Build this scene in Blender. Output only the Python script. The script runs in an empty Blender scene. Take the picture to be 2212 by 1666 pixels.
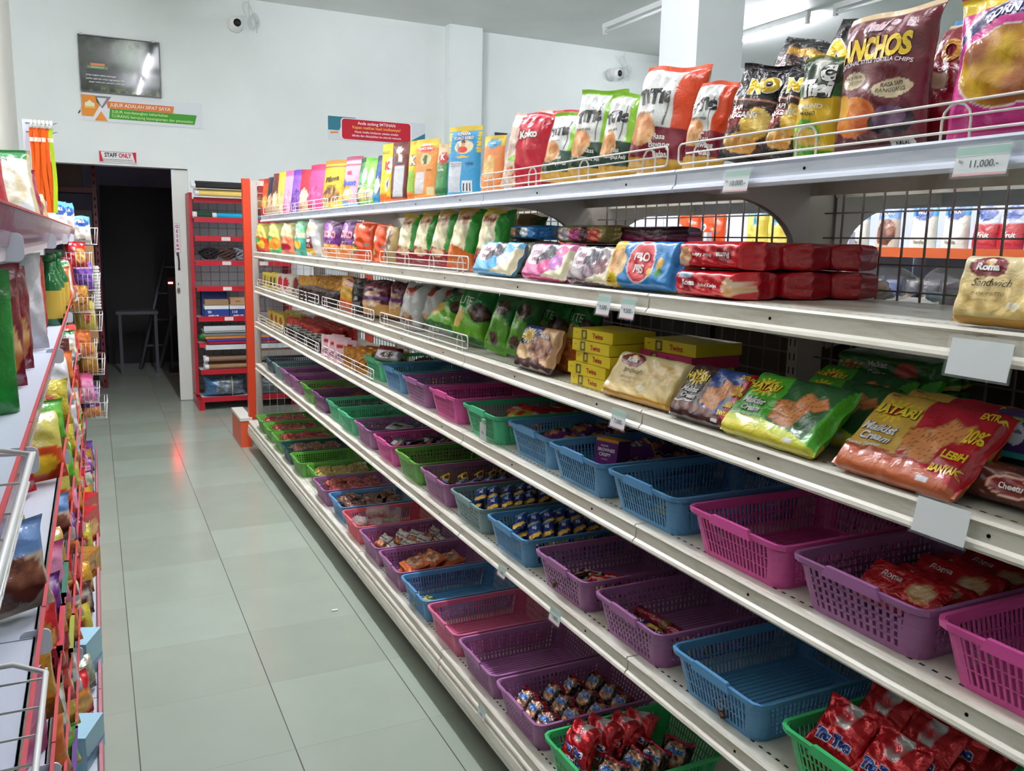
import bpy, math, random
import numpy as np
from mathutils import Matrix, Vector

scene = bpy.context.scene
COL = scene.collection
PI = math.pi
rnd = random.Random(7)

# ------------------------------------------------------------------ camera
cam_data = bpy.data.cameras.new('camera')
cam_data.sensor_fit = 'HORIZONTAL'; cam_data.sensor_width = 36.0
cam_data.lens = 36.0 * 1844.15 / 2212.0
cam_data.clip_start = 0.02; cam_data.clip_end = 100
camera = bpy.data.objects.new('camera', cam_data); COL.objects.link(camera)
_yaw, _pitch, _roll = .454242, .1648513, .02168028
_f = Vector((math.sin(_yaw)*math.cos(_pitch), math.cos(_yaw)*math.cos(_pitch), -math.sin(_pitch)))
_r = Vector((math.cos(_yaw), -math.sin(_yaw), 0)); _u = _r.cross(_f)
_r2 = math.cos(_roll)*_r + math.sin(_roll)*_u; _u2 = -math.sin(_roll)*_r + math.cos(_roll)*_u
camera.matrix_world = Matrix(((_r2.x, _u2.x, -_f.x, -.4411), (_r2.y, _u2.y, -_f.y, -2.2465),
                              (_r2.z, _u2.z, -_f.z, 1.4247), (0, 0, 0, 1)))
scene.camera = camera

# ------------------------------------------------------------------ world and exposure
world = bpy.data.worlds.new('world'); scene.world = world; world.use_nodes = True
world.node_tree.nodes['Background'].inputs[0].default_value = (.75, .85, 1, 1)
world.node_tree.nodes['Background'].inputs[1].default_value = .05
vs = scene.view_settings
scene.display_settings.display_device = 'sRGB'
vs.view_transform = 'Standard'; vs.look = 'None'; vs.gamma = 1.0; vs.use_curve_mapping = False
vs.exposure = 1.56
scene.cycles.max_bounces = 7; scene.cycles.diffuse_bounces = 4; scene.cycles.glossy_bounces = 3
scene.cycles.transparent_max_bounces = 12
scene.cycles.sample_clamp_indirect = 4.0
scene.cycles.use_denoising = True

# lit fluorescent tubes: (x, y0, y1, z, watts); the fixtures themselves are built further down
TUBES = [(.22, .3, 1.5, 3.33, 19), (.22, 1.9, 3.1, 3.33, 38), (.22, -1.9, -.7, 3.33, 7), (2.55, -1.6, -.4, 3.33, 5),
         (1.6, .2, 1.4, 3.33, 1.5), (5.08, 3.55, 4.75, 3.33, 9), (5.08, -1.2, 0, 3.33, 10)]
DARK_TUBES = [(3.85, 3.56, 4.76, 3.34), (5.12, 2.1, 3.25, 3.34)]

# ------------------------------------------------------------------ helpers
def lin(c):
    c = np.asarray(c, float)
    if c.max() > 1.001: c = c / 255.0
    return np.where(c <= .04045, c / 12.92, ((c + .055) / 1.055) ** 2.4)

class MB:
    """collects coloured shapes and links them as one mesh object"""
    def __init__(s): s.v = []; s.f = []; s.c = []; s.sm = []; s.n = 0
    def add(s, v, f, col, smooth=False):
        v = np.asarray(v, float).reshape(-1, 3); n = len(v)
        c = lin(col)
        if c.ndim == 1: c = np.tile(c, (n, 1))
        s.v.append(v); s.c.append(c)
        k = s.n
        for q in f: s.f.append(tuple(i + k for i in q)); s.sm.append(smooth)
        s.n += n
        return s
    def box(s, a, b, col=(200, 200, 200)):
        x0, y0, z0 = a; x1, y1, z1 = b
        v = [(x0,y0,z0),(x1,y0,z0),(x1,y1,z0),(x0,y1,z0),(x0,y0,z1),(x1,y0,z1),(x1,y1,z1),(x0,y1,z1)]
        return s.add(v, [(0,3,2,1),(4,5,6,7),(0,1,5,4),(1,2,6,5),(2,3,7,6),(3,0,4,7)], col)
    def cbox(s, c, d, col=(200,200,200), rot=None):
        d = np.array(d) / 2
        v = np.array([(x,y,z) for z in (-1,1) for y in (-1,1) for x in (-1,1)]) * d
        if rot is not None: v = v @ np.array(rot).T
        return s.add(v + np.array(c), [(0,2,3,1),(4,5,7,6),(0,1,5,4),(1,3,7,5),(3,2,6,7),(2,0,4,6)], col)
    def prism(s, poly, axis, a, b, col, smooth=False):
        """extrude a closed polygon; axis 1: poly in (x,z); axis 0: poly in (y,z); axis 2: poly in (x,y)"""
        n = len(poly); v = []
        for t in (a, b):
            for p, q in poly:
                v.append({0: (t, p, q), 1: (p, t, q), 2: (p, q, t)}[axis])
        f = [(i, (i+1) % n, n + (i+1) % n, n + i) for i in range(n)]
        s.add(v, f, col, smooth)
        s.add(v, [tuple(range(n))[::-1], tuple(range(n, 2*n))], col)
        return s
    def tube(s, pts, r, col, n=6, closed=False, cap=True):
        P = [Vector(p) for p in pts]; m = len(P); v = []; prev = None
        for i, p in enumerate(P):
            if closed: t = (P[(i+1) % m] - P[i-1])
            else: t = P[min(i+1, m-1)] - P[max(i-1, 0)]
            t.normalize()
            if prev is None:
                a = Vector((0,0,1)) if abs(t.z) < .9 else Vector((1,0,0))
                u = t.cross(a).normalized()
            else:
                u = (prev - t * prev.dot(t)).normalized()
            prev = u; w = t.cross(u)
            rr = r[i] if hasattr(r, '__len__') else r
            for k in range(n):
                a = 2*PI*k/n; v.append(p + u*math.cos(a)*rr + w*math.sin(a)*rr)
        f = []
        for i in range(m if closed else m-1):
            j = (i+1) % m
            for k in range(n): f.append((i*n+k, i*n+(k+1) % n, j*n+(k+1) % n, j*n+k))
        if not closed and cap: f += [tuple(range(n))[::-1], tuple(range((m-1)*n, m*n))]
        return s.add([tuple(q) for q in v], f, col, True)
    def grid(s, P, col, smooth=True, flip=False):
        n, m = P.shape[:2]; f = []
        for i in range(n-1):
            for j in range(m-1):
                q = (i*m+j, i*m+j+1, (i+1)*m+j+1, (i+1)*m+j)
                f.append(q[::-1] if flip else q)
        c = np.asarray(col, float)
        return s.add(P.reshape(-1, 3), f, c.reshape(-1, 3) if c.ndim == 3 else c, smooth)
    def mesh(s, name, mat):
        me = bpy.data.meshes.new(name)
        V = np.concatenate(s.v); Cc = np.concatenate(s.c)
        me.from_pydata(V.tolist(), [], s.f); 
        me.polygons.foreach_set('use_smooth', s.sm)
        at = me.color_attributes.new('Col', 'FLOAT_COLOR', 'POINT')
        at.data.foreach_set('color', np.concatenate([Cc, np.ones((len(Cc), 1))], 1).astype(np.float32).ravel())
        me.materials.append(mat); me.update()
        return me
    def build(s, name, mat, parent=None, loc=None):
        return obj(name, s.mesh(name, mat), parent, loc)

def obj(name, me, parent=None, loc=None, rot=None):
    o = bpy.data.objects.new(name, me); COL.objects.link(o)
    if parent is not None: o.parent = parent
    if loc is not None: o.location = loc
    if rot is not None: o.rotation_euler = rot
    return o
def tag(o, label, cat, group=None, kind=None):
    o['label'] = label; o['category'] = cat
    if group: o['group'] = group
    if kind: o['kind'] = kind
    return o
def thing(name, label, cat, loc=(0,0,0), rot=(0,0,0), group=None):
    o = bpy.data.objects.new(name, None); COL.objects.link(o)
    o.location = loc; o.rotation_euler = rot; o.empty_display_size = .05
    return tag(o, label, cat, group)
def struct(o):
    o['kind'] = 'structure'; return o
def dup(root, loc, rot=None, label=None, group=None):
    r = root.copy(); COL.objects.link(r); r.location = loc
    if rot is not None: r.rotation_euler = rot
    if label: r['label'] = label
    if group: r['group'] = group
    for ch in list(root.children):
        c = ch.copy(); COL.objects.link(c); c.parent = r
        for g in ch.children:
            d = g.copy(); COL.objects.link(d); d.parent = c
    return r

_txt = {}
def text_geo(s, bold=.012, res=3):
    """triangles of a line of lettering, 1 unit high, centred"""
    k = (s, bold)
    if k not in _txt:
        c = bpy.data.curves.new('t', 'FONT'); c.body = s; c.resolution_u = res; c.offset = bold
        c.align_x = 'CENTER'; c.align_y = 'CENTER'
        o = bpy.data.objects.new('t', c); me = bpy.data.meshes.new_from_object(o)
        v = [tuple(q.co[:2]) for q in me.vertices]; f = [tuple(p.vertices) for p in me.polygons]
        bpy.data.objects.remove(o); bpy.data.curves.remove(c); bpy.data.meshes.remove(me)
        _txt[k] = (np.array(v) if v else np.zeros((0,2)), f)
    return _txt[k]
def subdiv(v, f, L):
    """split long edges so that lettering can follow a bulge"""
    v = [tuple(p) for p in v]; tr = []
    for q in f:
        for i in range(1, len(q)-1): tr.append((q[0], q[i], q[i+1]))
    for _ in range(3):
        mid = {}; out = []; ch = False
        def m(a, b):
            k = (min(a,b), max(a,b))
            if (v[a][0]-v[b][0])**2 + (v[a][1]-v[b][1])**2 <= L*L: return None
            if k not in mid:
                mid[k] = len(v); v.append(((v[a][0]+v[b][0])/2, (v[a][1]+v[b][1])/2))
            return mid[k]
        for a, b, c in tr:
            x, y, z = m(a,b), m(b,c), m(c,a); n = sum(t is not None for t in (x,y,z))
            if n == 0: out.append((a,b,c)); continue
            ch = True
            if n == 3: out += [(a,x,z),(x,b,y),(z,y,c),(x,y,z)]
            elif n == 1:
                if x is not None: out += [(a,x,c),(x,b,c)]
                elif y is not None: out += [(a,b,y),(a,y,c)]
                else: out += [(a,b,z),(z,b,c)]
            else:
                if z is None: out += [(x,b,y),(a,x,y),(a,y,c)]
                elif x is None: out += [(z,y,c),(a,b,y),(a,y,z)]
                else: out += [(a,x,z),(x,b,c),(x,c,z)]
        tr = out
        if not ch: break
    return np.array(v), tr
def flat_text(mb, s, origin, ux, uy, size, col, bold=.012, rot=0, shear=0):
    """lettering on a plane: origin, right vector, up vector"""
    v, f = text_geo(s, bold)
    if not len(v): return
    x = v[:,0]*size + v[:,1]*size*shear; y = v[:,1]*size
    c, sn = math.cos(rot), math.sin(rot)
    P = np.array(origin) + np.outer(x*c - y*sn, ux) + np.outer(x*sn + y*c, uy)
    mb.add(P, f, col)

# ------------------------------------------------------------------ materials
def mat_new(name):
    m = bpy.data.materials.new(name); m.use_nodes = True
    nt = m.node_tree; return m, nt, nt.nodes['Principled BSDF']
def col_mat(name, rough=.5, metal=0, bump=0, bscale=30, spec=.5, coat=0, vary=0, detail=4):
    m, nt, b = mat_new(name)
    a = nt.nodes.new('ShaderNodeAttribute'); a.attribute_name = 'Col'
    nt.links.new(a.outputs['Color'], b.inputs['Base Color'])
    b.inputs['Roughness'].default_value = rough; b.inputs['Metallic'].default_value = metal
    b.inputs['Specular IOR Level'].default_value = spec; b.inputs['Coat Weight'].default_value = coat
    b.inputs['Coat Roughness'].default_value = .08
    if bump:
        tc = nt.nodes.new('ShaderNodeTexCoord'); oi = nt.nodes.new('ShaderNodeObjectInfo')
        ad = nt.nodes.new('ShaderNodeVectorMath'); ad.operation = 'ADD'
        sc = nt.nodes.new('ShaderNodeVectorMath'); sc.operation = 'SCALE'; sc.inputs['Scale'].default_value = 9
        nt.links.new(oi.outputs['Random'], sc.inputs[0])
        nt.links.new(tc.outputs['Object'], ad.inputs[0]); nt.links.new(sc.outputs[0], ad.inputs[1])
        n = nt.nodes.new('ShaderNodeTexNoise'); n.inputs['Scale'].default_value = bscale; n.inputs['Detail'].default_value = detail
        n.inputs['Distortion'].default_value = .5
        nt.links.new(ad.outputs[0], n.inputs['Vector'])
        bp = nt.nodes.new('ShaderNodeBump'); bp.inputs['Strength'].default_value = bump; bp.inputs['Distance'].default_value = .01
        nt.links.new(n.outputs['Fac'], bp.inputs['Height']); nt.links.new(bp.outputs[0], b.inputs['Normal'])
    return m
def set_rgb(sock, c): sock.default_value = (*lin(c), 1)

M_FILM = col_mat('printed_film', .22, 0, .48, 30, .7, 0, 0, 5)
M_FOIL = col_mat('foil_film', .2, .35, .85, 38, .7)
M_WRAP = col_mat('small_wrapper', .25, .15, .8, 60, .7)
M_CARD = col_mat('carton_board', .42, 0, .03, 60, .4)
M_PAPER = col_mat('paper', .7, 0, 0, 30, .3)
M_PLAS = col_mat('plastic', .35, 0, .03, 80, .5)
M_WIRE = col_mat('painted_wire', .35, 0, 0, 80, .5)
M_PAINT = col_mat('painted_steel', .38, 0, .06, 14, .45)
M_FABR = col_mat('cloth', .85, 0, .2, 120, .2)
M_DARK = col_mat('dull_surface', .9, 0, 0, 30, .05)

def basket_mat():
    m, nt, b = mat_new('basket_plastic')
    oi = nt.nodes.new('ShaderNodeObjectInfo')
    n = nt.nodes.new('ShaderNodeTexNoise'); n.inputs['Scale'].default_value = 14
    mx = nt.nodes.new('ShaderNodeMix'); mx.data_type = 'RGBA'; mx.blend_type = 'MULTIPLY'; mx.inputs[0].default_value = .25
    nt.links.new(oi.outputs['Color'], mx.inputs[6]); nt.links.new(n.outputs['Fac'], mx.inputs[7])
    nt.links.new(mx.outputs[2], b.inputs['Base Color'])
    b.inputs['Roughness'].default_value = .38; b.inputs['Specular IOR Level'].default_value = .45
    return m
M_BASKET = basket_mat()

def film_clear(name, tint=(235,238,240), a=.25, bump=.8):
    m, nt, b = mat_new(name)
    set_rgb(b.inputs['Base Color'], tint); b.inputs['Roughness'].default_value = .12
    b.inputs['Alpha'].default_value = a; b.inputs['Specular IOR Level'].default_value = .8
    n = nt.nodes.new('ShaderNodeTexNoise'); n.inputs['Scale'].default_value = 45; n.inputs['Detail'].default_value = 5
    tc = nt.nodes.new('ShaderNodeTexCoord'); nt.links.new(tc.outputs['Object'], n.inputs['Vector'])
    bp = nt.nodes.new('ShaderNodeBump'); bp.inputs['Strength'].default_value = bump; bp.inputs['Distance'].default_value = .01
    nt.links.new(n.outputs['Fac'], bp.inputs['Height']); nt.links.new(bp.outputs[0], b.inputs['Normal'])
    return m
M_CLEAR = film_clear('clear_film')
M_RAIL = film_clear('clear_price_rail', (188, 140, 165), .72, .05)
M_TAGS = film_clear('clear_tag_sleeve', (225, 235, 232), .10, 0)

def deck_mat():
    """off-white painted shelf steel with rows of punched holes along the front and grime"""
    m, nt, b = mat_new('shelf_deck')
    tc = nt.nodes.new('ShaderNodeTexCoord'); sp = nt.nodes.new('ShaderNodeSeparateXYZ')
    nt.links.new(tc.outputs['Object'], sp.inputs[0])
    def mth(op, a, bb=None):
        n = nt.nodes.new('ShaderNodeMath'); n.operation = op
        for i, q in enumerate((a, bb)):
            if q is None: continue
            if isinstance(q, (int, float)): n.inputs[i].default_value = q
            else: nt.links.new(q, n.inputs[i])
        return n.outputs[0]
    fy = mth('ABSOLUTE', mth('SUBTRACT', mth('FRACT', mth('MULTIPLY', sp.outputs['Y'], 50)), .5))
    hy = mth('LESS_THAN', fy, .22)
    hx = mth('LESS_THAN', mth('ABSOLUTE', mth('SUBTRACT', sp.outputs['X'], .022)), .0022)
    top = mth('GREATER_THAN', sp.outputs['Z'], -.0005)
    hole = mth('MULTIPLY', mth('MULTIPLY', hy, hx), top)
    n = nt.nodes.new('ShaderNodeTexNoise'); n.inputs['Scale'].default_value = 9; n.inputs['Detail'].default_value = 6
    nt.links.new(tc.outputs['Object'], n.inputs['Vector'])
    r = nt.nodes.new('ShaderNodeValToRGB'); r.color_ramp.elements[0].position = .32; r.color_ramp.elements[1].position = .52
    r.color_ramp.elements[0].color = (*lin((188,178,160)), 1); r.color_ramp.elements[1].color = (*lin((222,222,210)), 1)
    nt.links.new(n.outputs['Fac'], r.inputs[0])
    mx = nt.nodes.new('ShaderNodeMix'); mx.data_type = 'RGBA'
    nt.links.new(hole, mx.inputs[0]); nt.links.new(r.outputs[0], mx.inputs[6]); mx.inputs[7].default_value = (.01,.01,.01,1)
    nt.links.new(mx.outputs[2], b.inputs['Base Color']); b.inputs['Roughness'].default_value = .36
    return m
M_DECK = deck_mat()
def lip_mat(name, c1, c2):
    """painted steel lip: clean paint with chips and rubbed grime"""
    m, nt, b = mat_new(name)
    tc = nt.nodes.new('ShaderNodeTexCoord')
    mp = nt.nodes.new('ShaderNodeMapping'); mp.inputs['Scale'].default_value = (60, 9, 60)
    nt.links.new(tc.outputs['Object'], mp.inputs[0])
    n = nt.nodes.new('ShaderNodeTexNoise'); n.inputs['Scale'].default_value = 1.0; n.inputs['Detail'].default_value = 7
    n.inputs['Roughness'].default_value = .7
    nt.links.new(mp.outputs[0], n.inputs['Vector'])
    r = nt.nodes.new('ShaderNodeValToRGB'); e = r.color_ramp.elements
    e[0].position = .30; e[0].color = (*lin((105,85,60)), 1); e[1].position = .36; e[1].color = (*lin(c2), 1)
    x = e.new(.55); x.color = (*lin(c1), 1)
    nt.links.new(n.outputs['Fac'], r.inputs[0]); nt.links.new(r.outputs[0], b.inputs['Base Color'])
    b.inputs['Roughness'].default_value = .33
    return m
M_LIP = lip_mat('shelf_lip', (226,225,212), (205,200,182))
M_LIPTOP = lip_mat('shelf_lip_clean', (205,214,226), (190,198,212))

# ------------------------------------------------------------------ room shell
def wall_mat(name, c, var=.03, scale=1.5, rough=.55):
    m, nt, b = mat_new(name)
    tc = nt.nodes.new('ShaderNodeTexCoord')
    n = nt.nodes.new('ShaderNodeTexNoise'); n.inputs['Scale'].default_value = scale; n.inputs['Detail'].default_value = 5
    nt.links.new(tc.outputs['Object'], n.inputs['Vector'])
    r = nt.nodes.new('ShaderNodeValToRGB'); l = lin(c)
    r.color_ramp.elements[0].position = .3; r.color_ramp.elements[0].color = (*(l*(1-var*2)), 1)
    r.color_ramp.elements[1].position = .7; r.color_ramp.elements[1].color = (*(np.minimum(l*(1+var), 1)), 1)
    nt.links.new(n.outputs['Fac'], r.inputs[0]); nt.links.new(r.outputs[0], b.inputs['Base Color'])
    b.inputs['Roughness'].default_value = rough; b.inputs['Specular IOR Level'].default_value = .3
    return m
M_WALL = wall_mat('wall_paint', (228,236,233))
M_CEIL = wall_mat('ceiling_paint', (228,232,230))
M_STORE = wall_mat('store_room_paint', (215,206,230), .1)

def floor_mat():
    m, nt, b = mat_new('floor_tiles')
    tc = nt.nodes.new('ShaderNodeTexCoord'); sp = nt.nodes.new('ShaderNodeSeparateXYZ')
    nt.links.new(tc.outputs['Object'], sp.inputs[0])
    L = nt.links
    def mth(op, a, bb=None):
        n = nt.nodes.new('ShaderNodeMath'); n.operation = op
        for i, q in enumerate((a, bb)):
            if q is None: continue
            if isinstance(q, (int, float)): n.inputs[i].default_value = q
            else: L.new(q, n.inputs[i])
        return n.outputs[0]
    def edge(s, w):
        f = mth('FRACT', mth('DIVIDE', s, .4))
        d = mth('SUBTRACT', .5, mth('ABSOLUTE', mth('SUBTRACT', f, .5)))
        return mth('LESS_THAN', d, w)
    wob = nt.nodes.new('ShaderNodeTexNoise'); wob.inputs['Scale'].default_value = 3
    L.new(tc.outputs['Object'], wob.inputs['Vector'])
    wv = mth('MULTIPLY', wob.outputs['Fac'], .0032)
    gx = edge(sp.outputs['X'], mth('ADD', wv, .0024)); gy = edge(sp.outputs['Y'], mth('ADD', mth('MULTIPLY', wv, .6), .0006))
    cb = nt.nodes.new('ShaderNodeCombineXYZ')
    L.new(mth('FLOOR', mth('DIVIDE', sp.outputs['X'], .4)), cb.inputs[0]); L.new(mth('FLOOR', mth('DIVIDE', sp.outputs['Y'], .4)), cb.inputs[1])
    wn = nt.nodes.new('ShaderNodeTexWhiteNoise'); wn.noise_dimensions = '2D'; L.new(cb.outputs[0], wn.inputs['Vector'])
    r = nt.nodes.new('ShaderNodeValToRGB')
    r.color_ramp.elements[0].color = (*lin((155,165,151)), 1); r.color_ramp.elements[1].color = (*lin((163,176,162)), 1)
    L.new(wn.outputs['Value'], r.inputs[0])
    n2 = nt.nodes.new('ShaderNodeTexNoise'); n2.inputs['Scale'].default_value = 5; n2.inputs['Detail'].default_value = 6
    L.new(tc.outputs['Object'], n2.inputs['Vector'])
    mx0 = nt.nodes.new('ShaderNodeMix'); mx0.data_type = 'RGBA'; mx0.blend_type = 'MULTIPLY'; mx0.inputs[0].default_value = .14
    L.new(r.outputs[0], mx0.inputs[6]); L.new(n2.outputs['Fac'], mx0.inputs[7])
    mx = nt.nodes.new('ShaderNodeMix'); mx.data_type = 'RGBA'; L.new(gx, mx.inputs[0]); L.new(mx0.outputs[2], mx.inputs[6])
    mx.inputs[7].default_value = (*lin((62,60,48)), 1)
    mx2 = nt.nodes.new('ShaderNodeMix'); mx2.data_type = 'RGBA'; L.new(mth('MULTIPLY', gy, .75), mx2.inputs[0]); L.new(mx.outputs[2], mx2.inputs[6])
    mx2.inputs[7].default_value = (*lin((98,98,84)), 1)
    L.new(mx2.outputs[2], b.inputs['Base Color'])
    g = mth('MAXIMUM', gx, gy)
    ro = mth('ADD', mth('MULTIPLY', g, .5), mth('ADD', mth('MULTIPLY', n2.outputs['Fac'], .1), .12)); L.new(ro, b.inputs['Roughness'])
    b.inputs['Specular IOR Level'].default_value = .6
    return m
M_FLOOR = floor_mat()

XL, XR, YB, YF, ZC, YS = -.92, 9.0, 5.62, -4.2, 3.41, 9.0
struct(MB().box((XL-2, YF-.2, -.12), (XR+.2, YS+.2, 0)).build('floor', M_FLOOR))
struct(MB().box((XL-.2, YF-.2, ZC), (XR+.2, YB+.15, ZC+.15)).build('ceiling', M_CEIL))
struct(MB().box((XL-.15, YF-.2, 0), (XL, YB, ZC)).build('wall_left', wall_mat('wall_paint_warm', (226,226,214))))
struct(MB().box((XR, YF-.2, 0), (XR+.15, YB+.15, ZC)).build('wall_right', M_WALL))
struct(MB().box((XL-.2, YF-.2, 0), (XR+.2, YF, ZC)).build('wall_front', M_WALL))
DX0, DX1, DZ = -.80, .308, 1.985
w = MB()
w.box((XL-.15, YB, 0), (DX0, YB+.15, ZC)); w.box((DX0, YB, DZ), (DX1, YB+.15, ZC)); w.box((DX1, YB, 0), (XR+.15, YB+.15, ZC))
struct(w.build('wall_back', M_WALL))
struct(MB().box((XL, YB-.012, DZ), (-.674, YB, ZC)).box((XL, YB-.012, 0), (DX0, YB, DZ)).build('trim_1', M_WALL))
struct(MB().box((2.619, 5.496, 0), (2.955, YB, ZC)).build('wall_pilaster', M_WALL))
struct(MB().box((3.54, 3.0, 0), (3.955, 3.46, ZC)).build('wall_column', M_WALL))

# store room behind the sliding door
s = MB()
s.box((-2.6, YS, 0), (3.0, YS+.1, 2.9)); s.box((-2.7, YB+.15, 0), (-2.6, YS, 2.9)); s.box((3.0, YB+.15, 0), (3.1, YS, 2.9))
s.box((-2.7, YB+.15, 2.6), (3.1, YS+.1, 2.7))
struct(s.build('wall_storeroom', M_STORE))

# sliding door leaf inside the opening
def white(v): return (v, v, v)
d = struct(MB().box((.18, YB+.03, .004), (1.15, YB+.07, DZ-.006), (222,228,222)).build('door_1', M_PAINT))
hb = MB()
hb.tube([(.205, YB+.026, 1.27), (.207, YB-.012, 1.262), (.211, YB-.014, 1.21), (.209, YB-.012, 1.165), (.212, YB+.026, 1.155)], .0065, (40,40,42), 8)
hb.cbox((.206, YB+.027, 1.275), (.02, .008, .03), (60,60,60)); hb.cbox((.212, YB+.027, 1.15), (.016, .01, .022), (20,20,22))
hb.build('door_handle', M_WIRE, d)
lk = MB(); lk.prism([(.2+.014*math.cos(a*PI/6), .965+.026*math.sin(a*PI/6)) for a in range(12)], 1, YB+.018, YB+.03, (130,128,120))
lk.cbox((.2, YB+.012, .962), (.006, .014, .03), (70,68,62)); lk.cbox((.2, YB+.026, 1.02), (.008, .01, .014), (50,50,50))
lk.build('door_lock', M_WIRE, d)

def sign_text(mb, s, x, y, z, size, col, bold=.012, rot=0, shear=0): flat_text(mb, s, (x, y, z), (1,0,0), (0,0,1), size, col, bold, rot, shear)

# "GESER" sticker on the door
g = MB(); y = YB+.029
g.box((.186, y-.0006, 1.288), (.230, y, 1.532), (170,80,100)); g.box((.188, y-.001, 1.29), (.228, y-.0003, 1.53), (232,230,232))
for i, ch in enumerate('GESER'): sign_text(g, ch, .208, y-.002, 1.505-.04*i, .036, (130,30,60), .02)
g.box((.193, y-.0022, 1.314), (.211, y-.0012, 1.320), (120,20,40))
g.add([(.209,y-.0022,1.308),(.209,y-.0022,1.326),(.223,y-.0022,1.317)], [(0,1,2)], (120,20,40))
tag(g.build('door_sticker', M_PAPER), 'narrow white sticker lettered GESER with an arrow on the sliding door', 'sticker')

# STAFF ONLY sign
t = thing('staff_sign', 'small white and red STAFF ONLY sign above the dark doorway', 'sign', (-.222, YB-.006, 2.052))
b = MB(); b.box((-.145, -.004, -.048), (.145, .005, .048), (228,228,226)); b.build('board', M_CARD, t)
b = MB(); y = -.0052
for a, c_ in (((-.135,-.04),(.135,.04)),):
    pass
b.box((-.133, y, .036), (.133, y+.001, .0385), (25,25,28)); b.box((-.133, y, -.0385), (.133, y+.001, -.036), (25,25,28))
b.prism([(-.137,-.042),(-.108,-.042),(-.128,.040),(-.137,.040)], 1, y-.0002, y+.001, (190,40,60))
b.prism([(.137,.042),(.108,.040),(.128,-.042),(.137,-.042)], 1, y-.0002, y+.001, (190,40,60))
flat_text(b, 'STAFF', (-.052, y-.001, .01), (.74,0,0), (0,0,1), .047, (25,35,45), .03)
flat_text(b, 'ONLY', (.052, y-.001, .01), (.74,0,0), (0,0,1), .047, (185,30,55), .03)
flat_text(b, 'SELAIN KARYAWAN DILARANG MASUK', (0, y-.001, -.024), (1,0,0), (0,0,1), .0125, (70,80,90), .01)
b.build('lettering', M_PAPER, t)

# landscape picture in a black frame
t = thing('framed_picture', 'black framed poster of misty trees over water, hung above the doorway', 'picture', (-.168, YB-.012, 2.76))
t.rotation_euler = (.05, 0, 0)
t.rotation_euler[0] = 0
fr = MB(); W, H, e = .298, .216, .008
for a, b_ in (((-W,-.012,-H),(W,.01,-H+e)), ((-W,-.012,H-e),(W,.01,H)), ((-W,-.012,-H+e),(-W+e,.01,H-e)), ((W-e,-.012,-H+e),(W,.01,H-e))):
    fr.box(a, b_, (14,16,16))
fr.build('frame', M_PLAS, t)
nx, ny = 96, 70
U, V = np.meshgrid(np.linspace(0,1,nx), np.linspace(0,1,ny))
def vnoise(U, V, s, seed=0):
    r = np.random.RandomState(seed); g = r.rand(64, 64)
    x, y = U*s, V*s; i, j = np.floor(x).astype(int), np.floor(y).astype(int); fx, fy = x-i, y-j
    fx = fx*fx*(3-2*fx); fy = fy*fy*(3-2*fy)
    a = g[i%64, j%64]; b = g[(i+1)%64, j%64]; c = g[i%64, (j+1)%64]; d = g[(i+1)%64, (j+1)%64]
    return (a*(1-fx)+b*fx)*(1-fy) + (c*(1-fx)+d*fx)*fy
def fbm(U, V, s, seed=0, o=4):
    t = 0; a = .5
    for k in range(o): t = t + a*vnoise(U, V, s*2**k, seed+k); a *= .5
    return t/.94
fb = fbm(U*1.4, V, 6, 3, 5)
img = np.zeros((ny, nx, 3)) + np.array([62,70,62])
sky = np.clip(1-((U-.62)/.26)**2-((V-.78)/.5)**2, 0, 1)
img = img + sky[...,None]*np.array([120,125,122])
tree = np.clip((fb-.36)*5, 0, 1)*np.clip(1.5-U*2.4, 0, 1)
img = img*(1-.75*tree[...,None]) + np.array([34,42,30])*.75*tree[...,None]
leaf = np.clip((fbm(U*1.3, V, 16, 9, 3)-.55)*8, 0, 1)*np.clip((V-.75)*4, 0, 1)
img = img*(1-.6*leaf[...,None]) + np.array([30,36,28])*.6*leaf[...,None]
lake = np.clip((.32-V)*8, 0, 1)*np.clip((U-.45)*4, 0, 1)
img = img*(1-.6*lake[...,None]) + np.array([108,114,114])*.6*lake[...,None]
bank = np.exp(-((V-.36)/.05)**2)*np.clip((U-.5)*5, 0, 1)*np.clip(fbm(U*2, V, 9, 5, 3)*2-.6, 0, 1)
img = img*(1-.7*bank[...,None]) + np.array([24,30,26])*.7*bank[...,None]
box = ((U > .07) & (U < .6) & (V > .14) & (V < .42))
img[box] = img[box]*.35 + np.array([28,34,38])*.65
grass = np.clip((fbm(U*2, V, 14, 2, 3)-.4)*5, 0, 1)*np.clip((.14-V)*9, 0, 1)
img = img + grass[...,None]*np.array([60,70,30])
P = np.stack([(U-.5)*2*(W-e), np.full_like(U, -.004), (V-.5)*2*(H-e)], -1)
pm = MB(); pm.grid(P, np.clip(img, 0, 255)/255.0*1.0, False)
for s_, z_, x_ in (('Setiap langkah adalah perjuangan', -.085, -.145), ('Jadikan jejak kita cahaya bagi penerus kita', -.112, -.115), ('Jangan sesali arah, petunjuk sudah jelas', -.137, -.105)):
    flat_text(pm, s_, (x_, -.006, z_), (1,0,0), (0,0,1), .0165, (225,228,222), .015, 0, .25)
pm.prism([(-.218,-.012),(-.115,-.012),(-.115,.006),(-.218,.006)], 1, -.0062, -.005, (205,120,70))
pm.prism([(-.243,-.036),(-.095,-.036),(-.095,-.014),(-.243,-.014)], 1, -.0062, -.005, (95,130,70))
flat_text(pm, 'MENGAPAI ALLAH', (-.168, -.0068, -.025), (1,0,0), (0,0,1), .011, (225,232,205), .01)
M_GLOSS = col_mat('picture_under_glass', .02, 0, .006, 4, .45, .2)
pm.build('print', M_GLOSS, t)
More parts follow.
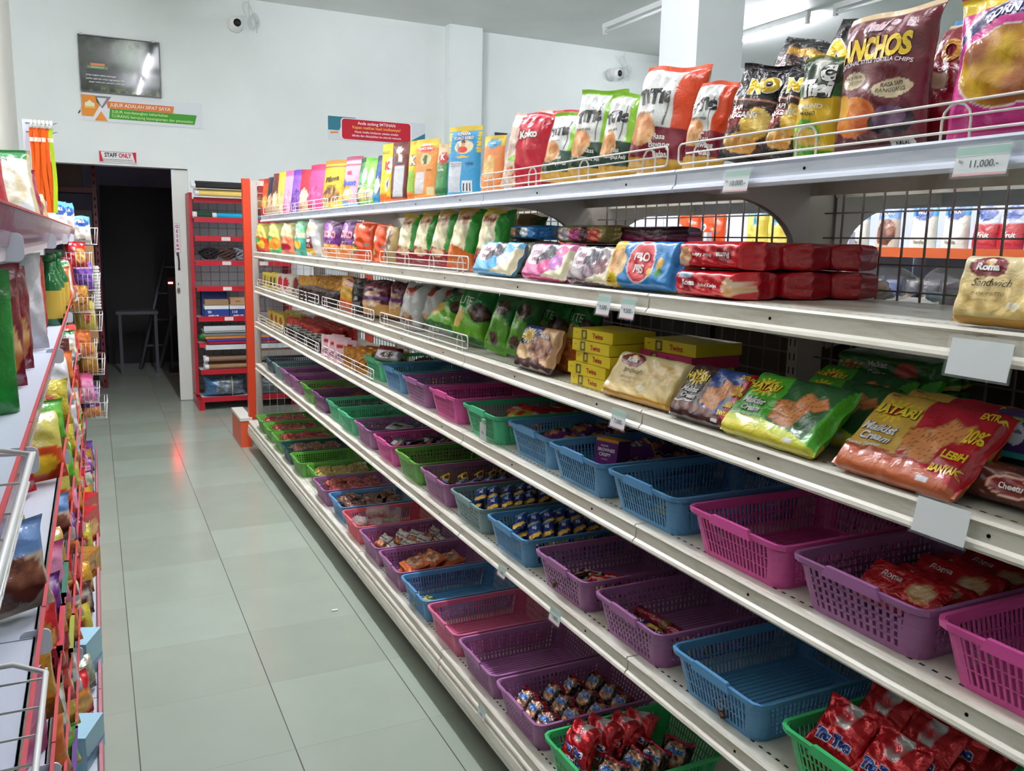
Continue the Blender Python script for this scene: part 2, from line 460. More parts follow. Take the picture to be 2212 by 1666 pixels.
for xa, xb in ((-.285, -.262), (.238, .262)): MB().box((xa,-.014,H-.004),(xb,.006,H+.012),(190,192,190)).build('hanging_clip', M_WIRE, t)
cd = MB(); cd.tube([(-.287,-.004,-H+.01),(-.30,-.012,-H-.03),(-.292,-.012,-H-.1),(-.31,-.014,-H-.15),(-.325,-.014,-H-.175)], .0025, (190,190,188), 6)
cd.tube([(-.31,-.014,-H-.15),(-.322,-.014,-H-.172)], .005, (20,20,20), 6)
cd.build('cable', M_PLAS, t)

# banner JUJUR
t = thing('honesty_banner', 'long white banner with orange and green stripes, lettered JUJUR ADALAH SIFAT SAYA', 'banner', (-.012, YB-.004, 2.424))
b = MB(); W, H = .455, .101
b.box((-W,-.001,-H),(W,.001,H),(222,228,232))
def poly(pts, c, y=-.002): b.prism(pts, 1, y, y+.0008, c)
poly([(-W,-H*.66),(-W,H*.97),(-.355,H*.97),(-.325,.02),(-.375,-.068)], (222,142,58))
poly([(-.352,H*.95),(-.235,H*.95),(-.305,0),(-.345,.05)], (120,124,126)); poly([(-.34,H*.8),(-.27,H*.8),(-.31,.015)], (215,220,224), -.0025)
poly([(-.365,-H*.95),(-.27,-H*.95),(-.315,-.02)], (222,142,58))
poly([(-.265,.005),(-.275,.06),(.235,.06),(.225,.005)], (214,124,66), -.003)
poly([(-.26,-.075),(-.25,.004),(.41,.004),(.39,-.075)], (66,148,52), -.0028)
flat_text(b, 'JUJUR ADALAH SIFAT SAYA', (-.02,-.0042,.033), (1,0,0), (0,0,1), .037, (240,232,224), .012, 0, .2)
flat_text(b, 'JUJUR mendatangkan keberkahan', (-.025,-.0042,-.018), (1,0,0), (0,0,1), .031, (205,230,160), .008)
flat_text(b, 'CURANG berujung kesengsaraan dan penyesalan', (.07,-.0042,-.052), (1,0,0), (0,0,1), .031, (205,230,160), .008)
poly([(-.43,.01),(-.36,.01),(-.36,.035),(-.38,.045),(-.395,.06),(-.41,.045),(-.43,.035)], (235,232,205), -.003)
poly([(-.435,-.002),(-.355,-.002),(-.362,.008),(-.428,.008)], (225,205,80), -.003)
b.build('printed_sheet', M_PAPER, t)

# banner IMTIHAN
t = thing('exam_banner', 'white and teal banner with a red panel, lettered Anda sedang IMTIHAN', 'banner', (1.968, YB-.004, 2.418))
b = MB(); W, H = .46, .1
b.box((-W,-.001,-H),(W,.001,H),(214,222,226))
poly([(-W,-.02),(-W,H),(-.2,H),(-.335,.03),(-.36,-.02)], (52,118,136))
poly([(W,-H),(W,.01),(.33,-.06),(.33,-H)], (52,118,136)); poly([(-.44,-.05),(-.37,-.045),(-.37,-.03),(-.44,-.035)], (224,140,60), -.0026)
def rrect(x0, z0, x1, z1, r, n=5):
    o = []
    for cx, cz, a0 in ((x1-r,z1-r,0),(x0+r,z1-r,90),(x0+r,z0+r,180),(x1-r,z0+r,270)):
        for k in range(n+1):
            a = math.radians(a0+90*k/n); o.append((cx+r*math.cos(a), cz+r*math.sin(a)))
    return o
poly(rrect(-.345,-.098,.325,.093,.03), (236,238,238), -.0028); poly(rrect(-.335,-.092,.315,.086,.026), (188,38,54), -.0034)
for s_, z_, sz, c in (('Anda sedang IMTIHAN', .055, .038, (245,235,235)), ('Kapan melihat hasil imtihannya?', .017, .036, (240,190,90)),
                      ('Nanti, ketika lembaran catatan amalan', -.022, .027, (240,230,230)), ('dibuka dan ditunjukkan ke seluruh manusia', -.055, .027, (240,230,230))):
    flat_text(b, s_, (-.01,-.0046,z_), (1,0,0), (0,0,1), sz, c, .012)
b.build('printed_sheet', M_PAPER, t)
t = thing('wall_notice', 'small grey and white notice on the back wall just right of the pilaster', 'sign', (3.32, YB-.004, 2.405))
b = MB(); b.box((-.17,-.001,-.09),(.3,.001,.09),(205,210,212)); poly([(-.17,0),(-.17,.09),(-.03,.09),(-.08,.02)], (60,66,70))
b.build('printed_sheet', M_PAPER, t)

# security cameras
def sphere(mb, c, r, col, n=12, sz=1.0, zmin=-1):
    P = np.array([[(c[0]+r*math.sin(a)*math.cos(b_), c[1]+r*math.sin(a)*math.sin(b_), c[2]+r*sz*math.cos(a)) for b_ in np.linspace(0,2*PI,n*2)] for a in np.linspace(0,PI,n)])
    mb.grid(P, col, True, True)
def cctv(x, y, z, lens_dir, label):
    t = thing('security_camera', label, 'camera', (x, y, z))
    b = MB(); P = [(0,.0,0),]
    b.prism([(.062*math.cos(a*PI/10), .062*math.sin(a*PI/10)) for a in range(20)], 1, .005, .05, (232,236,234), True)
    b.build('base', M_PLAS, t)
    b = MB(); sphere(b, (0,-.02,0), .055, (236,238,236), 14); b.build('dome', M_PLAS, t)
    d_ = Vector(lens_dir).normalized(); b = MB(); c0 = Vector((0,-.02,0))
    b.tube([c0+d_*.04, c0+d_*.0565], .031, (10,10,12), 16); b.tube([c0+d_*.0566, c0+d_*.0572], .012, (30,30,34), 12); b.build('lens', M_PLAS, t)
    b = MB(); pts = []
    for k in range(26):
        a = k/25; pts.append((.03+.12*a+.03*math.sin(a*9), .0-.012*math.cos(a*20), .06+.05*math.sin(a*PI)-.12*a*math.sin(a*8)))
    b.tube(pts, .003, (206,210,208), 5)
    for j in range(5):
        b.tube([(.125+.032*math.cos(q)+.006*j, -.01-.004*j, .02+.055*math.sin(q)+.006*j) for q in np.linspace(0,2*PI,14)], .0025, (210,214,212), 5)
    b.tube([(.11,.0,.06),(.108,.004,.16),(.106,.0,.29)], .0028, (205,208,206), 5)
    b.build('coiled_cable', M_PLAS, t)
    return t
cctv(.732, YB-.055, 3.19, (-.02,-1,-.12), 'white dome security camera with a coiled cable, above and right of the framed poster')
cctv(4.47, YB-.055, 3.165, (.45,-1,-.05), 'white dome security camera between the wall pilaster and the free standing column')

# fluorescent fixtures
def emis(name, c, s):
    m, nt, b = mat_new(name); set_rgb(b.inputs['Emission Color'], c); b.inputs['Emission Strength'].default_value = s
    set_rgb(b.inputs['Base Color'], c); return m
names = ['over the aisle, nearer the shop front', 'over the aisle, nearer the back wall', 'over the aisle behind the viewer', 'above the far side of the white rack, near',
         'above the white rack, middle', 'glowing right of the column', 'at the right side of the shop, near']
def fixture(x, y0, y1, z, W, label):
    t = thing('tube_light', label, 'ceiling light', (x, (y0+y1)/2, z)); h = (y1-y0)/2; up = ZC - z
    b = MB(); b.prism([(-.022,up),(.022,up),(.018,.028),(-.018,.028)], 1, -h-.03, h+.03, (214,218,216)); b.build('housing', M_PAINT, t)
    for s_ in (-1, 1):
        b = MB(); b.cbox((0, s_*(h+.014), .004), (.03,.028,.05), (215,217,216)); b.build('end_cap', M_PLAS, t)
    r = .013; b = MB(); b.tube([(0,-h,0),(0,h,0)], r, (240,244,242), 10)
    m = M_TUBE_OFF if W == 0 else emis('lit_tube', (248,246,255), W/(2*PI*r*2*h*PI)*2.2)
    b.build('tube', m, t)
M_TUBE_OFF = col_mat('unlit_tube', .2)
for (x, y0, y1, z, W), nm in zip(TUBES, names): fixture(x, y0, y1, z, W, 'lit fluorescent tube ' + nm)
for (x, y0, y1, z), nm in zip(DARK_TUBES, ('unlit fluorescent tube batten left of the free standing column', 'unlit fluorescent tube batten above the maroon chip bag')):
    fixture(x, y0, y1, z, 0, nm)

# ------------------------------------------------------------------ white gondola rack on the right
def slots_mat():
    """painted steel strip with two columns of punched slots"""
    m, nt, b = mat_new('slotted_strip')
    tc = nt.nodes.new('ShaderNodeTexCoord'); sp = nt.nodes.new('ShaderNodeSeparateXYZ'); nt.links.new(tc.outputs['Generated'], sp.inputs[0])
    def mth(op, a, bb=None):
        n = nt.nodes.new('ShaderNodeMath'); n.operation = op
        for i, q in enumerate((a, bb)):
            if q is None: continue
            if isinstance(q, (int, float)): n.inputs[i].default_value = q
            else: nt.links.new(q, n.inputs[i])
        return n.outputs[0]
    zz = mth('LESS_THAN', mth('FRACT', mth('MULTIPLY', sp.outputs['Z'], 46)), .5)
    yy = mth('LESS_THAN', mth('ABSOLUTE', mth('SUBTRACT', mth('ABSOLUTE', mth('SUBTRACT', sp.outputs['Y'], .5)), .3)), .08)
    mx = nt.nodes.new('ShaderNodeMix'); mx.data_type = 'RGBA'; nt.links.new(mth('MULTIPLY', zz, yy), mx.inputs[0])
    mx.inputs[6].default_value = (*lin((206,198,188)), 1); mx.inputs[7].default_value = (.006,.006,.006,1)
    nt.links.new(mx.outputs[2], b.inputs['Base Color']); b.inputs['Roughness'].default_value = .4
    return m
M_SLOTS = slots_mat()
JY = [3.615 - .9*k for k in range(7)]
SH = dict(T=(.555,1.568), L2=(.507,1.335), L3=(.504,1.108), L4=(.502,.876), L5=(.497,.593), B=(.44,.205))
LIP = [(.012,0),(.004,.001),(.001,-.003),(.006,-.008),(.0045,-.027),(-.001,-.031),(-.003,-.036),(.001,-.041),(.012,-.041)]
WHT = (222,222,212); STEEL = (208,205,200)
def shelf_parts(bay, key, x0, z0, yc, back_x, side=1):
    """deck with its price channel and two brackets; side -1 is the far side of the gondola"""
    L = .896; D = abs(back_x - x0) - .012
    b = MB(); hl = L/2
    b.box((0,-hl,-.004),(D,hl,0), WHT); b.box((0,-hl,-.034),(D,-hl+.002,-.004), WHT); b.box((0,hl-.002,-.034),(D,hl,-.004), WHT)
    b.box((D-.002,-hl,-.034),(D,hl,-.004), WHT); b.box((D*.45,-hl,-.016),(D*.5,hl,-.004), WHT)
    s = b.build('shelf', M_DECK, bay, (x0 + side*.012 - bay.location.x, yc - bay.location.y, z0))
    if side < 0: s.rotation_euler = (0, 0, PI)
    b = MB(); b.prism([(p-.012, q) for p, q in LIP], 1, -hl, hl, WHT)
    b.build('price_channel', M_LIPTOP if key == 'T' else M_LIP, s)
    if side < 0 and key not in ('T', 'L2'): return s
    if side > 0:
        for yy in (-.28, .12):
            b = MB(); b.tube([(-.0078,yy,-.018),(-.0062,yy,-.018)], .0026, (25,22,20), 8); b.build('screw_hole', M_DARK, s)  # dark disc drawn in for the dark of a screw hole
    for e in (-1, 1):
        d = D; pts = [(.02,-.006),(d-.0,-.006),(d,-.155),(d-.03,-.155)]
        for k in range(1, 10):
            a = k/9*PI/2; pts.append((d-.03-(d*.62)*(1-math.cos(a)), -.155+.115*math.sin(a)))
        pts.append((.02,-.034))
        if key not in ('T',): pts = [(.02,-.006),(d,-.006),(d,-.10),(d-.05,-.09),(.02,-.032)]
        b = MB(); b.prism(pts, 1, e*hl - e*.006 - .0012, e*hl - e*.006 + .0012, STEEL)
        b.build('bracket', M_PAINT, s)
    return s
bay_lab = ['farthest bay of the white rack, beside the orange end post', 'second farthest bay of the white rack, pink and gold pouches on top',
           'third farthest bay of the white rack, yellow pouches on top', 'middle bay of the white rack under the blue seed pouch and green snack bags',
           'white rack bay under the orange snack bags, with stacked yellow biscuit packs', 'nearest bay of the white rack, holding maroon and pink chip bags']
for i in range(6):
    y1, y0 = JY[i], JY[i+1]; yc = (y0+y1)/2
    bay = thing('shelf_bay', bay_lab[i], 'shelving', (.9, yc, 0), group=None)
    for key, (x0, z0) in SH.items():
        if key == 'B': continue
        shelf_parts(bay, key, x0, z0, yc, .895)
        if i >= 3: shelf_parts(bay, key, 1.865-x0, z0 - (.02 if key == 'L2' else 0), yc, .972, -1)
    # base deck with its rounded front
    x0, z0 = SH['B']; hl = .448; D = .9-x0-.012
    b = MB(); b.box((0,-hl,-.004),(D,hl,0), WHT)
    s = b.build('base_deck', M_DECK, bay, (x0+.012-.9, 0, z0))
    b = MB(); b.prism([(p-.012, q) for p, q in LIP], 1, -hl, hl, WHT); b.build('price_channel', M_LIP, s)
    b = MB(); prof = [(.012,-.041),(.002,-.043),(-.004,-.052),(-.006,-.075),(-.002,-.098),(.008,-.112),(.022,-.118),(.022,-.113),(.012,-.10),(.012,-.05)]
    b.prism([(p-.012, q) for p, q in prof], 1, -hl, hl, WHT, False); b.build('kick_panel', M_LIP, s)
    b = MB(); b.box((.06,-hl,-.203),(.066,hl,-.1),(120,112,98)); b.build('plinth', M_PAINT, s)  # plinth colour darkened to deepen the shadow under the base
    # post and mesh at the near joint
    def post(y, s_=1):
        b = MB(); b.box((0, min(y, y+.03*s_)-yc, 0), (.07, max(y, y+.03*s_)-yc, 1.60), (206,198,188))
        b.build('upright', M_PAINT, bay)
        u = bay.children[-1]; q = MB(); c = y+.015*s_-yc
        q.box((-.0006, c-.011, .2), (.0002, c+.011, 1.58)); q.build('slot_row', M_SLOTS, u)
    post(y0)
    if i == 0: post(y1, -1)
    b = MB()
    for yy in np.arange(y0+.04, y1-.02, .05): b.box((.034, yy-yc-.0016, .22), (.0372, yy-yc+.0016, 1.55), (120,112,106))
    for zz in np.arange(.25, 1.56, .05): b.box((.031, -.435, zz-.0016), (.0342, .435, zz+.0016), (120,112,106))
    b.build('back_mesh', M_WIRE, bay)

# orange end unit at the far end of the rack
ORG = (196,62,32)
t = thing('end_unit', 'orange upright end unit closing the far end of the white rack', 'shelving', (.9, 3.72, 0))
b = MB(); b.box((-.436,0,.19),(-.388,.05,1.81), ORG); b.build('upright', M_PAINT, t)
b = MB(); b.box((.40,0,.0),(.45,.05,1.81), ORG); b.build('upright', M_PAINT, t)
b = MB(); b.box((-.386,.004,.19),(-.345,.03,1.80),(176,170,160)); b.box((-.344,.02,1.77),(.4,.03,1.80),(186,182,174)); b.build('post_sleeve', M_PAINT, t)
b = MB(); b.box((-.495,-.02,0),(-.425,.4,.185), (218,88,52)); b.box((-.5,-.024,.185),(-.42,.4,.205),(222,222,214)); b.build('foot', M_PAINT, t)
b = MB()
for xx in np.arange(-.34, .4, .05): b.box((xx-.0015,.02,.2),(xx+.0015,.023,1.78),(205,205,200))
for zz in np.arange(.22, 1.78, .05): b.box((-.345,.018,zz-.0015),(.4,.021,zz+.0015),(205,205,200))
b.build('back_mesh', M_WIRE, t)
for zz, c in ((.62,(70,80,130)),(.9,(200,40,50)),(1.12,(70,140,90)),(1.38,(150,60,110))):
    b = MB(); b.box((-.34,.04,zz-.02),(.4,.36,zz),(190,190,184)); b.box((-.34,.36,zz-.035),(.4,.37,zz+.005),(200,50,50)); b.build('shelf', M_PAINT, t)

def fence(y1, y0, key, label, legs=None, h=.050, off=.004):
    """white wire guard clipped on a shelf front, from y1 (far) to y0 (near)"""
    x0, z0 = SH[key]; x = x0+off+.012; r = .0019
    b = MB(); L = y1-y0; R = .01; P = []
    for cy, cz, a0 in ((R, .012+R, 180), (L-R, .012+R, 270), (L-R, h-R, 0), (R, h-R, 90)):
        for k in range(5):
            a = math.radians(a0+22.5*k); P.append((0, -(cy+R*math.cos(a)), cz+R*math.sin(a)))
    b.tube(P, r, (232,228,222), 6, True)
    b.tube([(.001, -.022, .031), (.001, -L+.022, .031)], r*.9, (232,228,222), 6)
    n = legs or max(2, int(L/.24)+1)
    for k in range(n):
        c = .04+.025 + (L-.13)*k/(n-1); w = .021; z1 = h-.001
        A = [(.002, -(c-w), .0005), (.002, -(c-w), z1-w)]
        for q in range(1, 6): a = PI - q*PI/6; A.append((.002, -(c+w*math.cos(a)), z1-w+w*math.sin(a)))
        A += [(.002, -(c+w), z1-w), (.002, -(c+w), .0005)]
        b.tube(A, r, (232,228,222), 6)
    o = b.build('wire_guard', M_WIRE, None, (x, y1, z0)); tag(o, label, 'shelf guard', 'white wire shelf guards'); return o
fl = 'white wire guard before '
fence(3.58, 2.76, 'T', fl+'the dark red and brown pouches on the top shelf')
fence(2.69, 1.86, 'T', fl+'the pink and purple pouches on the top shelf')
fence(1.79, 1.14, 'T', fl+'the gold and green pouches on the top shelf')
fence(.06, -.84, 'T', fl+'the green and orange snack bags on the top shelf', h=.049)
fence(-.875, -1.79, 'T', fl+'the black, maroon and pink chip bags on the top shelf', h=.049)
fence(1.79, .99, 'L2', fl+'the purple and orange bags, second shelf')
fence(.88, .03, 'L2', fl+'the green and yellow cracker bags on the second shelf')
fence(3.58, 2.74, 'L3', fl+'the yellow sachets on the third shelf')
fence(2.70, 1.86, 'L3', fl+'the gold and black sachets on the third shelf')
fence(1.79, .95, 'L3', fl+'the maroon bag on the third shelf')
fence(.87, .02, 'L3', fl+'the white bags and green bags on the third shelf')
fence(3.58, 2.74, 'L4', fl+'the red cartons on the fourth shelf')
fence(2.70, 1.86, 'L4', fl+'the black sachets on the fourth shelf')
fence(1.79, .95, 'L4', fl+'the gold sachets on the fourth shelf')

def price_tag(key, y, text, label, w=.062, h=.036, lean=.18, blank=False, dz=.0, yaw=0, flip=1):
    x0, z0 = SH[key]
    t = thing('price_tag', label, 'price tag', (x0-.006, y, z0-.012+dz), (0, 0, -PI/2+yaw), 'shelf price tags')
    t.rotation_euler = (lean*.0, 0, -PI/2+yaw)
    b = MB(); z1, z2 = .0, -h
    R = Matrix.Rotation(-lean, 3, 'X')
    def q(x, z, y=0): return tuple(R @ Vector((x, y, z)))
    def panel(xa, xb, za, zb, c, y): b.add([q(xa,za,y),q(xb,za,y),q(xb,zb,y),q(xa,zb,y)], [(0,1,2,3)], c)
    panel(-w/2, w/2, z2, 0, (222,228,228), 0)
    if not blank:
        panel(-w/2, w/2, -.011, -.001, (160,196,184), -.0003); panel(-w/2, w/2, -.0125, -.011, (200,222,214), -.0003)
        panel(-w/2, w/2, z2, z2+.003, (225,175,180), -.0003)
        if text:
            o = q(.004, -h*.62, -.0008); up = R @ Vector((0,0,1))
            flat_text(b, text, o, (1,0,0), tuple(up), .0125, (62,66,72), .01)
            flat_text(b, 'Rp', q(-w*.38, -h*.5, -.0008), (1,0,0), tuple(up), .006, (110,112,116), .005)
    b.build('card', M_PAPER, t)
    b = MB(); g = .0022
    b.add([q(-w/2-.003,.004,-g),q(w/2+.003,.004,-g),q(w/2+.003,z2-.003,-g),q(-w/2-.003,z2-.003,-g)], [(0,1,2,3)], (230,235,235))
    b.add([q(-w/2-.003,.004,g*.5),q(w/2+.003,.004,g*.5),q(w/2+.003,z2-.003,g*.5),q(-w/2-.003,z2-.003,g*.5)], [(0,1,2,3)], (230,235,235))
    b.build('sleeve', M_TAGS, t)
    return t
price_tag('T', -1.075, '10,000.-', 'price tag reading 10,000 hanging under the black potato chip bags', .062, .037)
price_tag('T', -1.525, '11,000.-', 'price tag reading 11,000 hanging under the pink corn chips bag', .072, .037)
price_tag('L2', -.745, '9,500.-', 'left of two price tags reading 9,500 below the blue pineapple biscuit pack', .05, .04)
price_tag('L2', -.835, '9,500.-', 'right of two price tags reading 9,500 below the blue pineapple biscuit pack', .05, .04)
price_tag('L2', -1.585, '', 'blank price tag hanging below the cream sandwich biscuit pack on the second shelf', .08, .045, blank=True)
price_tag('L3', -.822, '7,000.-', 'price tag reading 7,000 below the cream sandwich biscuit pack on the third shelf', .052, .036)
price_tag('L3', -1.56, '', 'blank white price tag on the third shelf edge beside the red and gold cracker pack', .075, .045, blank=True, dz=.02)
price_tag('L5', -.305, '1.000,-', 'small price tag reading 1.000 below the blue basket of dark blue wafer bars', .045, .03)
price_tag('L5', -.60, '1.000,-', 'price tag reading 1.000 with a pink card behind, below the purple baskets', .05, .034)
price_tag('B', -.315, '500,-', 'price tag reading 500 on the bottom edge below the purple basket of black wafer packets', .045, .03)

# ------------------------------------------------------------------ packaging
def paint(ops, U, V):
    C = np.zeros(U.shape + (3,)); 
    for o in ops:
        k = o[0]
        if k == 'fill': C[:] = o[1]
        elif k == 'gradv': t = V[...,None]; C[:] = np.array(o[1])*(1-t) + np.array(o[2])*t
        elif k == 'rect': m = (U>=o[1])&(U<=o[3])&(V>=o[2])&(V<=o[4]); C[m] = o[5]
        elif k == 'ell':
            m = ((U-o[1])/o[3])**2+((V-o[2])/o[4])**2 < 1; C[m] = o[5]
        elif k == 'below':      # below the line from (0,v0) to (1,v1) with a wave
            m = V < o[1]+(o[2]-o[1])*U+(o[4] if len(o)>4 else 0)*np.sin(U*PI); C[m] = o[3]
        elif k == 'right':
            m = U > o[1]+o[2]*V; C[m] = o[3]
        elif k == 'noise':      # mottled food or pattern inside an ellipse
            _, u, v, ru, rv, c1, c2, s = o
            m = ((U-u)/ru)**2+((V-v)/rv)**2 < 1
            n = np.clip((fbm(U, V, s, 4, 3)-.35)*3.3, 0, 1)[...,None]
            D = np.array(c1)*(1-n)+np.array(c2)*n; C[m] = D[m]
        elif k == 'mott':
            n = np.clip((fbm(U, V, o[2], o[3] if len(o) > 3 else 1, 3)-.5)*4, 0, 1)[...,None]; C[:] = C*(1-n)+np.array(o[1])*n
        elif k == 'sun':
            _, u, v, r, c1, c2 = o
            a = np.arctan2(V-v, (U-u)); d = np.hypot(U-u, (V-v)); m = (d < r*(1+.35*np.cos(a*14))) & (d > r*.55); C[m] = c1; C[d < r*.6] = c2
        elif k == 'cracker':    # perforated square biscuit, rotated
            _, u, v, s, rot, c1, c2 = o[:7]
            asp = o[0+7] if len(o) > 7 else 1
            x = (U-u); y = (V-v)*asp; c_, s_ = math.cos(rot), math.sin(rot); X = x*c_+y*s_; Y = -x*s_+y*c_
            m = (abs(X) < s)&(abs(Y) < s); C[m] = c1
            dd = (np.mod(X/s*2.5+.5, 1)-.5)**2+(np.mod(Y/s*2.5+.5, 1)-.5)**2 < .028; C[m & dd] = c2
            e = m & ((abs(X) > s*.9)|(abs(Y) > s*.9)); C[e] = np.array(c1)*.8
    return np.clip(C, 0, 255)/255.0

def bag_front(kind, w, h, d, seed=0):
    """returns map (u,v)->(x,y,z) of the front skin and its back counterpart"""
    r = random.Random(seed); ph = [r.uniform(0, 6.28) for _ in range(8)]
    def shape(u, v, sgn=-1):
        u = np.asarray(u, float); v = np.asarray(v, float); s = 2*u-1; t = 2*v-1
        if kind == 'pillow':      # puffed bag with crimped top and bottom
            a = np.clip((v-.045)/.955, 0, 1); a = np.clip(np.minimum(v-.05, .95-v)/.45, 0, 1)
            T = d/2*np.sqrt(np.clip(1-abs(s)**2.6, 0, 1))*np.sqrt(np.clip(1-(1-a)**2.6, 0, 1))
            X = s*w/2*(1-.07*np.sin(np.clip(a, 0, 1)*PI/2)+.0*t)
            T = T*(1+.10*np.sin(5*s+ph[0])*np.sin(4*t+ph[1]))
            k = np.clip(1-a*2.2, 0, 1)
            T = T + .0030*np.sin(s*17+ph[2])*k*np.clip(a*30, 0, 1) + .0030*np.sin(s*6+t*9+ph[7])*np.sin(t*5-s*4+ph[1])*np.clip(a*6, 0, 1)*np.sqrt(np.clip(1-s*s, 0, 1)) + .0022*np.sin((s+t)*8+ph[3])*np.clip(a*6, 0, 1)*np.sqrt(np.clip(1-s*s, 0, 1))
            T = np.maximum(T, .0006); Y = sgn*T + .0022*np.sin(s*5+ph[4])*np.clip(1-a*6, 0, 1)
            Z = v*h + .0025*np.sin(s*4+ph[5])*np.clip(v*2-1, 0, 1)
            Y = Y + .012*np.sin(ph[6])*np.clip((v-.8)*5, 0, 1)**2
        elif kind == 'pouch':     # flat-topped stand-up pouch, thick at the foot
            T = d/2*(np.sqrt(np.clip(1-abs(s)**3, 0, 1)))*np.clip(1-v/.92, 0, 1)**.6*(1-.5*np.exp(-v*16))
            T = T + .0012*np.sin(s*9+v*14+ph[0])*np.clip(1-v, 0, 1)
            T = np.maximum(T, .0006); X = s*w/2*(1-.03*np.sin(v*PI)); Y = sgn*T+.004*np.sin(s*2.5+ph[1])*np.clip(v*3-2, 0, 1); Z = v*h
        elif kind == 'brick':     # wrapped biscuit block, fins left and right
            f = .055; a = np.clip((1-abs(s)-f)/.055, 0, 1)
            T = d/2*np.clip(a, 0, 1)**.4*np.clip(1-abs(t)**8, 0, 1)**.5
            T = T + .0011*np.sin(t*9+s*11+ph[0])*a + .0014*np.sin(s*24+ph[2]*2)*np.sin(t*3+ph[3])*a*(1-abs(t))
            T = np.maximum(T, .0006); X = s*w/2; Y = sgn*T + .003*np.sin(t*7+ph[1])*(1-np.clip(a*3, 0, 1))
            Z = h/2+t*h/2*(.97+.03*a) 
        elif kind == 'roll':      # long round pack
            a = np.clip((1-abs(s)-.05)/.06, 0, 1)**.5
            T = d/2*a*np.sqrt(np.clip(1-t*t, 0, 1)); T = T*(1+.02*np.sin(s*60))
            T = np.maximum(T, .0006); X = s*w/2; Y = sgn*T; Z = h/2+t*h/2*(.7+.3*a)
        return np.stack(np.broadcast_arrays(X, Y, Z), -1)
    return shape

_pk = {}
def pack_mesh(key, kind, w, h, d, ops, texts=(), n=(20, 26), mat=None, back=None, seed=0):
    if key in _pk: return _pk[key]
    shp = bag_front(kind, w, h, d, seed); nx, ny = n
    uu = (1-np.cos(np.linspace(0, PI, nx)))/2*.35 + np.linspace(0, 1, nx)*.65
    vv = np.linspace(0, 1, ny)
    if kind in ('brick', 'roll'): vv = (1-np.cos(vv*PI))/2*.6+vv*.4
    U, V = np.meshgrid(uu, vv)
    mb = MB(); cf = paint(ops, U, V)
    mb.grid(shp(U, V, -1), cf, True, False)
    cb = paint(back, 1-U, V) if back else paint([ops[0]]+[o for o in ops[1:] if o[0] in ('below', 'rect')], 1-U, V)*.96
    mb.grid(shp(U, V, 1), cb, True, True)
    # close the seam all round
    P0, P1 = shp(U, V, -1), shp(U, V, 1)
    for a_, b_ in ((P0[0], P1[0]), (P0[-1], P1[-1]), (P0[:,0], P1[:,0]), (P0[:,-1], P1[:,-1])):
        mb.grid(np.stack([a_, b_]), cf.reshape(-1,3).mean(0), False)
    for t_ in texts:
        s, u, v, sz, c = t_[:5]; o = t_[5] if len(t_) > 5 else {}
        bold = o.get('b', .018); rot = o.get('r', 0); sh = o.get('s', 0); arc = o.get('arc', 0); sx = o.get('sx', 1)
        gv, gf = text_geo(s, bold)
        if not len(gv): continue
        sz = sz*h
        for (dx, lift, cc) in ([(o['out_w'], .0011, o['out'])] if 'out' in o else []) + [(None, .0017, c)]:
            g2 = text_geo(s, bold+dx)[0] if dx else gv
            f2 = text_geo(s, bold+dx)[1] if dx else gf
            x = g2[:,0]*sz*sx + g2[:,1]*sz*sh; y = g2[:,1]*sz
            if arc: y = y + arc*sz*(1-(x/(abs(x).max()+1e-6))**2)
            c_, s_ = math.cos(rot), math.sin(rot); X, Y = x*c_-y*s_, x*s_+y*c_
            vv_, ff = subdiv(np.stack([X, Y], 1), f2, .012)
            uu_ = u+vv_[:,0]/w; v2 = v+vv_[:,1]/h
            ok = ((uu_ > .015)&(uu_ < .985)&(v2 > .01)&(v2 < .99))
            ff = [q for q in ff if all(ok[i] for i in q)]
            P = shp(np.clip(uu_, 0, 1), np.clip(v2, 0, 1), -1); P[:,1] -= lift*(1.0)
            if ff: mb.add(P, ff, cc)
    _pk[key] = mb.mesh(key, mat or M_FILM)
    return _pk[key]

def put(name, me, label, cat, x, y, z, yaw=0, tilt=0, roll=0, group=None):
    """stand a pack on a shelf: its face looks at the aisle (-x), turned by yaw towards the shop front, leaning back by tilt"""
    o = bpy.data.objects.new(name, me); COL.objects.link(o)
    o.matrix_world = Matrix.Translation((x, y, z)) @ Matrix.Rotation(-PI/2+math.radians(yaw), 4, 'Z') @ Matrix.Rotation(-math.radians(tilt), 4, 'X') @ Matrix.Rotation(math.radians(roll), 4, 'Y')
    tag(o, label, cat, group); return o

# ------------------------------------------------------------------ plastic baskets
BW, BD, BH = .25, .355, .083      # along the shelf, into the shelf, height
def rr_path(w, d, r, t):
    """point on a rounded rectangle outline, t in 0..1, with outward normal"""
    a, b = w-2*r, d-2*r; q = PI*r/2; segs = [a, q, b, q, a, q, b, q]; Lt = sum(segs); s = (t % 1)*Lt
    dirs = [((-a/2, -d/2), (1, 0), (0, -1)), ((w/2-r, -d/2+r), -90), ((w/2, -b/2), (0, 1), (1, 0)), ((w/2-r, d/2-r), 0),
            ((a/2, d/2), (-1, 0), (0, 1)), ((-w/2+r, d/2-r), 90), ((-w/2, b/2), (0, -1), (-1, 0)), ((-w/2+r, -d/2+r), 180)]
    for L, D in zip(segs, dirs):
        if s <= L+1e-9:
            if len(D) == 3: return (D[0][0]+D[1][0]*s, D[0][1]+D[1][1]*s), D[2]
            an = math.radians(D[1]) + s/r; return (D[0][0]+r*math.cos(an), D[0][1]+r*math.sin(an)), (math.cos(an), math.sin(an))
        s -= L
    return rr_path(w, d, r, 0)
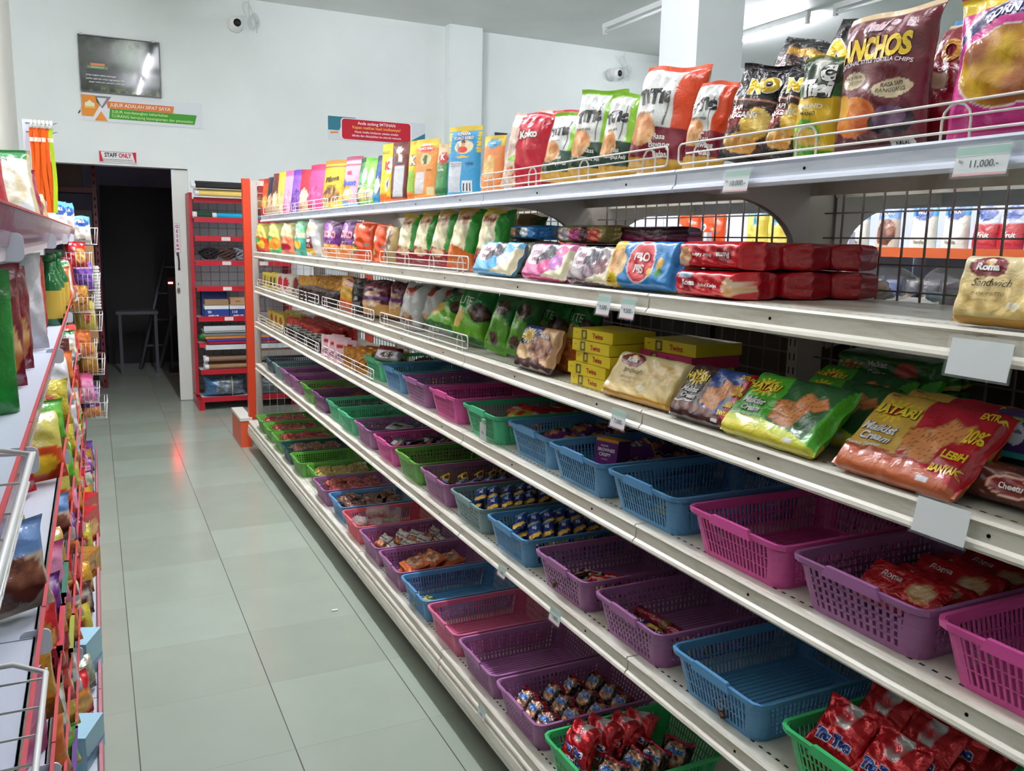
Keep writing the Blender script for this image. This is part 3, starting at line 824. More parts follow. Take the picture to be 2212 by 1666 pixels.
def ring(mb, z0, z1, o0, o1, th, col, n=72, r=.024):
    """band between heights z0 and z1; o0/o1 taper of the outline there"""
    out = []
    for z, o in ((z0, o0), (z1, o1)):
        ro = []; ri = []
        for i in range(n+1):
            p, nn = rr_path(BW-2*o, BD-2*o, r, i/n); ro.append((p[0], p[1], z)); ri.append((p[0]-nn[0]*th, p[1]-nn[1]*th, z))
        out.append((ro, ri))
    P = np.array([out[0][1], out[0][0], out[1][0], out[1][1], out[0][1]])
    mb.grid(P, col, False)
def taper(z): return .006 + .017*(1-z/BH)
def basket_meshes(style):
    c = (255,255,255); b = MB()
    zb = .010; zt = BH-.014
    ring(b, .0, zb, taper(0), taper(zb), .002, c); ring(b, zt, BH-.002, taper(zt), taper(BH), .002, c)
    w_, d_ = BW-2*taper(0)-.002, BD-2*taper(0)-.002
    pts = [rr_path(w_, d_, .022, i/40)[0] for i in range(40)]
    b.prism(pts, 2, .0015, .004, c)
    for k in range(16): b.box((-w_/2+.012+k*(w_-.024)/15-.001, -d_/2+.03, .004), (-w_/2+.012+k*(w_-.024)/15+.001, d_/2-.03, .0055), c)
    if style == 'slat':
        n = 112; frac = .40; mids = [zb+(zt-zb)*k/3 for k in (1, 2)]
    else:
        n = 84; frac = .52; mids = [zb+(zt-zb)*k/5 for k in (1, 2, 3, 4)]
    for z in mids:
        hh = .0010 if style == 'slat' else .0019
        ring(b, z-hh, z+hh, taper(z-hh), taper(z+hh), .0018, c)
    Lp = 2*(BW+BD)
    for i in range(n):
        t0 = (i-frac/2)/n; t1 = (i+frac/2)/n; q = []
        corner = False
        for z in (zb, zt):
            o = taper(z)
            for t in (t0, t1):
                p, nn = rr_path(BW-2*o, BD-2*o, .024, t)
                if abs(nn[0]*nn[1]) > .02: corner = True
                q.append((p[0], p[1], z)); q.append((p[0]-nn[0]*.0018, p[1]-nn[1]*.0018, z))
        b.add(q, [(0,2,6,4), (1,5,7,3), (0,4,5,1), (2,3,7,6)], c)
    if True:      # solid corners
        for k in range(4):
            m = 8; row = []
            L = 2*(BW-.048)+2*(BD-.048)+2*PI*.024
            for z in (zb, zt):
                o = taper(z); a, bb = BW-2*o-.048, BD-2*o-.048; tot = 2*(a+bb)+2*PI*.024; qd = PI*.024/2
                st = [a, a+qd+bb, 2*a+2*qd+bb, 2*a+3*qd+2*bb][k]
                row.append([(*rr_path(BW-2*o, BD-2*o, .024, (st-.006+(qd+.012)*j/m)/tot)[0], z) for j in range(m+1)])
            b.grid(np.array(row), c, True)
    body = b.mesh('basket_body', M_BASKET)
    b = MB()
    ring(b, BH-.004, BH, .0005, .0, .0075, c); ring(b, BH-.009, BH-.004, .0012, .0005, .0018, c)
    # raised grips in the middle of the long and short sides
    rim = b.mesh('basket_rim', M_BASKET)
    b = MB(); g = .045
    b.prism([(-g-.008,BH-.012),(g+.008,BH-.012),(g,BH+.005),(-g,BH+.005)], 1, -BD/2-.002, -BD/2+.006, c)
    g1 = b.mesh('basket_grip', M_BASKET)
    b = MB(); b.prism([(-g-.008,BH-.012),(g+.008,BH-.012),(g,BH+.005),(-g,BH+.005)], 1, BD/2-.006, BD/2+.002, c)
    g2 = b.mesh('basket_grip', M_BASKET)
    return body, rim, g1, g2
BM = {'slat': basket_meshes('slat'), 'hole': basket_meshes('hole')}
BC = dict(blue=(92,156,204), deepblue=(38,90,140), pink=(226,92,168), rose=(216,110,150), coral=(232,104,120), purple=(166,108,160), violet=(128,76,128),
          green=(60,190,112), teal=(78,196,142), leaf=(100,170,66), greyblue=(128,160,160), darkteal=(18,70,72), slate=(70,95,110))
def basket(key, y, color, style, label, dx=0, dz=0, yaw=0):
    x0, z0 = SH[key]
    t = thing('plastic_basket', label, 'basket', (x0+dx+.008+BD/2, y-BW/2, z0+.0005+dz), (0, 0, -PI/2+math.radians(yaw)), 'plastic baskets on the white rack')
    c = (*lin(BC[color]), 1)
    for nm, me in zip(('body', 'rim', 'grip', 'grip'), BM[style]):
        o = obj(nm, me, t); o.color = c
    return t
# y of each basket's far side, colour, style, what the label says
Lv = {'L4': 'fourth shelf', 'L5': 'fifth shelf', 'B': 'bottom deck'}
BASKETS = [
 ('L4', 1.16, 'teal', 'slat', 'green plastic basket at the far end of the basket row on the fourth shelf', .02),
 ('L4', .885, 'blue', 'slat', 'blue plastic basket between green and purple baskets on the fourth shelf, holding yellow sachets', .01),
 ('L4', .605, 'purple', 'hole', 'empty purple plastic basket between a blue and a pink one on the fourth shelf', 0),
 ('L4', .335, 'pink', 'slat', 'pink plastic basket on the fourth shelf with a green basket to its right', 0),
 ('L4', .048, 'teal', 'slat', 'green plastic basket of red packets with a card clipped on its front, fourth shelf', 0),
 ('L4', -.235, 'blue', 'slat', 'leftmost of three blue plastic baskets side by side on the fourth shelf', .012),
 ('L4', -.488, 'blue', 'slat', 'middle of three blue baskets on the fourth shelf, with a purple brownie box', 0),
 ('L4', -.752, 'blue', 'slat', 'rightmost of three blue plastic baskets on the fourth shelf, nearly empty', 0),
 ('L4', -1.03, 'pink', 'slat', 'bright pink empty plastic basket between a blue and a purple one on the fourth shelf', 0),
 ('L4', -1.292, 'purple', 'hole', 'purple plastic basket holding red wafer packs on the fourth shelf', 0),
 ('L4', -1.548, 'pink', 'slat', 'bright pink plastic basket cut by the right edge of the picture', 0),
 ('L5', 3.34, 'slate', 'hole', 'dark blue grey basket at the very far end of the fifth shelf', .0),
 ('L5', 3.07, 'greyblue', 'hole', 'pale grey blue basket second from the far end of the fifth shelf', 0),
 ('L5', 2.81, 'purple', 'hole', 'farther of two adjoining purple baskets near the far end of the fifth shelf', 0),
 ('L5', 2.54, 'purple', 'hole', 'nearer of two adjoining purple baskets near the far end of the fifth shelf', 0),
 ('L5', 2.27, 'leaf', 'hole', 'grass green basket between purple baskets on the far half of the fifth shelf', 0),
 ('L5', 2.01, 'violet', 'hole', 'dark purple basket just beyond the two sea green ones on the fifth shelf', 0),
 ('L5', 1.75, 'teal', 'slat', 'farther of two sea green baskets side by side on the fifth shelf', .01),
 ('L5', 1.49, 'teal', 'slat', 'nearer of two sea green baskets side by side on the fifth shelf', 0),
 ('L5', 1.22, 'purple', 'hole', 'purple basket with a silver packet, right of the sea green pair on the fifth shelf', 0),
 ('L5', .94, 'pink', 'slat', 'pink basket of dark blue sachets on the fifth shelf', 0),
 ('L5', .67, 'leaf', 'hole', 'empty grass green basket next to the pink one on the fifth shelf', 0),
 ('L5', .40, 'purple', 'hole', 'purple basket of yellow and blue wafer bars on the fifth shelf', 0),
 ('L5', .125, 'greyblue', 'hole', 'grey green basket full of dark blue wafer bars on the fifth shelf', 0),
 ('L5', -.15, 'blue', 'slat', 'blue basket full of dark blue wafer bars on the fifth shelf', 0),
 ('L5', -.445, 'purple', 'hole', 'purple basket with a few red and yellow sweets on the fifth shelf', 0),
 ('L5', -.73, 'purple', 'hole', 'purple basket with red and navy tubes on the fifth shelf', 0),
 ('L5', -1.01, 'blue', 'slat', 'empty blue basket right of the purple ones on the fifth shelf', 0),
 ('L5', -1.30, 'green', 'slat', 'green basket of shiny red packs at the right end of the fifth shelf', 0),
 ('B', 3.38, 'leaf', 'hole', 'grass green basket at the very far end of the bottom deck', 0),
 ('B', 3.11, 'leaf', 'hole', 'grass green basket of red crackers, second from the far end of the bottom deck', 0),
 ('B', 2.83, 'leaf', 'hole', 'grass green basket right beside the dark teal one on the bottom deck', 0),
 ('B', 2.56, 'darkteal', 'hole', 'dark teal basket between grass green ones on the bottom deck', 0),
 ('B', 2.29, 'leaf', 'hole', 'nearly empty grass green basket right of the dark teal one on the bottom deck', 0),
 ('B', 2.02, 'leaf', 'slat', 'light green basket pushed back beyond the purple one, bottom deck', .03),
 ('B', 1.76, 'purple', 'hole', 'purple basket of red cracker bags, left of a blue one on the bottom deck', 0),
 ('B', 1.485, 'blue', 'slat', 'blue basket of brown cracker bags between purple and coral baskets on the bottom deck', .01),
 ('B', 1.21, 'coral', 'slat', 'coral red basket heaped with clear bags on the bottom deck', 0),
 ('B', .95, 'purple', 'hole', 'purple basket of white and brown striped packets on the bottom deck', 0),
 ('B', .69, 'purple', 'hole', 'purple basket of orange biscuit packets on the bottom deck', 0),
 ('B', .43, 'blue', 'slat', 'blue basket with one small green packet on the bottom deck', 0),
 ('B', .17, 'rose', 'slat', 'empty rose pink basket on the bottom deck', 0),
 ('B', -.09, 'purple', 'hole', 'empty purple basket right of the rose pink one on the bottom deck', 0),
 ('B', -.35, 'purple', 'hole', 'purple basket of black and blue wafer packets on the bottom deck', 0),
 ('B', -.62, 'green', 'slat', 'green basket of shiny red and dark packs at the near end of the bottom deck', 0)]
for k, y, c, st, lb, dx in BASKETS: basket(k, y, c, st, lb, dx)

# ------------------------------------------------------------------ printed designs
W_ = (236,236,232)
def A(ops, texts=(), n=(20, 26), mat=None, back=None): return dict(ops=ops, texts=texts, n=n, mat=mat, back=back)
ART = {}
def simple(base, top, foot, blob=None, txt=None, tc=W_, ts=.12, tr=0, n=(16, 20), mat=None):
    ops = [('fill', base), ('rect', 0, .86, 1, 1, top), ('below', .22, .2, foot, .06)]
    if blob: ops.append(('noise', .5, .36, .34, .17, blob, tuple(min(255, c+60) for c in blob), 16))
    return A(ops, [(txt, .5, .66, ts, tc, {'r': tr})] if txt else (), n, mat)
ART['red_brown'] = simple((160,28,24), (196,90,40), (120,20,20), (150,90,40))
ART['orange_red'] = simple((206,72,26), (170,34,24), (160,30,20), (200,140,60))
ART['navy_cream'] = simple((34,38,56), (40,40,50), (190,160,120), (170,140,100))
ART['brown_cream'] = simple((92,46,38), (110,40,36), (190,160,130), (200,170,130))
ART['yellow_cream'] = simple((206,178,80), (214,180,40), (210,190,140), (190,150,90))
ART['pale_pink'] = simple((232,150,190), (214,90,140), (220,120,170), (200,120,150))
ART['violet_foil'] = simple((146,96,200), (110,60,170), (130,80,190), (90,50,140), mat='FOIL')
ART['crimson'] = simple((190,28,58), (160,20,50), (200,150,110), (220,190,140))
ART['magenta'] = simple((206,62,128), (170,20,80), (196,60,120), (150,40,100))
ART['pillows'] = A([('fill', (222,168,24)), ('rect', 0, .93, 1, 1, (170,110,20)), ('rect', 0, .86, 1, .89, (60,40,20)), ('noise', .5, .27, .4, .17, (60,34,18), (210,150,60), 12), ('below', .12, .1, (230,190,60), 0)],
    [('Pillows', .5, .6, .16, (40,24,14), {'r': .12, 'b': .03}), ('COKELAT', .5, .45, .07, (60,34,18))], (24, 30))
ART['sponge'] = A([('fill', (232,164,186)), ('rect', 0, .93, 1, 1, (150,60,90)), ('rect', 0, .82, 1, .85, (120,40,60)), ('ell', .35, .3, .3, .15, (240,150,60)), ('noise', .5, .22, .3, .12, (240,190,120), (250,230,190), 9), ('below', .08, .06, (140,200,232), 0)],
    [('Spoon', .5, .46, .17, (40,90,190), {'b': .04, 's': .2}), ('MEL', .45, .66, .1, (190,40,90), {'b': .03})], (24, 30))
ART['green_choc'] = A([('fill', (44,120,50)), ('rect', 0, .9, 1, 1, (24,60,40)), ('right', .45, .05, (110,196,60)), ('ell', .6, .6, .2, .18, (180,225,190)), ('ell', .25, .55, .14, .14, (90,160,100)), ('noise', .6, .2, .35, .14, (200,180,110), (240,230,190), 10)],
    [('KANGO', .5, .38, .09, (235,240,225), {'b': .02})], (20, 26))
ART['lime_pouch'] = A([('fill', (130,206,60)), ('rect', 0, .9, 1, 1, (90,180,50)), ('ell', .5, .58, .28, .2, (200,210,230)), ('noise', .5, .2, .4, .14, (230,220,160), (250,245,210), 10)], [('KANGO', .5, .38, .09, (240,245,225), {'b': .02})], (20, 26))
ART['royal_blue'] = simple((36,70,150), (30,40,90), (50,140,190), (200,200,190))
ART['yellow_k'] = A([('fill', (226,204,26)), ('below', .16, .12, (226,110,30), 0), ('ell', .75, .62, .22, .14, (240,240,235)), ('ell', .7, .3, .12, .1, (240,240,235)), ('ell', .72, .3, .06, .06, (60,50,40))],
    [('KUACI', .4, .85, .07, (90,60,30)), ('K', .6, .62, .18, (200,50,40), {'b': .05})], (18, 24))
ART['brown_label'] = A([('fill', (98,36,34)), ('rect', .3, .08, .84, .6, (202,206,210)), ('rect', 0, 0, 1, .05, (200,90,30)), ('ell', .45, .86, .2, .055, (232,214,196)), ('ell', .55, .72, .13, .07, (230,220,210))], [('adna', .5, .655, .05, (30,90,120), {'b': .02})], (22, 32))
ART['yellow_green'] = A([('fill', (222,202,40)), ('below', .5, .42, (140,190,60), .05), ('below', .12, .1, (226,110,40), 0)], [('K', .6, .66, .2, W_, {'b': .06, 'out': (170,40,40), 'out_w': .05})], (14, 20))
ART['orange_kuaci'] = A([('fill', (222,140,62)), ('rect', 0, .86, 1, 1, (222,196,60)), ('ell', .5, .84, .34, .06, (205,70,40)), ('ell', .52, .66, .24, .1, (206,208,150)), ('ell', .52, .65, .09, .08, (70,70,40)), ('rect', .12, .1, .55, .44, (208,206,206)), ('rect', .68, .06, .92, .2, (214,208,160))],
    [('KENAPA', .5, .9, .05, W_, {'b': .03}), ('KUACI REBO', .5, .84, .06, W_, {'b': .03}), ('adna', .72, .48, .055, (110,60,30), {'b': .02})], (28, 40))
ART['green_red'] = A([('fill', (74,140,80)), ('rect', 0, .62, 1, 1, (214,190,150)), ('ell', .6, .72, .36, .11, (190,40,46)), ('below', .2, .14, (40,110,60), 0)], [('K', .6, .74, .15, W_, {'b': .05}), ('SUPER', .55, .5, .06, W_)], (14, 22))
ART['blue_kuaci'] = A([('fill', (40,150,204)), ('rect', 0, .93, 1, 1, (226,200,60))] +
    [('ell', .03, .63+.045*i, .07+.015*(i % 2), .02, (226,200,50)) for i in range(9)] + [('ell', .97, .63+.045*i, .07+.015*(i % 2), .02, (226,200,50)) for i in range(9)] +
    [('ell', .5, .93, .10, .03, (226,200,60)), ('ell', .52, .7, .29, .1, (228,220,178)), ('ell', .48, .66, .15, .05, (206,52,36)), ('ell', .5, .745, .065, .045, (214,150,120)), ('ell', .5, .775, .07, .028, (90,40,36)), ('rect', .3, .675, .36, .75, (150,190,180)),
     ('rect', .09, .05, .50, .49, (206,214,222)), ('rect', .56, .05, .86, .21, (214,222,226)), ('ell', .5, .555, .2, .016, (232,190,60))] + [('rect', .6+.022*i, .06, .609+.022*i, .17, (30,30,34)) for i in range(10)],
    [('KENAPA', .5, .885, .062, W_, {'b': .03, 'out': (30,80,150), 'out_w': .04}), ('KUACI REBO', .5, .825, .062, W_, {'b': .03, 'out': (30,80,150), 'out_w': .04}), ('adna', .74, .46, .07, (20,60,110), {'b': .03}), ('INFORMASI NILAI GIZI', .3, .455, .022, (90,100,110)), ('NUTRITION FACTS', .3, .425, .022, (90,100,110))], (64, 80))
ART['orange_kuaci2'] = A([('fill', (214,130,62)), ('rect', 0, .82, 1, 1, (226,196,50)), ('ell', .5, .86, .35, .07, (40,150,190)), ('noise', .4, .45, .3, .2, (200,160,80), (230,200,140), 8)], [('NAPA', .5, .86, .05, W_, {'b': .03})], (20, 26))
ART['red_chili'] = A([('fill', (196,26,50)), ('mott', (214,60,84), 6), ('rect', 0, .0, .28, 1, (208,190,178)), ('noise', .3, .45, .3, .42, (196,170,150), (238,230,220), 7), ('ell', .5, .36, .3, .05, (120,190,50)), ('ell', .42, .2, .28, .1, (220,210,170)), ('noise', .42, .19, .25, .08, (190,60,60), (225,215,180), 16), ('right', .5, -.2, (186,20,44))],
    [('Koko', .62, .68, .13, W_, {'b': .05, 'r': .15, 'out': (150,20,40), 'out_w': .05})], (44, 56))
tic = lambda foot, side, tag_, ttl=(22,22,24): A([('fill', (222,226,222)), ('right', .76, -.05, side), ('rect', 0, .95, 1, 1, side), ('below', .40, .40, foot, 0), ('noise', .28, .38, .26, .16, (206,130,70), (236,196,140), 9), ('below', .13, .13, (206,160,50), 0), ('right', 1.2, .0, side), ('rect', .64, .42, .655, .84, (30,50,30)), ('rect', .1, .9, .66, .905, (120,120,120))],
    [('Ti', .22, .66, .17, ttl, {'b': .05, 'r': .2}), ('Tic', .5, .68, .19, ttl, {'b': .06, 'r': .15}), ('crunchy stick', .34, .53, .045, (60,60,60), {'s': .2})] + tag_, (56, 70))
ART['tic_green'] = tic((18,66,48), (134,192,36), [('Rasa', .55, .30, .07, W_, {'b': .02}), ('Rumput Asli', .55, .22, .065, W_, {'b': .02})])
ART['tic_orange'] = tic((122,22,44), (220,72,26), [('Rasa', .62, .31, .07, W_, {'b': .02}), ('Bawang', .62, .24, .08, W_, {'b': .03}), ('Pedas', .62, .16, .075, W_, {'b': .03})])
ART['potato_black'] = A([('fill', (30,26,26)), ('below', .55, .62, (66,40,38), .03), ('rect', 0, .585, 1, .6, (190,140,120)), ('ell', .2, .4, .26, .12, (120,30,30)), ('noise', .68, .36, .25, .16, (226,180,70), (240,214,130), 6), ('noise', .45, .16, .3, .1, (210,150,70), (240,210,150), 8), ('below', .08, .06, (24,20,22), 0)],
    [('NO', .6, .74, .2, (232,190,40), {'b': .07, 'out': (235,235,230), 'out_w': .05, 'r': .1}), ('SAPI', .28, .5, .07, W_, {'b': .03, 'r': .1}), ('PANGGANG', .32, .42, .085, W_, {'b': .04, 'r': .12})], (48, 60), 'FOIL')
ART['potato_back'] = A([('fill', (26,22,22)), ('rect', 0, .45, .5, .8, (60,40,36)), ('rect', .5, .38, .96, .66, (196,196,190)), ('rect', .2, .82, .8, .88, (200,150,50))] + [('rect', .54+.04*i, .4, .55+.04*i, .62, (60,60,60)) for i in range(10)], (), (30, 36), 'FOIL')
ART['thai_yellow'] = A([('fill', (226,190,40)), ('rect', 0, .6, 1, .98, (60,110,60)), ('noise', .5, .82, .5, .16, (40,60,40), (230,230,220), 6), ('ell', .35, .22, .4, .14, (90,180,40)), ('noise', .4, .2, .28, .09, (230,180,70), (245,220,130), 8), ('below', .07, .07, (80,170,40), 0)],
    [('C', .7, .82, .2, W_, {'b': .09, 'out': (20,30,24), 'out_w': .05}), ('Thai', .5, .66, .2, W_, {'b': .08, 'out': (20,30,24), 'out_w': .05}), ('THAILAND', .4, .49, .065, W_, {'b': .02}), ('MANGO', .45, .42, .05, (60,60,20))], (36, 46))
ART['anchos'] = A([('fill', (104,34,44)), ('rect', 0, .955, 1, 1, (214,190,150)), ('below', .10, .10, (84,26,38), 0), ('ell', .25, .50, .15, .06, (214,200,160)), ('ell', .72, .41, .20, .065, (214,200,160)),
    ('noise', .28, .24, .27, .14, (200,90,30), (236,150,60), 7), ('noise', .12, .33, .14, .08, (222,150,60), (240,190,90), 6), ('ell', .7, .19, .24, .10, (34,24,36)), ('noise', .68, .22, .18, .07, (90,60,90), (130,100,130), 9), ('rect', .66, .015, .9, .065, (220,224,226))],
    [('Oishi', .40, .862, .095, (238,200,212), {'b': .05, 's': .2, 'out': (246,240,240), 'out_w': .03}), ('ANCHOS', .46, .70, .205, (238,204,44), {'b': .05, 'sx': .70, 'r': -.02, 'out': (60,20,30), 'out_w': .03}),
     ('TRADITIONAL STYLE TORTILLA CHIPS', .43, .585, .041, (226,222,226), {'b': .02, 'arc': .8, 'r': -.02}), ('MADE FROM', .25, .52, .03, (70,50,40)), ('WHOLE CORN', .25, .485, .03, (70,50,40)), ('RASA SAPI', .72, .435, .04, (70,50,40)), ('PANGGANG', .72, .395, .04, (70,50,40)), ('HALAL', .79, .04, .033, (20,40,60), {'b': .02})], (90, 110))
ART['anchos_red'] = A([('fill', (132,16,34)), ('mott', (165,30,52), 3), ('rect', 0, .965, 1, 1, (200,180,150)), ('ell', .3, .48, .2, .07, (200,180,150)), ('below', .1, .1, (90,14,28), 0)],
    [('OS', .45, .70, .22, (226,160,50), {'b': .06}), ('CHIPS', .35, .565, .045, (226,222,226), {'b': .02})], (40, 50))
ART['plain_blue'] = A([('fill', (42,120,186)), ('mott', (70,150,205), 4)], (), (14, 18))
ART['corn_chips'] = A([('fill', (204,42,138)), ('rect', 0, .86, 1, .985, (226,196,30)), ('rect', 0, .80, 1, .86, (200,40,120)), ('ell', .5, .57, .48, .31, (230,220,240)), ('ell', .5, .57, .47, .30, (44,40,104)), ('ell', .5, .47, .48, .29, (204,42,138)),
    ('ell', .5, .43, .42, .27, (240,226,220)), ('noise', .5, .43, .405, .26, (150,80,20), (232,190,44), 5), ('below', .13, .13, (206,40,140), 0)],
    [('Tortilla Chips', .5, .92, .045, (70,60,20), {'s': .2}), ('CORN CHIPS', .52, .755, .095, (226,230,240), {'b': .04, 'arc': .55, 'sx': .8})], (80, 90))
# second shelf
def cracker_bag(film, foot, extra=()): return A([('fill', (214,206,150)), ('mott', (240,236,200), 7), ('below', .42, .3, foot, .06)] + list(extra), (), (22, 26))
ART['marble_yellow'] = A([('fill', (206,196,90)), ('mott', (226,214,150), 13), ('below', .5, .45, (214,76,30), .05), ('ell', .6, .25, .25, .15, (230,190,40)), ('ell', .3, .4, .2, .1, (60,150,70))], (), (22, 26))
ART['marble_green'] = A([('fill', (196,206,110)), ('mott', (230,224,160), 13), ('below', .55, .4, (66,170,80), .05), ('ell', .7, .3, .3, .2, (232,140,40)), ('ell', .3, .2, .2, .12, (240,210,50))], (), (22, 26))
ART['salmon'] = A([('fill', (222,210,150)), ('mott', (240,230,190), 12), ('below', .6, .5, (226,130,90), .04), ('ell', .5, .2, .35, .14, (170,20,50))], (), (20, 24))
ART['teal_cream'] = A([('fill', (226,222,190)), ('rect', 0, .62, 1, 1, (120,190,140)), ('below', .5, .5, (40,150,130), 0), ('ell', .5, .3, .3, .12, (240,200,80))], [('SALT', .5, .72, .12, W_, {'b': .04})], (18, 22))
ART['beef_white'] = A([('fill', (206,206,206)), ('ell', .4, .75, .3, .15, (220,190,150)), ('rect', .1, .2, .6, .5, (120,40,40)), ('ell', .4, .12, .3, .08, (226,180,60))], [('BEEF', .36, .4, .11, W_, {'b': .03}), ('BBQ', .36, .28, .11, W_, {'b': .03})], (20, 24))
ART['koko'] = A([('fill', (106,40,130)), ('noise', .5, .8, .45, .22, (190,170,200), (120,60,140), 8), ('below', .36, .34, (226,140,60), .03), ('noise', .5, .22, .4, .14, (220,120,60), (245,200,130), 8)],
    [('KOKO', .5, .62, .22, (236,170,190), {'b': .08, 'out': (150,30,60), 'out_w': .04, 'sx': .8}), ('SPICY', .5, .42, .09, W_, {'b': .03})], (28, 32))
ART['orange_snack'] = A([('fill', (220,78,26)), ('ell', .15, .55, .16, .12, W_), ('ell', .2, .3, .2, .12, (60,110,50)), ('below', .12, .1, (224,96,30), 0), ('noise', .2, .28, .15, .08, (190,150,60), (230,200,120), 9), ('rect', .7, .36, .9, .44, (120,120,120))], [('Q', .18, .54, .14, (30,20,20), {'b': .06})], (26, 30))
ART['nut_cream'] = A([('fill', (190,170,120)), ('noise', .4, .6, .4, .4, (120,70,50), (240,230,210), 7)], (), (14, 18))
ART['rice_green'] = A([('fill', (226,218,176)), ('mott', (244,240,214), 7), ('rect', 0, .78, 1, 1, (222,196,60)), ('noise', .45, .80, .3, .12, (170,120,80), (230,210,180), 14), ('right', .84, -.2, (38,150,44)), ('below', .32, .24, (150,24,44), .02), ('ell', .5, .22, .28, .07, (226,190,150))],
    [('Kriuk', .42, .80, .11, (120,50,40), {'b': .03, 'r': .2})], (40, 46))
ART['rice_orange'] = A([('fill', (226,218,176)), ('mott', (244,240,214), 7), ('rect', 0, .74, 1, 1, (222,176,40)), ('noise', .45, .80, .3, .12, (170,120,80), (230,210,180), 14), ('right', .82, -.17, (38,150,44)), ('below', .36, .24, (214,110,40), .02)],
    [('Kriuk', .42, .80, .11, (120,50,40), {'b': .03, 'r': .2})], (40, 46))
ART['brown_rice'] = A([('fill', (120,90,50)), ('mott', (60,80,40), 6), ('right', .8, .0, (30,90,40))], (), (16, 20))
goodcr = lambda c, mid, side: A([('fill', (228,224,196)), ('below', 1.2, 1.0, mid, 0), ('right', .45, .65, (232,226,190)), ('ell', .25, .62, .2, .28, (238,232,238)), ('ell', .55, .75, .14, .3, (70,72,84)), ('ell', .45, .5, .17, .2, (60,56,70)), ('ell', .52, .3, .16, .2, c), ('ell', .75, .42, .15, .22, side), ('below', .10, .0, c, 0)],
    [('Good', .25, .7, .17, (150,70,100), {'b': .02}), ('crew', .25, .5, .17, (150,70,100), {'b': .02})], (54, 44))
ART['cream_blue'] = goodcr((60,160,214), (120,190,226), (225,230,235))
ART['cream_pink'] = goodcr((206,44,130), (226,130,176), (190,110,190))
ART['cream_grey'] = goodcr((100,70,90), (150,140,140), (120,70,80))
ART['film_gold'] = A([('fill', (196,180,110)), ('mott', (230,220,160), 5), ('ell', .2, .5, .12, .4, (236,226,226)), ('ell', .42, .45, .12, .38, (206,70,140)), ('ell', .6, .5, .12, .4, (90,50,60)), ('ell', .78, .45, .12, .4, (214,90,60))], (), (36, 16), 'FOIL')
ART['film_blue'] = A([('fill', (30,120,190)), ('mott', (60,150,210), 5), ('ell', .35, .5, .1, .35, (200,160,120)), ('ell', .5, .5, .1, .35, (50,60,80)), ('ell', .65, .5, .1, .35, (225,235,240))], (), (30, 16), 'FOIL')
ART['film_silver'] = A([('fill', (150,160,140)), ('mott', (200,205,190), 5)], (), (24, 14), 'FOIL')
ART['film_pink'] = A([('fill', (190,30,110)), ('mott', (206,60,136), 4), ('ell', .35, .35, .12, .4, (236,200,216))], (), (26, 16))
ART['film_dark'] = A([('fill', (96,34,60)), ('mott', (50,24,34), 4), ('rect', 0, 0, 1, .5, (150,24,90))], (), (26, 12))
ART['film_black'] = A([('fill', (34,32,32)), ('mott', (70,66,60), 6)], (), (26, 14), 'FOIL')
ART['slai'] = A([('fill', (34,132,200)), ('right', .33, -.05, (34,132,200)), ('rect', 0, 0, .26, 1, (226,196,30)), ('ell', .28, .5, .1, .6, (34,132,200)), ('rect', 0, 0, .22, 1, (226,196,30)), ('ell', .15, .52, .11, .26, (206,140,70)), ('noise', .21, .46, .09, .24, (214,170,110), (240,214,160), 8),
    ('ell', .52, .52, .20, .46, (238,226,230)), ('ell', .52, .52, .185, .425, (206,30,50)), ('ell', .80, .48, .05, .13, (216,170,50)), ('ell', .80, .30, .05, .08, (50,140,60)), ('ell', .68, .3, .035, .09, (210,190,80))],
    [('Slai', .52, .37, .24, W_, {'b': .04, 'r': PI}), ("O'lai", .53, .62, .24, W_, {'b': .04, 'r': PI}), ('Selai', .09, .13, .06, (120,50,30)), ('Nanas', .09, .07, .06, (120,50,30))], (84, 60))
ART['roma_red'] = A([('fill', (196,22,36)), ('rect', .06, .12, .44, .86, (206,30,42)), ('ell', .26, .5, .13, .3, (150,20,34)), ('rect', .1, .68, .3, .86, (150,200,225)), ('noise', .88, .42, .1, .34, (206,150,90), (236,220,200), 7)],
    [('Roma', .27, .52, .27, W_, {'b': .04}), ('Biskuit Kelapa', .58, .46, .17, W_, {'b': .02, 's': .15})], (56, 20))
ART['roma_red_flip'] = A(ART['roma_red']['ops'][:1]+[('ell', .74, .5, .13, .3, (150,20,34)), ('noise', .14, .42, .1, .34, (206,150,90), (236,220,200), 7)],
    [('Roma', .73, .52, .27, W_, {'b': .04, 'r': PI}), ('Biskuit Kelapa', .42, .50, .17, W_, {'b': .02, 's': .15, 'r': PI})], (56, 20))
ART['roma_plain'] = A([('fill', (176,16,32)), ('mott', (200,30,48), 5)], (), (30, 14))
ART['sandwich'] = A([('gradv', (214,180,96), (232,218,168)), ('mott', (240,232,196), 2, 6), ('ell', .27, .80, .17, .155, (122,24,34)), ('ell', .27, .87, .045, .05, (220,180,120)), ('noise', .74, .55, .2, .14, (216,180,110), (240,220,170), 7), ('noise', .7, .72, .2, .1, (214,176,100), (236,214,160), 9), ('ell', .56, .25, .06, .06, (240,232,200)), ('below', .07, .07, (196,146,50), 0)],
    [('Roma', .27, .79, .14, W_, {'b': .05}), ('Sandwich', .34, .56, .155, (80,60,30), {'s': .3, 'b': .005}), ('PEANUT BUTTER', .33, .40, .066, (110,80,40), {'s': .3, 'b': .005}), ('(KRIM KACANG)', .33, .31, .045, (130,100,60), {'s': .3, 'b': 0}), ('HALAL', .16, .14, .04, (110,80,40), {'b': 0})], (72, 60))
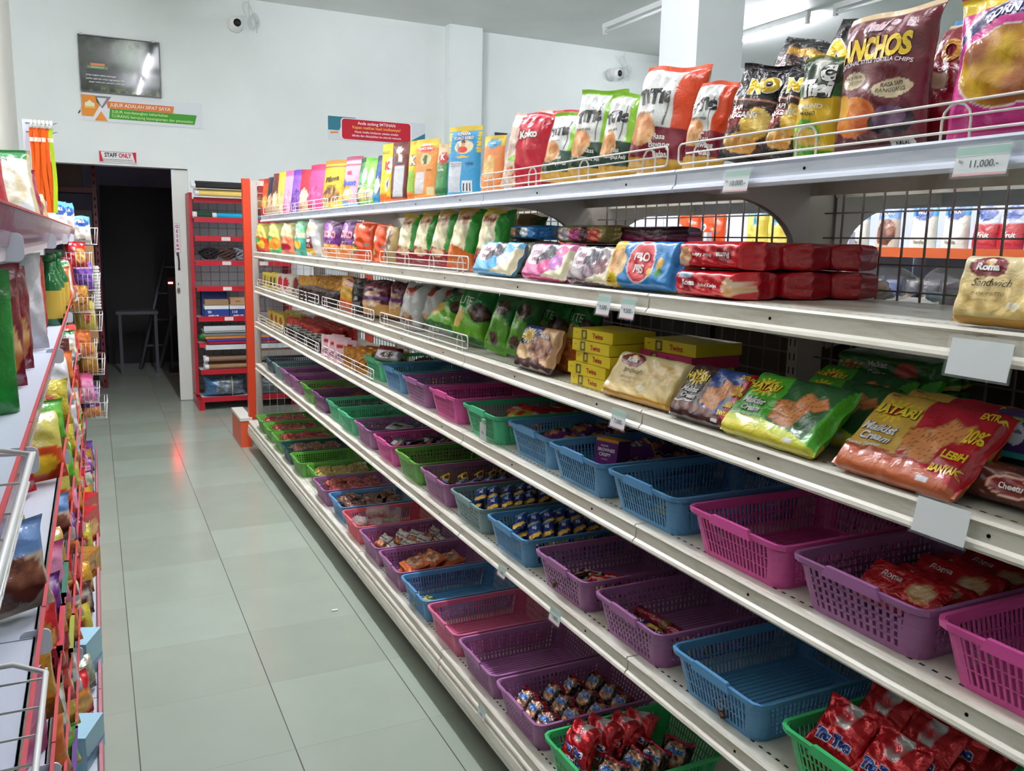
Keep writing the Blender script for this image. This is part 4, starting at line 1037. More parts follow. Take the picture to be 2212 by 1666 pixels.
ART['twins'] = A([('fill', (224,204,44)), ('rect', .22, .12, .36, .88, (44,40,40)), ('ell', .29, .5, .045, .3, (210,196,90))], [('ASW', .1, .6, .16, (60,50,30), {'b': .01}), ('Twins', .64, .48, .66, (176,30,30), {'b': .02})], (30, 8), 'CARD')
ART['twins_pink'] = A([('fill', (206,60,110)), ('rect', .22, .12, .36, .88, (60,40,70)), ('ell', .29, .5, .045, .3, (214,186,60))], [('Twins', .64, .48, .66, (120,20,40), {'b': .02})], (30, 8), 'CARD')
def hatari(base, mid, wave, scol, t2, bonus=None, flip=False):
    ops = [('fill', base), ('right', .46, -.03, mid)] + ([('right', .87, .1, base)] if not bonus else [('right', .80, .1, bonus)])
    ops += [('below', .22, .05, wave, .10), ('below', .13, .0, scol, .05), ('sun', .22, .72, .115, (232,206,50), (206,50,60)),
            ('cracker', .55, .45, .115, .15, (214,140,84), (150,84,46), .75), ('cracker', .70, .60, .10, -.5, (220,146,90), (150,84,46), .75), ('cracker', .82, .62, .07, .6, (214,140,84), (150,84,46), .75), ('cracker', .63, .36, .10, -.1, (222,150,96), (150,84,46), .75),
            ('rect', .72, .05, .80, .10, (214,220,224))]
    tx = [('HATARI', .22, .71, .15, (232,214,60), {'b': .05, 's': .15, 'out': (120,40,20), 'out_w': .03}), ('Malkist', .22, .47, .13, (232,232,236), {'b': .03, 's': .25, 'out': (110,110,120), 'out_w': .03}), ('Cream', .24, .355, .12, (232,232,236), {'b': .03, 's': .25, 'out': (110,110,120), 'out_w': .03}), (t2, .19, .255, .06, W_, {'s': .2, 'r': .1}), ('ASW', .13, .90, .04, (120,40,90), {'b': .03})]
    if bonus: tx += [('EXTRA', .90, .86, .105, (232,200,40), {'b': .04, 'sx': .7}), ('20%', .89, .60, .22, (232,200,40), {'b': .03, 'sx': .5}), ('LEBIH', .86, .36, .12, (232,200,40), {'b': .04, 'sx': .75}), ('BANYAK', .86, .2, .11, (232,200,40), {'b': .04, 'sx': .65})]
    return A(ops, tx, (88, 64))
ART['hatari_gold'] = hatari((206,168,74), (178,24,48), (176,84,50), (190,100,60), 'Peanut Flavour', (180,20,36))
ART['hatari_green'] = hatari((74,172,44), (44,100,56), (190,206,60), (222,214,70), 'Lemon Flavour')
ART['hatari_dark'] = hatari((62,40,42), (36,70,140), (90,40,36), (60,30,30), 'Chocolate Flavour', (176,24,40))
ART['hatari_choc'] = A([('fill', (206,160,110)), ('ell', .2, .85, .38, .38, (40,40,110)), ('below', .58, .5, (206,160,110), 0), ('ell', .2, .86, .3, .34, (40,40,110)), ('sun', .24, .74, .14, (232,206,50), (200,120,40)), ('noise', .65, .5, .3, .3, (110,50,30), (200,150,110), 9), ('below', .28, .12, (60,34,30), .05), ('ell', .25, .3, .18, .1, (214,180,130))],
    [('HATARI', .24, .73, .13, (232,214,60), {'b': .04}), ('Deluxe', .66, .78, .15, (235,225,220), {'b': .03, 's': .3, 'out': (80,50,40), 'out_w': .03})], (48, 44))
ART['malkist_side'] = A([('fill', (44,110,40)), ('rect', 0, 0, 1, .18, (150,150,50)), ('sun', .2, .55, .1, (190,170,50), (160,50,40)), ('ell', .72, .5, .1, .35, (190,80,60))], [('Malkist', .46, .66, .26, (214,222,210), {'b': .02}), ('Cream', .46, .36, .26, (214,222,210), {'b': .02})], (44, 20))
# third shelf
ART['gold_tall'] = A([('fill', (206,156,44)), ('ell', .5, .84, .36, .1, (190,60,50)), ('noise', .5, .84, .26, .07, (220,180,160), (240,220,200), 8), ('below', .32, .3, (206,80,30), .03), ('mott', (226,186,80), 5)], (), (18, 26))
ART['black_tall'] = A([('fill', (24,22,24)), ('rect', .25, .2, .75, .36, (120,130,130)), ('ell', .5, .45, .12, .05, (210,215,215))], (), (14, 20), 'FOIL')
ART['maroon_food'] = A([('fill', (84,20,44)), ('mott', (140,60,80), 9), ('below', .42, .36, (206,160,90), .04), ('noise', .5, .5, .34, .2, (160,110,80), (240,225,200), 8), ('rect', 0, .48, 1, .56, (90,40,110)), ('below', .08, .08, (60,20,20), 0)], (), (28, 32))
ART['white_snack'] = A([('fill', (196,200,200)), ('mott', (214,218,216), 4), ('ell', .45, .78, .2, .1, (170,60,50)), ('ell', .6, .9, .14, .06, (60,56,50)), ('noise', .5, .2, .3, .12, (120,80,50), (220,190,150), 9)], (), (24, 28))
ART['lite_green'] = A([('fill', (24,128,52)), ('below', .58, .42, (104,176,40), .03), ('ell', .78, .52, .24, .16, (54,40,36)), ('noise', .78, .52, .21, .13, (60,44,40), (110,84,70), 12), ('ell', .2, .38, .24, .17, (206,176,80)), ('ell', .5, .94, .2, .035, (190,150,60)), ('below', .12, .1, (30,110,44), 0)],
    [('LITE', .36, .66, .2, (206,232,200), {'b': .0, 'sx': .9}), ('LITE', .38, .5, .1, (206,232,200), {'b': .0})], (40, 50))
ART['lite_side'] = A([('fill', (26,100,44)), ('below', .62, .45, (90,160,40), .05), ('noise', .5, .7, .3, .14, (40,34,30), (100,76,60), 12), ('noise', .5, .2, .2, .1, (50,40,36), (120,90,70), 12)], (), (20, 26))
ART['yellow_sachet'] = A([('fill', (206,180,50)), ('rect', .3, .2, .7, .8, (60,50,30)), ('rect', 0, .9, 1, 1, (226,206,80))], (), (8, 12))
ART['white_red_sachet'] = A([('fill', (214,206,190)), ('ell', .4, .55, .3, .3, (180,30,40))], (), (10, 12))
ART['gold_sachet'] = A([('fill', (206,150,44)), ('mott', (236,190,90), 6), ('rect', 0, 0, 1, .3, (190,130,40))], (), (10, 14), 'FOIL')
ART['black_sachet'] = A([('fill', (34,26,26)), ('mott', (80,56,50), 5), ('rect', 0, .9, 1, 1, (120,110,100))], (), (8, 12), 'FOIL')
ART['white_black_sachet'] = A([('fill', (30,32,30)), ('rect', 0, .84, 1, 1, (170,180,170)), ('mott', (50,56,50), 4)], (), (8, 12), 'FOIL')
ART['pink_sachet'] = A([('fill', (232,196,204)), ('rect', .2, .62, .8, .84, (190,40,50)), ('rect', .15, .3, .85, .34, (160,120,140)), ('rect', .15, .2, .85, .24, (160,120,140))], (), (10, 14))
ART['gold_ring'] = A([('fill', (196,136,52)), ('mott', (230,180,90), 5), ('ell', .5, .45, .26, .22, (110,60,30)), ('ell', .5, .45, .18, .15, (206,150,60))], (), (14, 18), 'FOIL')
ART['silver_red'] = A([('fill', (190,190,196)), ('right', .1, .2, (190,190,196)), ('rect', 0, .7, 1, 1, (150,30,44)), ('ell', .5, .4, .3, .2, (60,40,44))], [('SO', .5, .4, .3, W_, {'b': .05})], (14, 14), 'FOIL')
ART['cheetu'] = A([('fill', (84,34,26)), ('mott', (110,50,36), 4), ('ell', .5, .5, .22, .28, (236,190,170)), ('ell', .5, .5, .19, .23, (130,40,34))], [('Cheetu', .5, .5, .22, W_, {'b': .03, 's': .2})], (40, 24))
ART['purple_box'] = A([('fill', (56,34,96)), ('rect', 0, 0, 1, .12, (40,140,140)), ('ell', .5, .55, .26, .26, (200,206,226)), ('ell', .5, .85, .2, .07, (110,160,80))], [('vanilla', .5, .6, .12, (60,50,120), {'b': .02})], (24, 28), 'CARD')
# left rack and others
ART['white_bihun'] = A([('fill', (226,228,224)), ('rect', 0, .86, 1, 1, (30,130,60)), ('noise', .5, .45, .4, .26, (206,190,150), (236,232,214), 10), ('right', .9, .05, (190,180,140))], [('BIHUN', .5, .8, .13, (60,90,60), {'b': 0, 'r': .1})], (40, 46))
ART['dark_red'] = A([('fill', (120,16,36)), ('mott', (160,34,56), 4), ('ell', .4, .75, .25, .14, (40,90,50)), ('below', .2, .2, (214,170,140), .05)], (), (24, 28))
ART['clear_white'] = A([('fill', (196,200,204)), ('mott', (226,230,232), 5)], (), (20, 24))
ART['green_plain'] = A([('fill', (24,130,44)), ('mott', (40,150,60), 3)], (), (14, 18))
ART['maroon_bread'] = A([('fill', (120,18,34)), ('noise', .5, .3, .34, .24, (190,120,60), (230,190,130), 6)], [('II', .5, .7, .1, W_, {'b': .03})], (20, 26))
ART['red_bumpy'] = A([('fill', (190,56,48)), ('mott', (214,96,80), 12)], (), (14, 20))
ART['butter'] = A([('fill', (196,150,70)), ('mott', (226,190,110), 6), ('rect', .55, 0, .9, 1, (176,196,60))], [('Butter', .72, .5, .13, (40,60,20), {'r': PI/2, 'b': .02})], (20, 26))
ART['red_snack'] = A([('fill', (186,26,34)), ('noise', .6, .45, .3, .3, (206,140,60), (236,190,110), 7)], [('S', .3, .7, .2, W_, {'b': .04})], (20, 26))
ART['green_snack'] = A([('fill', (80,170,40)), ('mott', (130,200,70), 4), ('below', .3, .2, (196,180,110), .05)], [('ms', .4, .7, .14, W_, {'b': .03})], (20, 26))
ART['orange_crack'] = A([('fill', (196,100,40)), ('mott', (226,150,70), 7)], (), (18, 22))
ART['blue_box'] = A([('fill', (36,60,150)), ('rect', .25, .6, .75, .8, (214,222,240)), ('rect', .25, .2, .75, .4, (200,210,232))], (), (16, 18), 'CARD')
ART['milk_choc'] = A([('fill', (206,190,170)), ('rect', 0, .62, 1, 1, (110,150,206)), ('noise', .55, .35, .4, .3, (84,40,30), (150,96,70), 6)], [('MILK', .4, .76, .13, W_, {'b': .03}), ('Cokelat', .5, .14, .1, (120,70,40))], (20, 24))
ART['milk_white'] = A([('fill', (226,224,212)), ('rect', 0, .66, 1, 1, (90,170,220)), ('ell', .5, .74, .34, .16, (36,80,160)), ('ell', .5, .4, .4, .2, (240,238,226))], [('MILK', .5, .76, .12, W_, {'b': .03}), ('Vanilla', .5, .14, .1, (120,110,90))], (20, 24))
ART['milk_red'] = A([('fill', (176,24,40)), ('rect', 0, .55, 1, 1, (206,214,230)), ('ell', .5, .76, .34, .16, (40,80,160))], [('Fruit', .5, .3, .14, W_, {'b': .03})], (20, 24))
ART['milk_yellow'] = A([('fill', (222,206,90)), ('mott', (236,226,150), 5), ('rect', 0, .75, 1, 1, (110,170,200)), ('rect', .5, .5, .62, 1, (60,160,200))], (), (20, 24))
ART['milk_box'] = A([('fill', (60,160,214)), ('ell', .35, .55, .3, .34, (150,86,60)), ('below', .25, .15, (196,170,150), 0)], [('SWISS', .35, .75, .08, W_, {'b': .02}), ('CHOCOLATE', .38, .66, .06, W_)], (20, 24), 'CARD')
ART['milk_box_white'] = A([('fill', (160,206,222)), ('rect', 0, .3, 1, .34, (110,150,200)), ('rect', 0, .8, 1, .84, (120,170,210))], (), (12, 14), 'CARD')
# sweets and bars in the baskets
ART['bar_blue'] = A([('fill', (26,60,150)), ('ell', .93, .5, .1, .7, (222,170,50)), ('rect', .02, .1, .2, .9, (120,180,225))], [('GERY', .5, .55, .42, (214,226,240), {'b': .05, 's': .2, 'out': (30,90,190), 'out_w': .05, 'sx': .9})], (20, 7), 'WRAP')
ART['bar_yellow'] = A([('fill', (226,184,36)), ('rect', .3, .1, .8, .9, (80,50,30)), ('rect', .9, .1, 1, .9, (40,60,140))], [('Superstar', .55, .5, .36, (240,220,120), {'b': .03, 's': .2})], (20, 7), 'WRAP')
ART['pack_red'] = A([('fill', (190,16,28)), ('rect', .38, .55, .66, 1, (206,206,208)), ('mott', (214,50,60), 4)], [('Tic Tac', .5, .28, .22, (30,60,150), {'b': .08, 'out': (232,232,240), 'out_w': .06})], (30, 24), 'FOIL')
ART['pilus_black'] = A([('fill', (34,22,24)), ('noise', .5, .5, .36, .4, (150,100,80), (214,176,140), 9), ('rect', 0, .9, 1, 1, (150,20,40))], [('Pilus', .5, .6, .3, (60,120,200), {'b': .05, 'r': .2, 'out': (220,230,240), 'out_w': .04})], (24, 24), 'FOIL')
ART['pilus_red'] = A([('fill', (140,20,34)), ('noise', .5, .4, .34, .34, (150,100,80), (206,166,130), 9)], [('Pilus', .5, .62, .28, (230,220,220), {'b': .04, 'r': .2})], (20, 20), 'FOIL')
ART['brownie'] = A([('fill', (92,36,110)), ('rect', 0, .93, 1, 1, (226,160,40))], [('Amanda', .4, .78, .09, W_), ('BROWNIES', .5, .64, .15, W_, {'b': .03, 'sx': .9}), ('CRISPY', .45, .48, .15, W_, {'b': .03}), ('cokelat', .45, .34, .09, (206,150,206))], (20, 20), 'CARD')
ART['purple_pack'] = A([('fill', (84,28,96)), ('noise', .5, .35, .3, .26, (120,60,40), (200,150,100), 7)], [('BROWNIES', .5, .7, .13, (214,206,220), {'b': .02})], (20, 18))
ART['roma_wafer'] = A([('fill', (176,14,26)), ('mott', (206,40,44), 5), ('noise', .75, .4, .16, .3, (190,130,70), (240,220,180), 6)], [('Roma', .35, .55, .3, (226,200,200), {'b': .02})], (26, 12), 'WRAP')
ART['cracker_red'] = A([('fill', (130,40,34)), ('mott', (186,96,76), 11)], (), (18, 18), 'WRAP')
ART['cracker_brown'] = A([('fill', (96,58,44)), ('mott', (150,104,84), 11)], (), (18, 18), 'WRAP')
ART['cracker_gold'] = A([('fill', (140,116,50)), ('mott', (196,176,90), 11)], (), (18, 18), 'WRAP')
ART['stripe_pack'] = A([('fill', (120,70,50)), ('rect', 0, .55, 1, .95, (200,196,190)), ('rect', .1, .62, .9, .7, (40,30,30)), ('noise', .5, .3, .4, .2, (150,80,40), (210,150,100), 8)], (), (18, 14), 'WRAP')
ART['orange_pack'] = A([('fill', (200,96,40)), ('noise', .5, .55, .38, .34, (150,80,40), (220,190,160), 8), ('rect', 0, 0, 1, .14, (214,110,40))], (), (18, 14), 'WRAP')
ART['green_yellow_pack'] = A([('fill', (150,160,60)), ('noise', .5, .5, .4, .35, (40,60,30), (206,200,120), 7)], (), (14, 12), 'WRAP')
ART['red_packet'] = A([('fill', (190,26,22)), ('mott', (214,70,50), 4), ('rect', .1, .3, .5, .5, (230,210,200))], (), (14, 12), 'WRAP')
ART['yellow_packet'] = A([('fill', (206,190,60)), ('ell', .5, .5, .2, .3, (170,60,30))], (), (14, 12), 'WRAP')
ART['navy_packet'] = A([('fill', (24,26,50)), ('rect', .1, .3, .6, .6, (190,196,210)), ('ell', .8, .4, .14, .3, (170,100,60))], (), (16, 12), 'WRAP')
ART['silver_packet'] = A([('fill', (170,172,178)), ('mott', (110,110,116), 5), ('rect', .2, .4, .7, .6, (60,50,50))], (), (16, 12), 'FOIL')
ART['brown_candy'] = A([('fill', (80,40,30)), ('rect', .2, .2, .8, .8, (190,180,170)), ('rect', .3, .35, .7, .6, (90,30,30))], (), (12, 8), 'WRAP')
ART['tube_navy'] = A([('fill', (26,34,84)), ('rect', .75, 0, 1, 1, (190,160,60))], [('VIOLINI', .45, .5, .5, (210,214,226), {'b': .02})], (16, 8), 'WRAP')
ART['tube_red'] = A([('fill', (130,20,40)), ('rect', .8, 0, 1, 1, (120,90,60))], (), (16, 8), 'WRAP')
MATS = {'FOIL': M_FOIL, 'CARD': M_CARD, 'WRAP': M_WRAP, None: M_FILM}
def pm_(art, kind, w, h, d, seed=0):
    a = ART[art]; k = 'pack_%s_%s_%d_%d_%d_%d' % (art, kind, w*1000, h*1000, d*1000, seed)
    return pack_mesh(k, kind, w, h, d, a['ops'], a['texts'], a['n'], MATS[a['mat']], a['back'], seed)
def box_mesh(art, w, h, d, top=None):
    """printed carton, front face with its artwork"""
    key = 'box_%s_%d_%d_%d' % (art, w*1000, h*1000, d*1000)
    if key in _pk: return _pk[key]
    a = ART[art]; mb = MB(); base = a['ops'][0][1]
    mb.box((-w/2, -d/2+.0006, 0), (w/2, d/2, h), base)
    nx, ny = a['n']; U, V = np.meshgrid(np.linspace(0,1,nx), np.linspace(0,1,ny))
    mb.grid(np.stack([(U-.5)*w, np.full_like(U, -d/2), V*h], -1), paint(a['ops'], U, V), False)
    for t_ in a['texts']:
        s, u, v, sz, c = t_[:5]; o = t_[5] if len(t_) > 5 else {}
        sx = o.get('sx', 1)
        flat_text(mb, s, ((u-.5)*w, -d/2-.0008, v*h), (sx,0,0), (0,0,1), sz*h, c, o.get('b', .018), o.get('r', 0), o.get('s', 0))
    if top: mb.box((-w/2-.0004, -d/2, h-.0005), (w/2+.0004, d/2, h+.001), top)
    _pk[key] = mb.mesh(key, MATS[a['mat']]); return _pk[key]

# ------------------------------------------------------------------ packs standing on the white rack: size, place, turn, lean
def P(name, art, kind, w, h, d, x, y, z, yaw, tilt, label, cat, seed=0, group=None, roll=0):
    return put(name, pm_(art, kind, w, h, d, seed), label, cat, x, y, z + d/2*math.sin(math.radians(tilt))*(.5 if kind == 'brick' else 1) + .001, yaw, tilt, roll, group)
P('snack_pouch','red_brown','pouch',0.12,0.249,0.05,0.598,3.83,1.568,20,5,'dark red and brown pouch at the very far end of the top shelf','pouch',0,None,0)
P('snack_pouch','orange_red','pouch',0.12,0.241,0.05,0.598,3.632,1.568,20,5,'orange red patterned pouch, second from the far end of the top shelf','pouch',0,None,0)
P('snack_pouch','navy_cream','pouch',0.12,0.239,0.05,0.596,3.437,1.568,20,5,'navy and cream pouch between the orange and the brown ones, far end of top shelf','pouch',0,None,0)
P('snack_pouch','brown_cream','pouch',0.12,0.252,0.05,0.597,3.275,1.568,20,5,'brown pouch with curly print left of the yellow one, far end of top shelf','pouch',0,None,0)
P('snack_pouch','yellow_cream','pouch',0.12,0.249,0.05,0.597,3.097,1.568,20,5,'pale yellow pouch left of the pink one, far end of the top shelf','pouch',0,None,0)
P('snack_pouch','pale_pink','pouch',0.12,0.245,0.05,0.6,2.906,1.568,20,5,'pale pink pouch left of the shiny violet one on the top shelf','pouch',0,None,0)
P('snack_pouch','violet_foil','pouch',0.12,0.235,0.05,0.598,2.675,1.568,20,5,'shiny violet foil pouch on the top shelf','pouch',0,None,0)
P('snack_pouch','crimson','pouch',0.12,0.222,0.05,0.598,2.47,1.568,20,5,'crimson pouch right of the shiny violet one on the top shelf','pouch',0,None,0)
P('snack_pouch','magenta','pouch',0.158,0.234,0.06,0.612,2.253,1.568,20,5,'magenta pouch left of the gold one on the top shelf','pouch',0,None,0)
P('snack_pouch','pillows','pouch',0.175,0.232,0.07,0.618,1.932,1.568,22,5,'gold pouch lettered Pillows on the top shelf','pouch',0,None,0)
P('snack_pouch','sponge','pouch',0.126,0.22,0.07,0.607,1.569,1.568,20,5,'pink pouch with blue lettering right of the gold pouch on the top shelf','pouch',0,None,0)
P('snack_pouch','green_choc','pouch',0.085,0.198,0.06,0.6,1.346,1.568,20,5,'dark and light green pouch right of the pink one on the top shelf','pouch',0,None,0)
P('snack_pouch','lime_pouch','pouch',0.075,0.185,0.06,0.598,1.226,1.568,20,5,'lime green pouch left of the royal blue one on the top shelf','pouch',0,None,0)
P('snack_pouch','royal_blue','pouch',0.054,0.187,0.05,0.594,1.118,1.568,20,5,'royal blue pouch tucked left of the yellow pouch on the top shelf','pouch',0,None,0)
P('seed_pouch','yellow_k','pouch',0.082,0.223,0.05,0.599,1.019,1.568,20,2,'yellow seed pouch with an orange foot left of the brown one','pouch',0,None,0)
P('seed_pouch','brown_label','pouch',0.095,0.218,0.05,0.605,0.885,1.568,25,2,'dark brown seed pouch with a big white label, back side out','pouch',0,None,0)
P('seed_pouch','yellow_green','pouch',0.052,0.205,0.04,0.594,0.711,1.568,20,2,'yellow and green seed pouch between the brown and the orange ones','pouch',0,None,0)
P('seed_pouch','orange_kuaci','pouch',0.113,0.203,0.05,0.609,0.615,1.568,25,2,'orange seed pouch with a white label and yellow top, lettered KUACI REBO','pouch',0,None,0)
P('seed_pouch','green_red','pouch',0.06,0.172,0.05,0.605,0.446,1.568,20,2,'green and red seed pouch left of the big blue one','pouch',0,None,0)
P('seed_pouch','blue_kuaci','pouch',0.128,0.212,0.05,0.617,0.297,1.568,30,2,'big blue and yellow seed pouch lettered KENAPA KUACI REBO','pouch',0,None,0)
P('seed_pouch','orange_kuaci2','pouch',0.085,0.167,0.04,0.631,0.114,1.568,22,4,'orange pouch with blue and yellow top right of the big blue one','pouch',0,None,0)
P('snack_bag','red_chili','pillow',0.142,0.215,0.07,0.645,-0.042,1.568,25,10,'red and clear bag with pink lettering at the left of the green stick bags','snack bag',3,None,6)
P('snack_bag','red_chili','pillow',0.157,0.231,0.07,0.728,-0.037,1.568,25,10,'second red and clear bag behind the front red one, top shelf','snack bag',5,None,6)
P('snack_bag','tic_green','pillow',0.128,0.179,0.075,0.629,-0.299,1.568,22,16,'leftmost of three white and green stick snack bags on the top shelf','snack bag',1,None,5)
P('snack_bag','tic_green','pillow',0.137,0.213,0.075,0.633,-0.442,1.568,24,10,'middle of three white and green stick snack bags, tallest, top shelf','snack bag',2,None,5)
P('snack_bag','tic_green','pillow',0.105,0.191,0.07,0.636,-0.553,1.568,24,10,'rightmost of three white and green stick snack bags, beside the orange ones','snack bag',4,None,5)
P('snack_bag','tic_orange','pillow',0.163,0.221,0.085,0.63,-0.721,1.568,18,8,'larger white, orange and maroon stick snack bag on the top shelf','snack bag',6,None,6)
P('snack_bag','tic_orange','pillow',0.094,0.172,0.07,0.641,-0.856,1.568,20,10,'smaller orange and maroon stick snack bag left of the black chip bags','snack bag',8,None,6)
P('chip_bag','potato_black','pillow',0.114,0.174,0.075,0.625,-0.997,1.568,20,12,'left of two upright black potato chip bags lettered SAPI PANGGANG','chip bag',2,None,10)
P('chip_bag','potato_black','pillow',0.081,0.159,0.07,0.629,-1.088,1.568,20,14,'right of two upright black potato chip bags, half hidden','chip bag',5,None,10)
P('chip_bag','potato_back','pillow',0.13,0.282,0.07,0.737,-0.898,1.568,30,22,'black chip bag leaning behind the two upright ones, back label showing','chip bag',7,None,16)
P('chip_bag','potato_black','pillow',0.101,0.298,0.07,0.744,-0.993,1.568,35,22,'topmost black chip bag leaning back behind the others','chip bag',9,None,20)
P('chip_bag','thai_yellow','pillow',0.08,0.157,0.06,0.615,-1.178,1.568,15,2,'yellow and green chip bag lettered THAILAND left of the maroon bag','chip bag',4,None,4)
P('chip_bag','anchos','pillow',0.154,0.202,0.06,0.61,-1.308,1.568,4,3,'maroon tortilla chip bag lettered ANCHOS','chip bag',11,None,0)
P('chip_bag','anchos_red','pillow',0.104,0.182,0.06,0.666,-1.362,1.568,12,12,'dark red tortilla chip bag behind the maroon one','chip bag',12,None,10)
P('chip_bag','plain_blue','pillow',0.07,0.206,0.05,0.737,-1.32,1.568,20,8,'blue chip bag at the back, behind the dark red one','chip bag',13,None,6)
P('chip_bag','corn_chips','pillow',0.174,0.182,0.075,0.603,-1.52,1.568,5,5,'bright pink and navy bag lettered CORN CHIPS','chip bag',14,None,0)
P('cracker_bag','marble_yellow','pillow',0.16,0.179,0.08,0.565,3.573,1.335,20,5,'yellow and orange cracker bag at the far end of the second shelf','snack bag',1,None,0)
P('cracker_bag','marble_green','pillow',0.15,0.177,0.08,0.563,3.129,1.335,20,5,'green and yellow cracker bag, second from the far end of second shelf','snack bag',2,None,0)
P('cracker_bag','salmon','pillow',0.147,0.173,0.08,0.562,2.739,1.335,20,5,'salmon and cream cracker bag on the far part of the second shelf','snack bag',3,None,0)
P('cracker_bag','teal_cream','pillow',0.117,0.179,0.07,0.557,2.387,1.335,20,5,'cream and teal bag left of the grey and brown one, second shelf','snack bag',4,None,0)
P('cracker_bag','beef_white','pillow',0.15,0.184,0.08,0.563,2.092,1.335,20,5,'grey bag with a brown panel lettered BEEF BBQ, second shelf','snack bag',5,None,0)
P('snack_bag','koko','pillow',0.148,0.171,0.07,0.568,1.761,1.335,25,5,'front purple bag lettered KOKO on the second shelf','snack bag',6,None,3)
P('snack_bag','koko','pillow',0.118,0.171,0.07,0.567,1.471,1.335,20,5,'second purple bag between the front purple one and the orange bag','snack bag',7,None,3)
P('snack_bag','orange_snack','pillow',0.14,0.159,0.08,0.567,1.229,1.335,25,6,'fuller of two bright orange bags on the second shelf','snack bag',8,None,0)
P('snack_bag','orange_snack','pillow',0.1,0.148,0.06,0.564,0.987,1.335,20,8,'slimmer orange bag with its edge forward, second shelf','snack bag',9,None,0)
P('snack_bag','nut_cream','pillow',0.061,0.138,0.06,0.547,0.808,1.335,20,5,'cream and brown bag squeezed between orange and green bags, second shelf','snack bag',1,None,0)
P('cracker_bag','rice_green','pillow',0.121,0.18,0.07,0.57,0.712,1.335,22,14,'first of the green and gold rice cracker bags, next to the orange ones','snack bag',2,None,4)
P('cracker_bag','rice_green','pillow',0.113,0.182,0.07,0.568,0.533,1.335,22,14,'second of the green and gold rice cracker bags from the left','snack bag',3,None,4)
P('cracker_bag','rice_green','pillow',0.114,0.186,0.07,0.568,0.367,1.335,22,14,'third of the green and gold rice cracker bags from the left','snack bag',4,None,4)
P('cracker_bag','rice_orange','pillow',0.118,0.19,0.075,0.571,0.209,1.335,24,14,'fourth green and gold rice cracker bag, with an orange foot','snack bag',5,None,6)
P('cracker_bag','rice_green','pillow',0.114,0.181,0.075,0.57,-0.002,1.335,24,14,'fifth green and gold rice cracker bag, right of the wire guard','snack bag',6,None,4)
P('cracker_bag','brown_rice','pillow',0.107,0.172,0.07,0.689,0.041,1.335,24,14,'brownish rice cracker bag in the shade behind the blue biscuit pack','snack bag',7,None,6)
P('biscuit_pack','cream_blue','brick',0.231,0.096,0.035,0.531,-0.118,1.335,2,28,'pale blue cream biscuit pack leaning on the second shelf','biscuit pack',1,None,0)
P('biscuit_pack','cream_pink','brick',0.205,0.093,0.035,0.531,-0.417,1.335,2,26,'pale pink cream biscuit pack leaning on the second shelf','biscuit pack',2,None,0)
P('biscuit_pack','cream_grey','brick',0.174,0.088,0.035,0.53,-0.632,1.335,2,24,'grey brown cream biscuit pack left of the big blue and yellow one','biscuit pack',3,None,0)
P('biscuit_pack','slai','brick',0.206,0.097,0.05,0.536,-0.824,1.335,5,18,'big blue and yellow pineapple biscuit pack standing upside down','biscuit pack',4,None,0)
P('biscuit_pack','sandwich','brick',0.145,0.085,0.04,0.531,-1.596,1.335,3,16,'cream coloured sandwich biscuit pack standing alone at the right of the second shelf','biscuit pack',5,None,0)
P('tall_bag','gold_tall','pillow',0.155,0.148,0.06,0.57,1.492,1.108,20,5,'tall gold bag with orange foot on the third shelf','snack bag',1,None,8)
P('tall_bag','black_tall','pillow',0.11,0.152,0.06,0.573,1.325,1.108,20,5,'glossy black bag right of the tall gold one','snack bag',2,None,0)
P('snack_bag','maroon_food','pillow',0.176,0.156,0.09,0.577,1.09,1.108,22,6,'round full maroon snack bag on the third shelf','snack bag',3,None,0)
P('snack_bag','maroon_food','pillow',0.106,0.155,0.07,0.624,0.964,1.108,22,6,'second maroon snack bag in shade behind the full one','snack bag',4,None,0)
P('snack_bag','white_snack','pillow',0.12,0.166,0.08,0.566,0.651,1.108,22,12,'front white and grey snack bag on the third shelf','snack bag',5,None,5)
P('snack_bag','white_snack','pillow',0.109,0.167,0.07,0.614,0.593,1.108,22,14,'second white and grey snack bag left of the green ones','snack bag',6,None,5)
P('snack_bag','white_snack','pillow',0.106,0.16,0.07,0.654,0.536,1.108,22,16,'third pale snack bag at the back, third shelf','snack bag',8,None,5)
P('snack_bag','lite_green','pillow',0.177,0.171,0.07,0.584,0.425,1.108,20,46,'green bag lying back between the white bags and the upright green ones','snack bag',7,None,8)
P('snack_bag','lite_green','pillow',0.138,0.187,0.08,0.574,0.156,1.108,26,16,'front bright green bag lettered LITE on the third shelf','snack bag',9,None,8)
P('snack_bag','lite_side','pillow',0.088,0.183,0.07,0.575,-0.048,1.108,28,14,'green and brown bag just right of the bright green LITE bag','snack bag',10,None,12)
P('snack_bag','lite_side','pillow',0.082,0.179,0.07,0.593,-0.147,1.108,28,14,'third green bag, left of the chocolate biscuit pack','snack bag',11,None,12)
P('snack_bag','lite_green','pillow',0.108,0.166,0.07,0.696,-0.141,1.108,24,12,'green LITE bag in shade behind the chocolate biscuit pack','snack bag',12,None,8)
P('snack_bag','lite_green','pillow',0.095,0.162,0.07,0.743,-0.222,1.108,24,12,'rearmost green LITE bag behind the stacked yellow packs','snack bag',13,None,8)
P('biscuit_pack','hatari_choc','brick',0.174,0.114,0.035,0.529,-0.377,1.108,3,20,'small chocolate biscuit pack with a navy corner, third shelf','biscuit pack',1,None,0)
P('biscuit_pack','sandwich','brick',0.234,0.104,0.032,0.53,-0.827,1.108,3,34,'cream coloured sandwich biscuit pack leaning on the third shelf','biscuit pack',6,None,0)
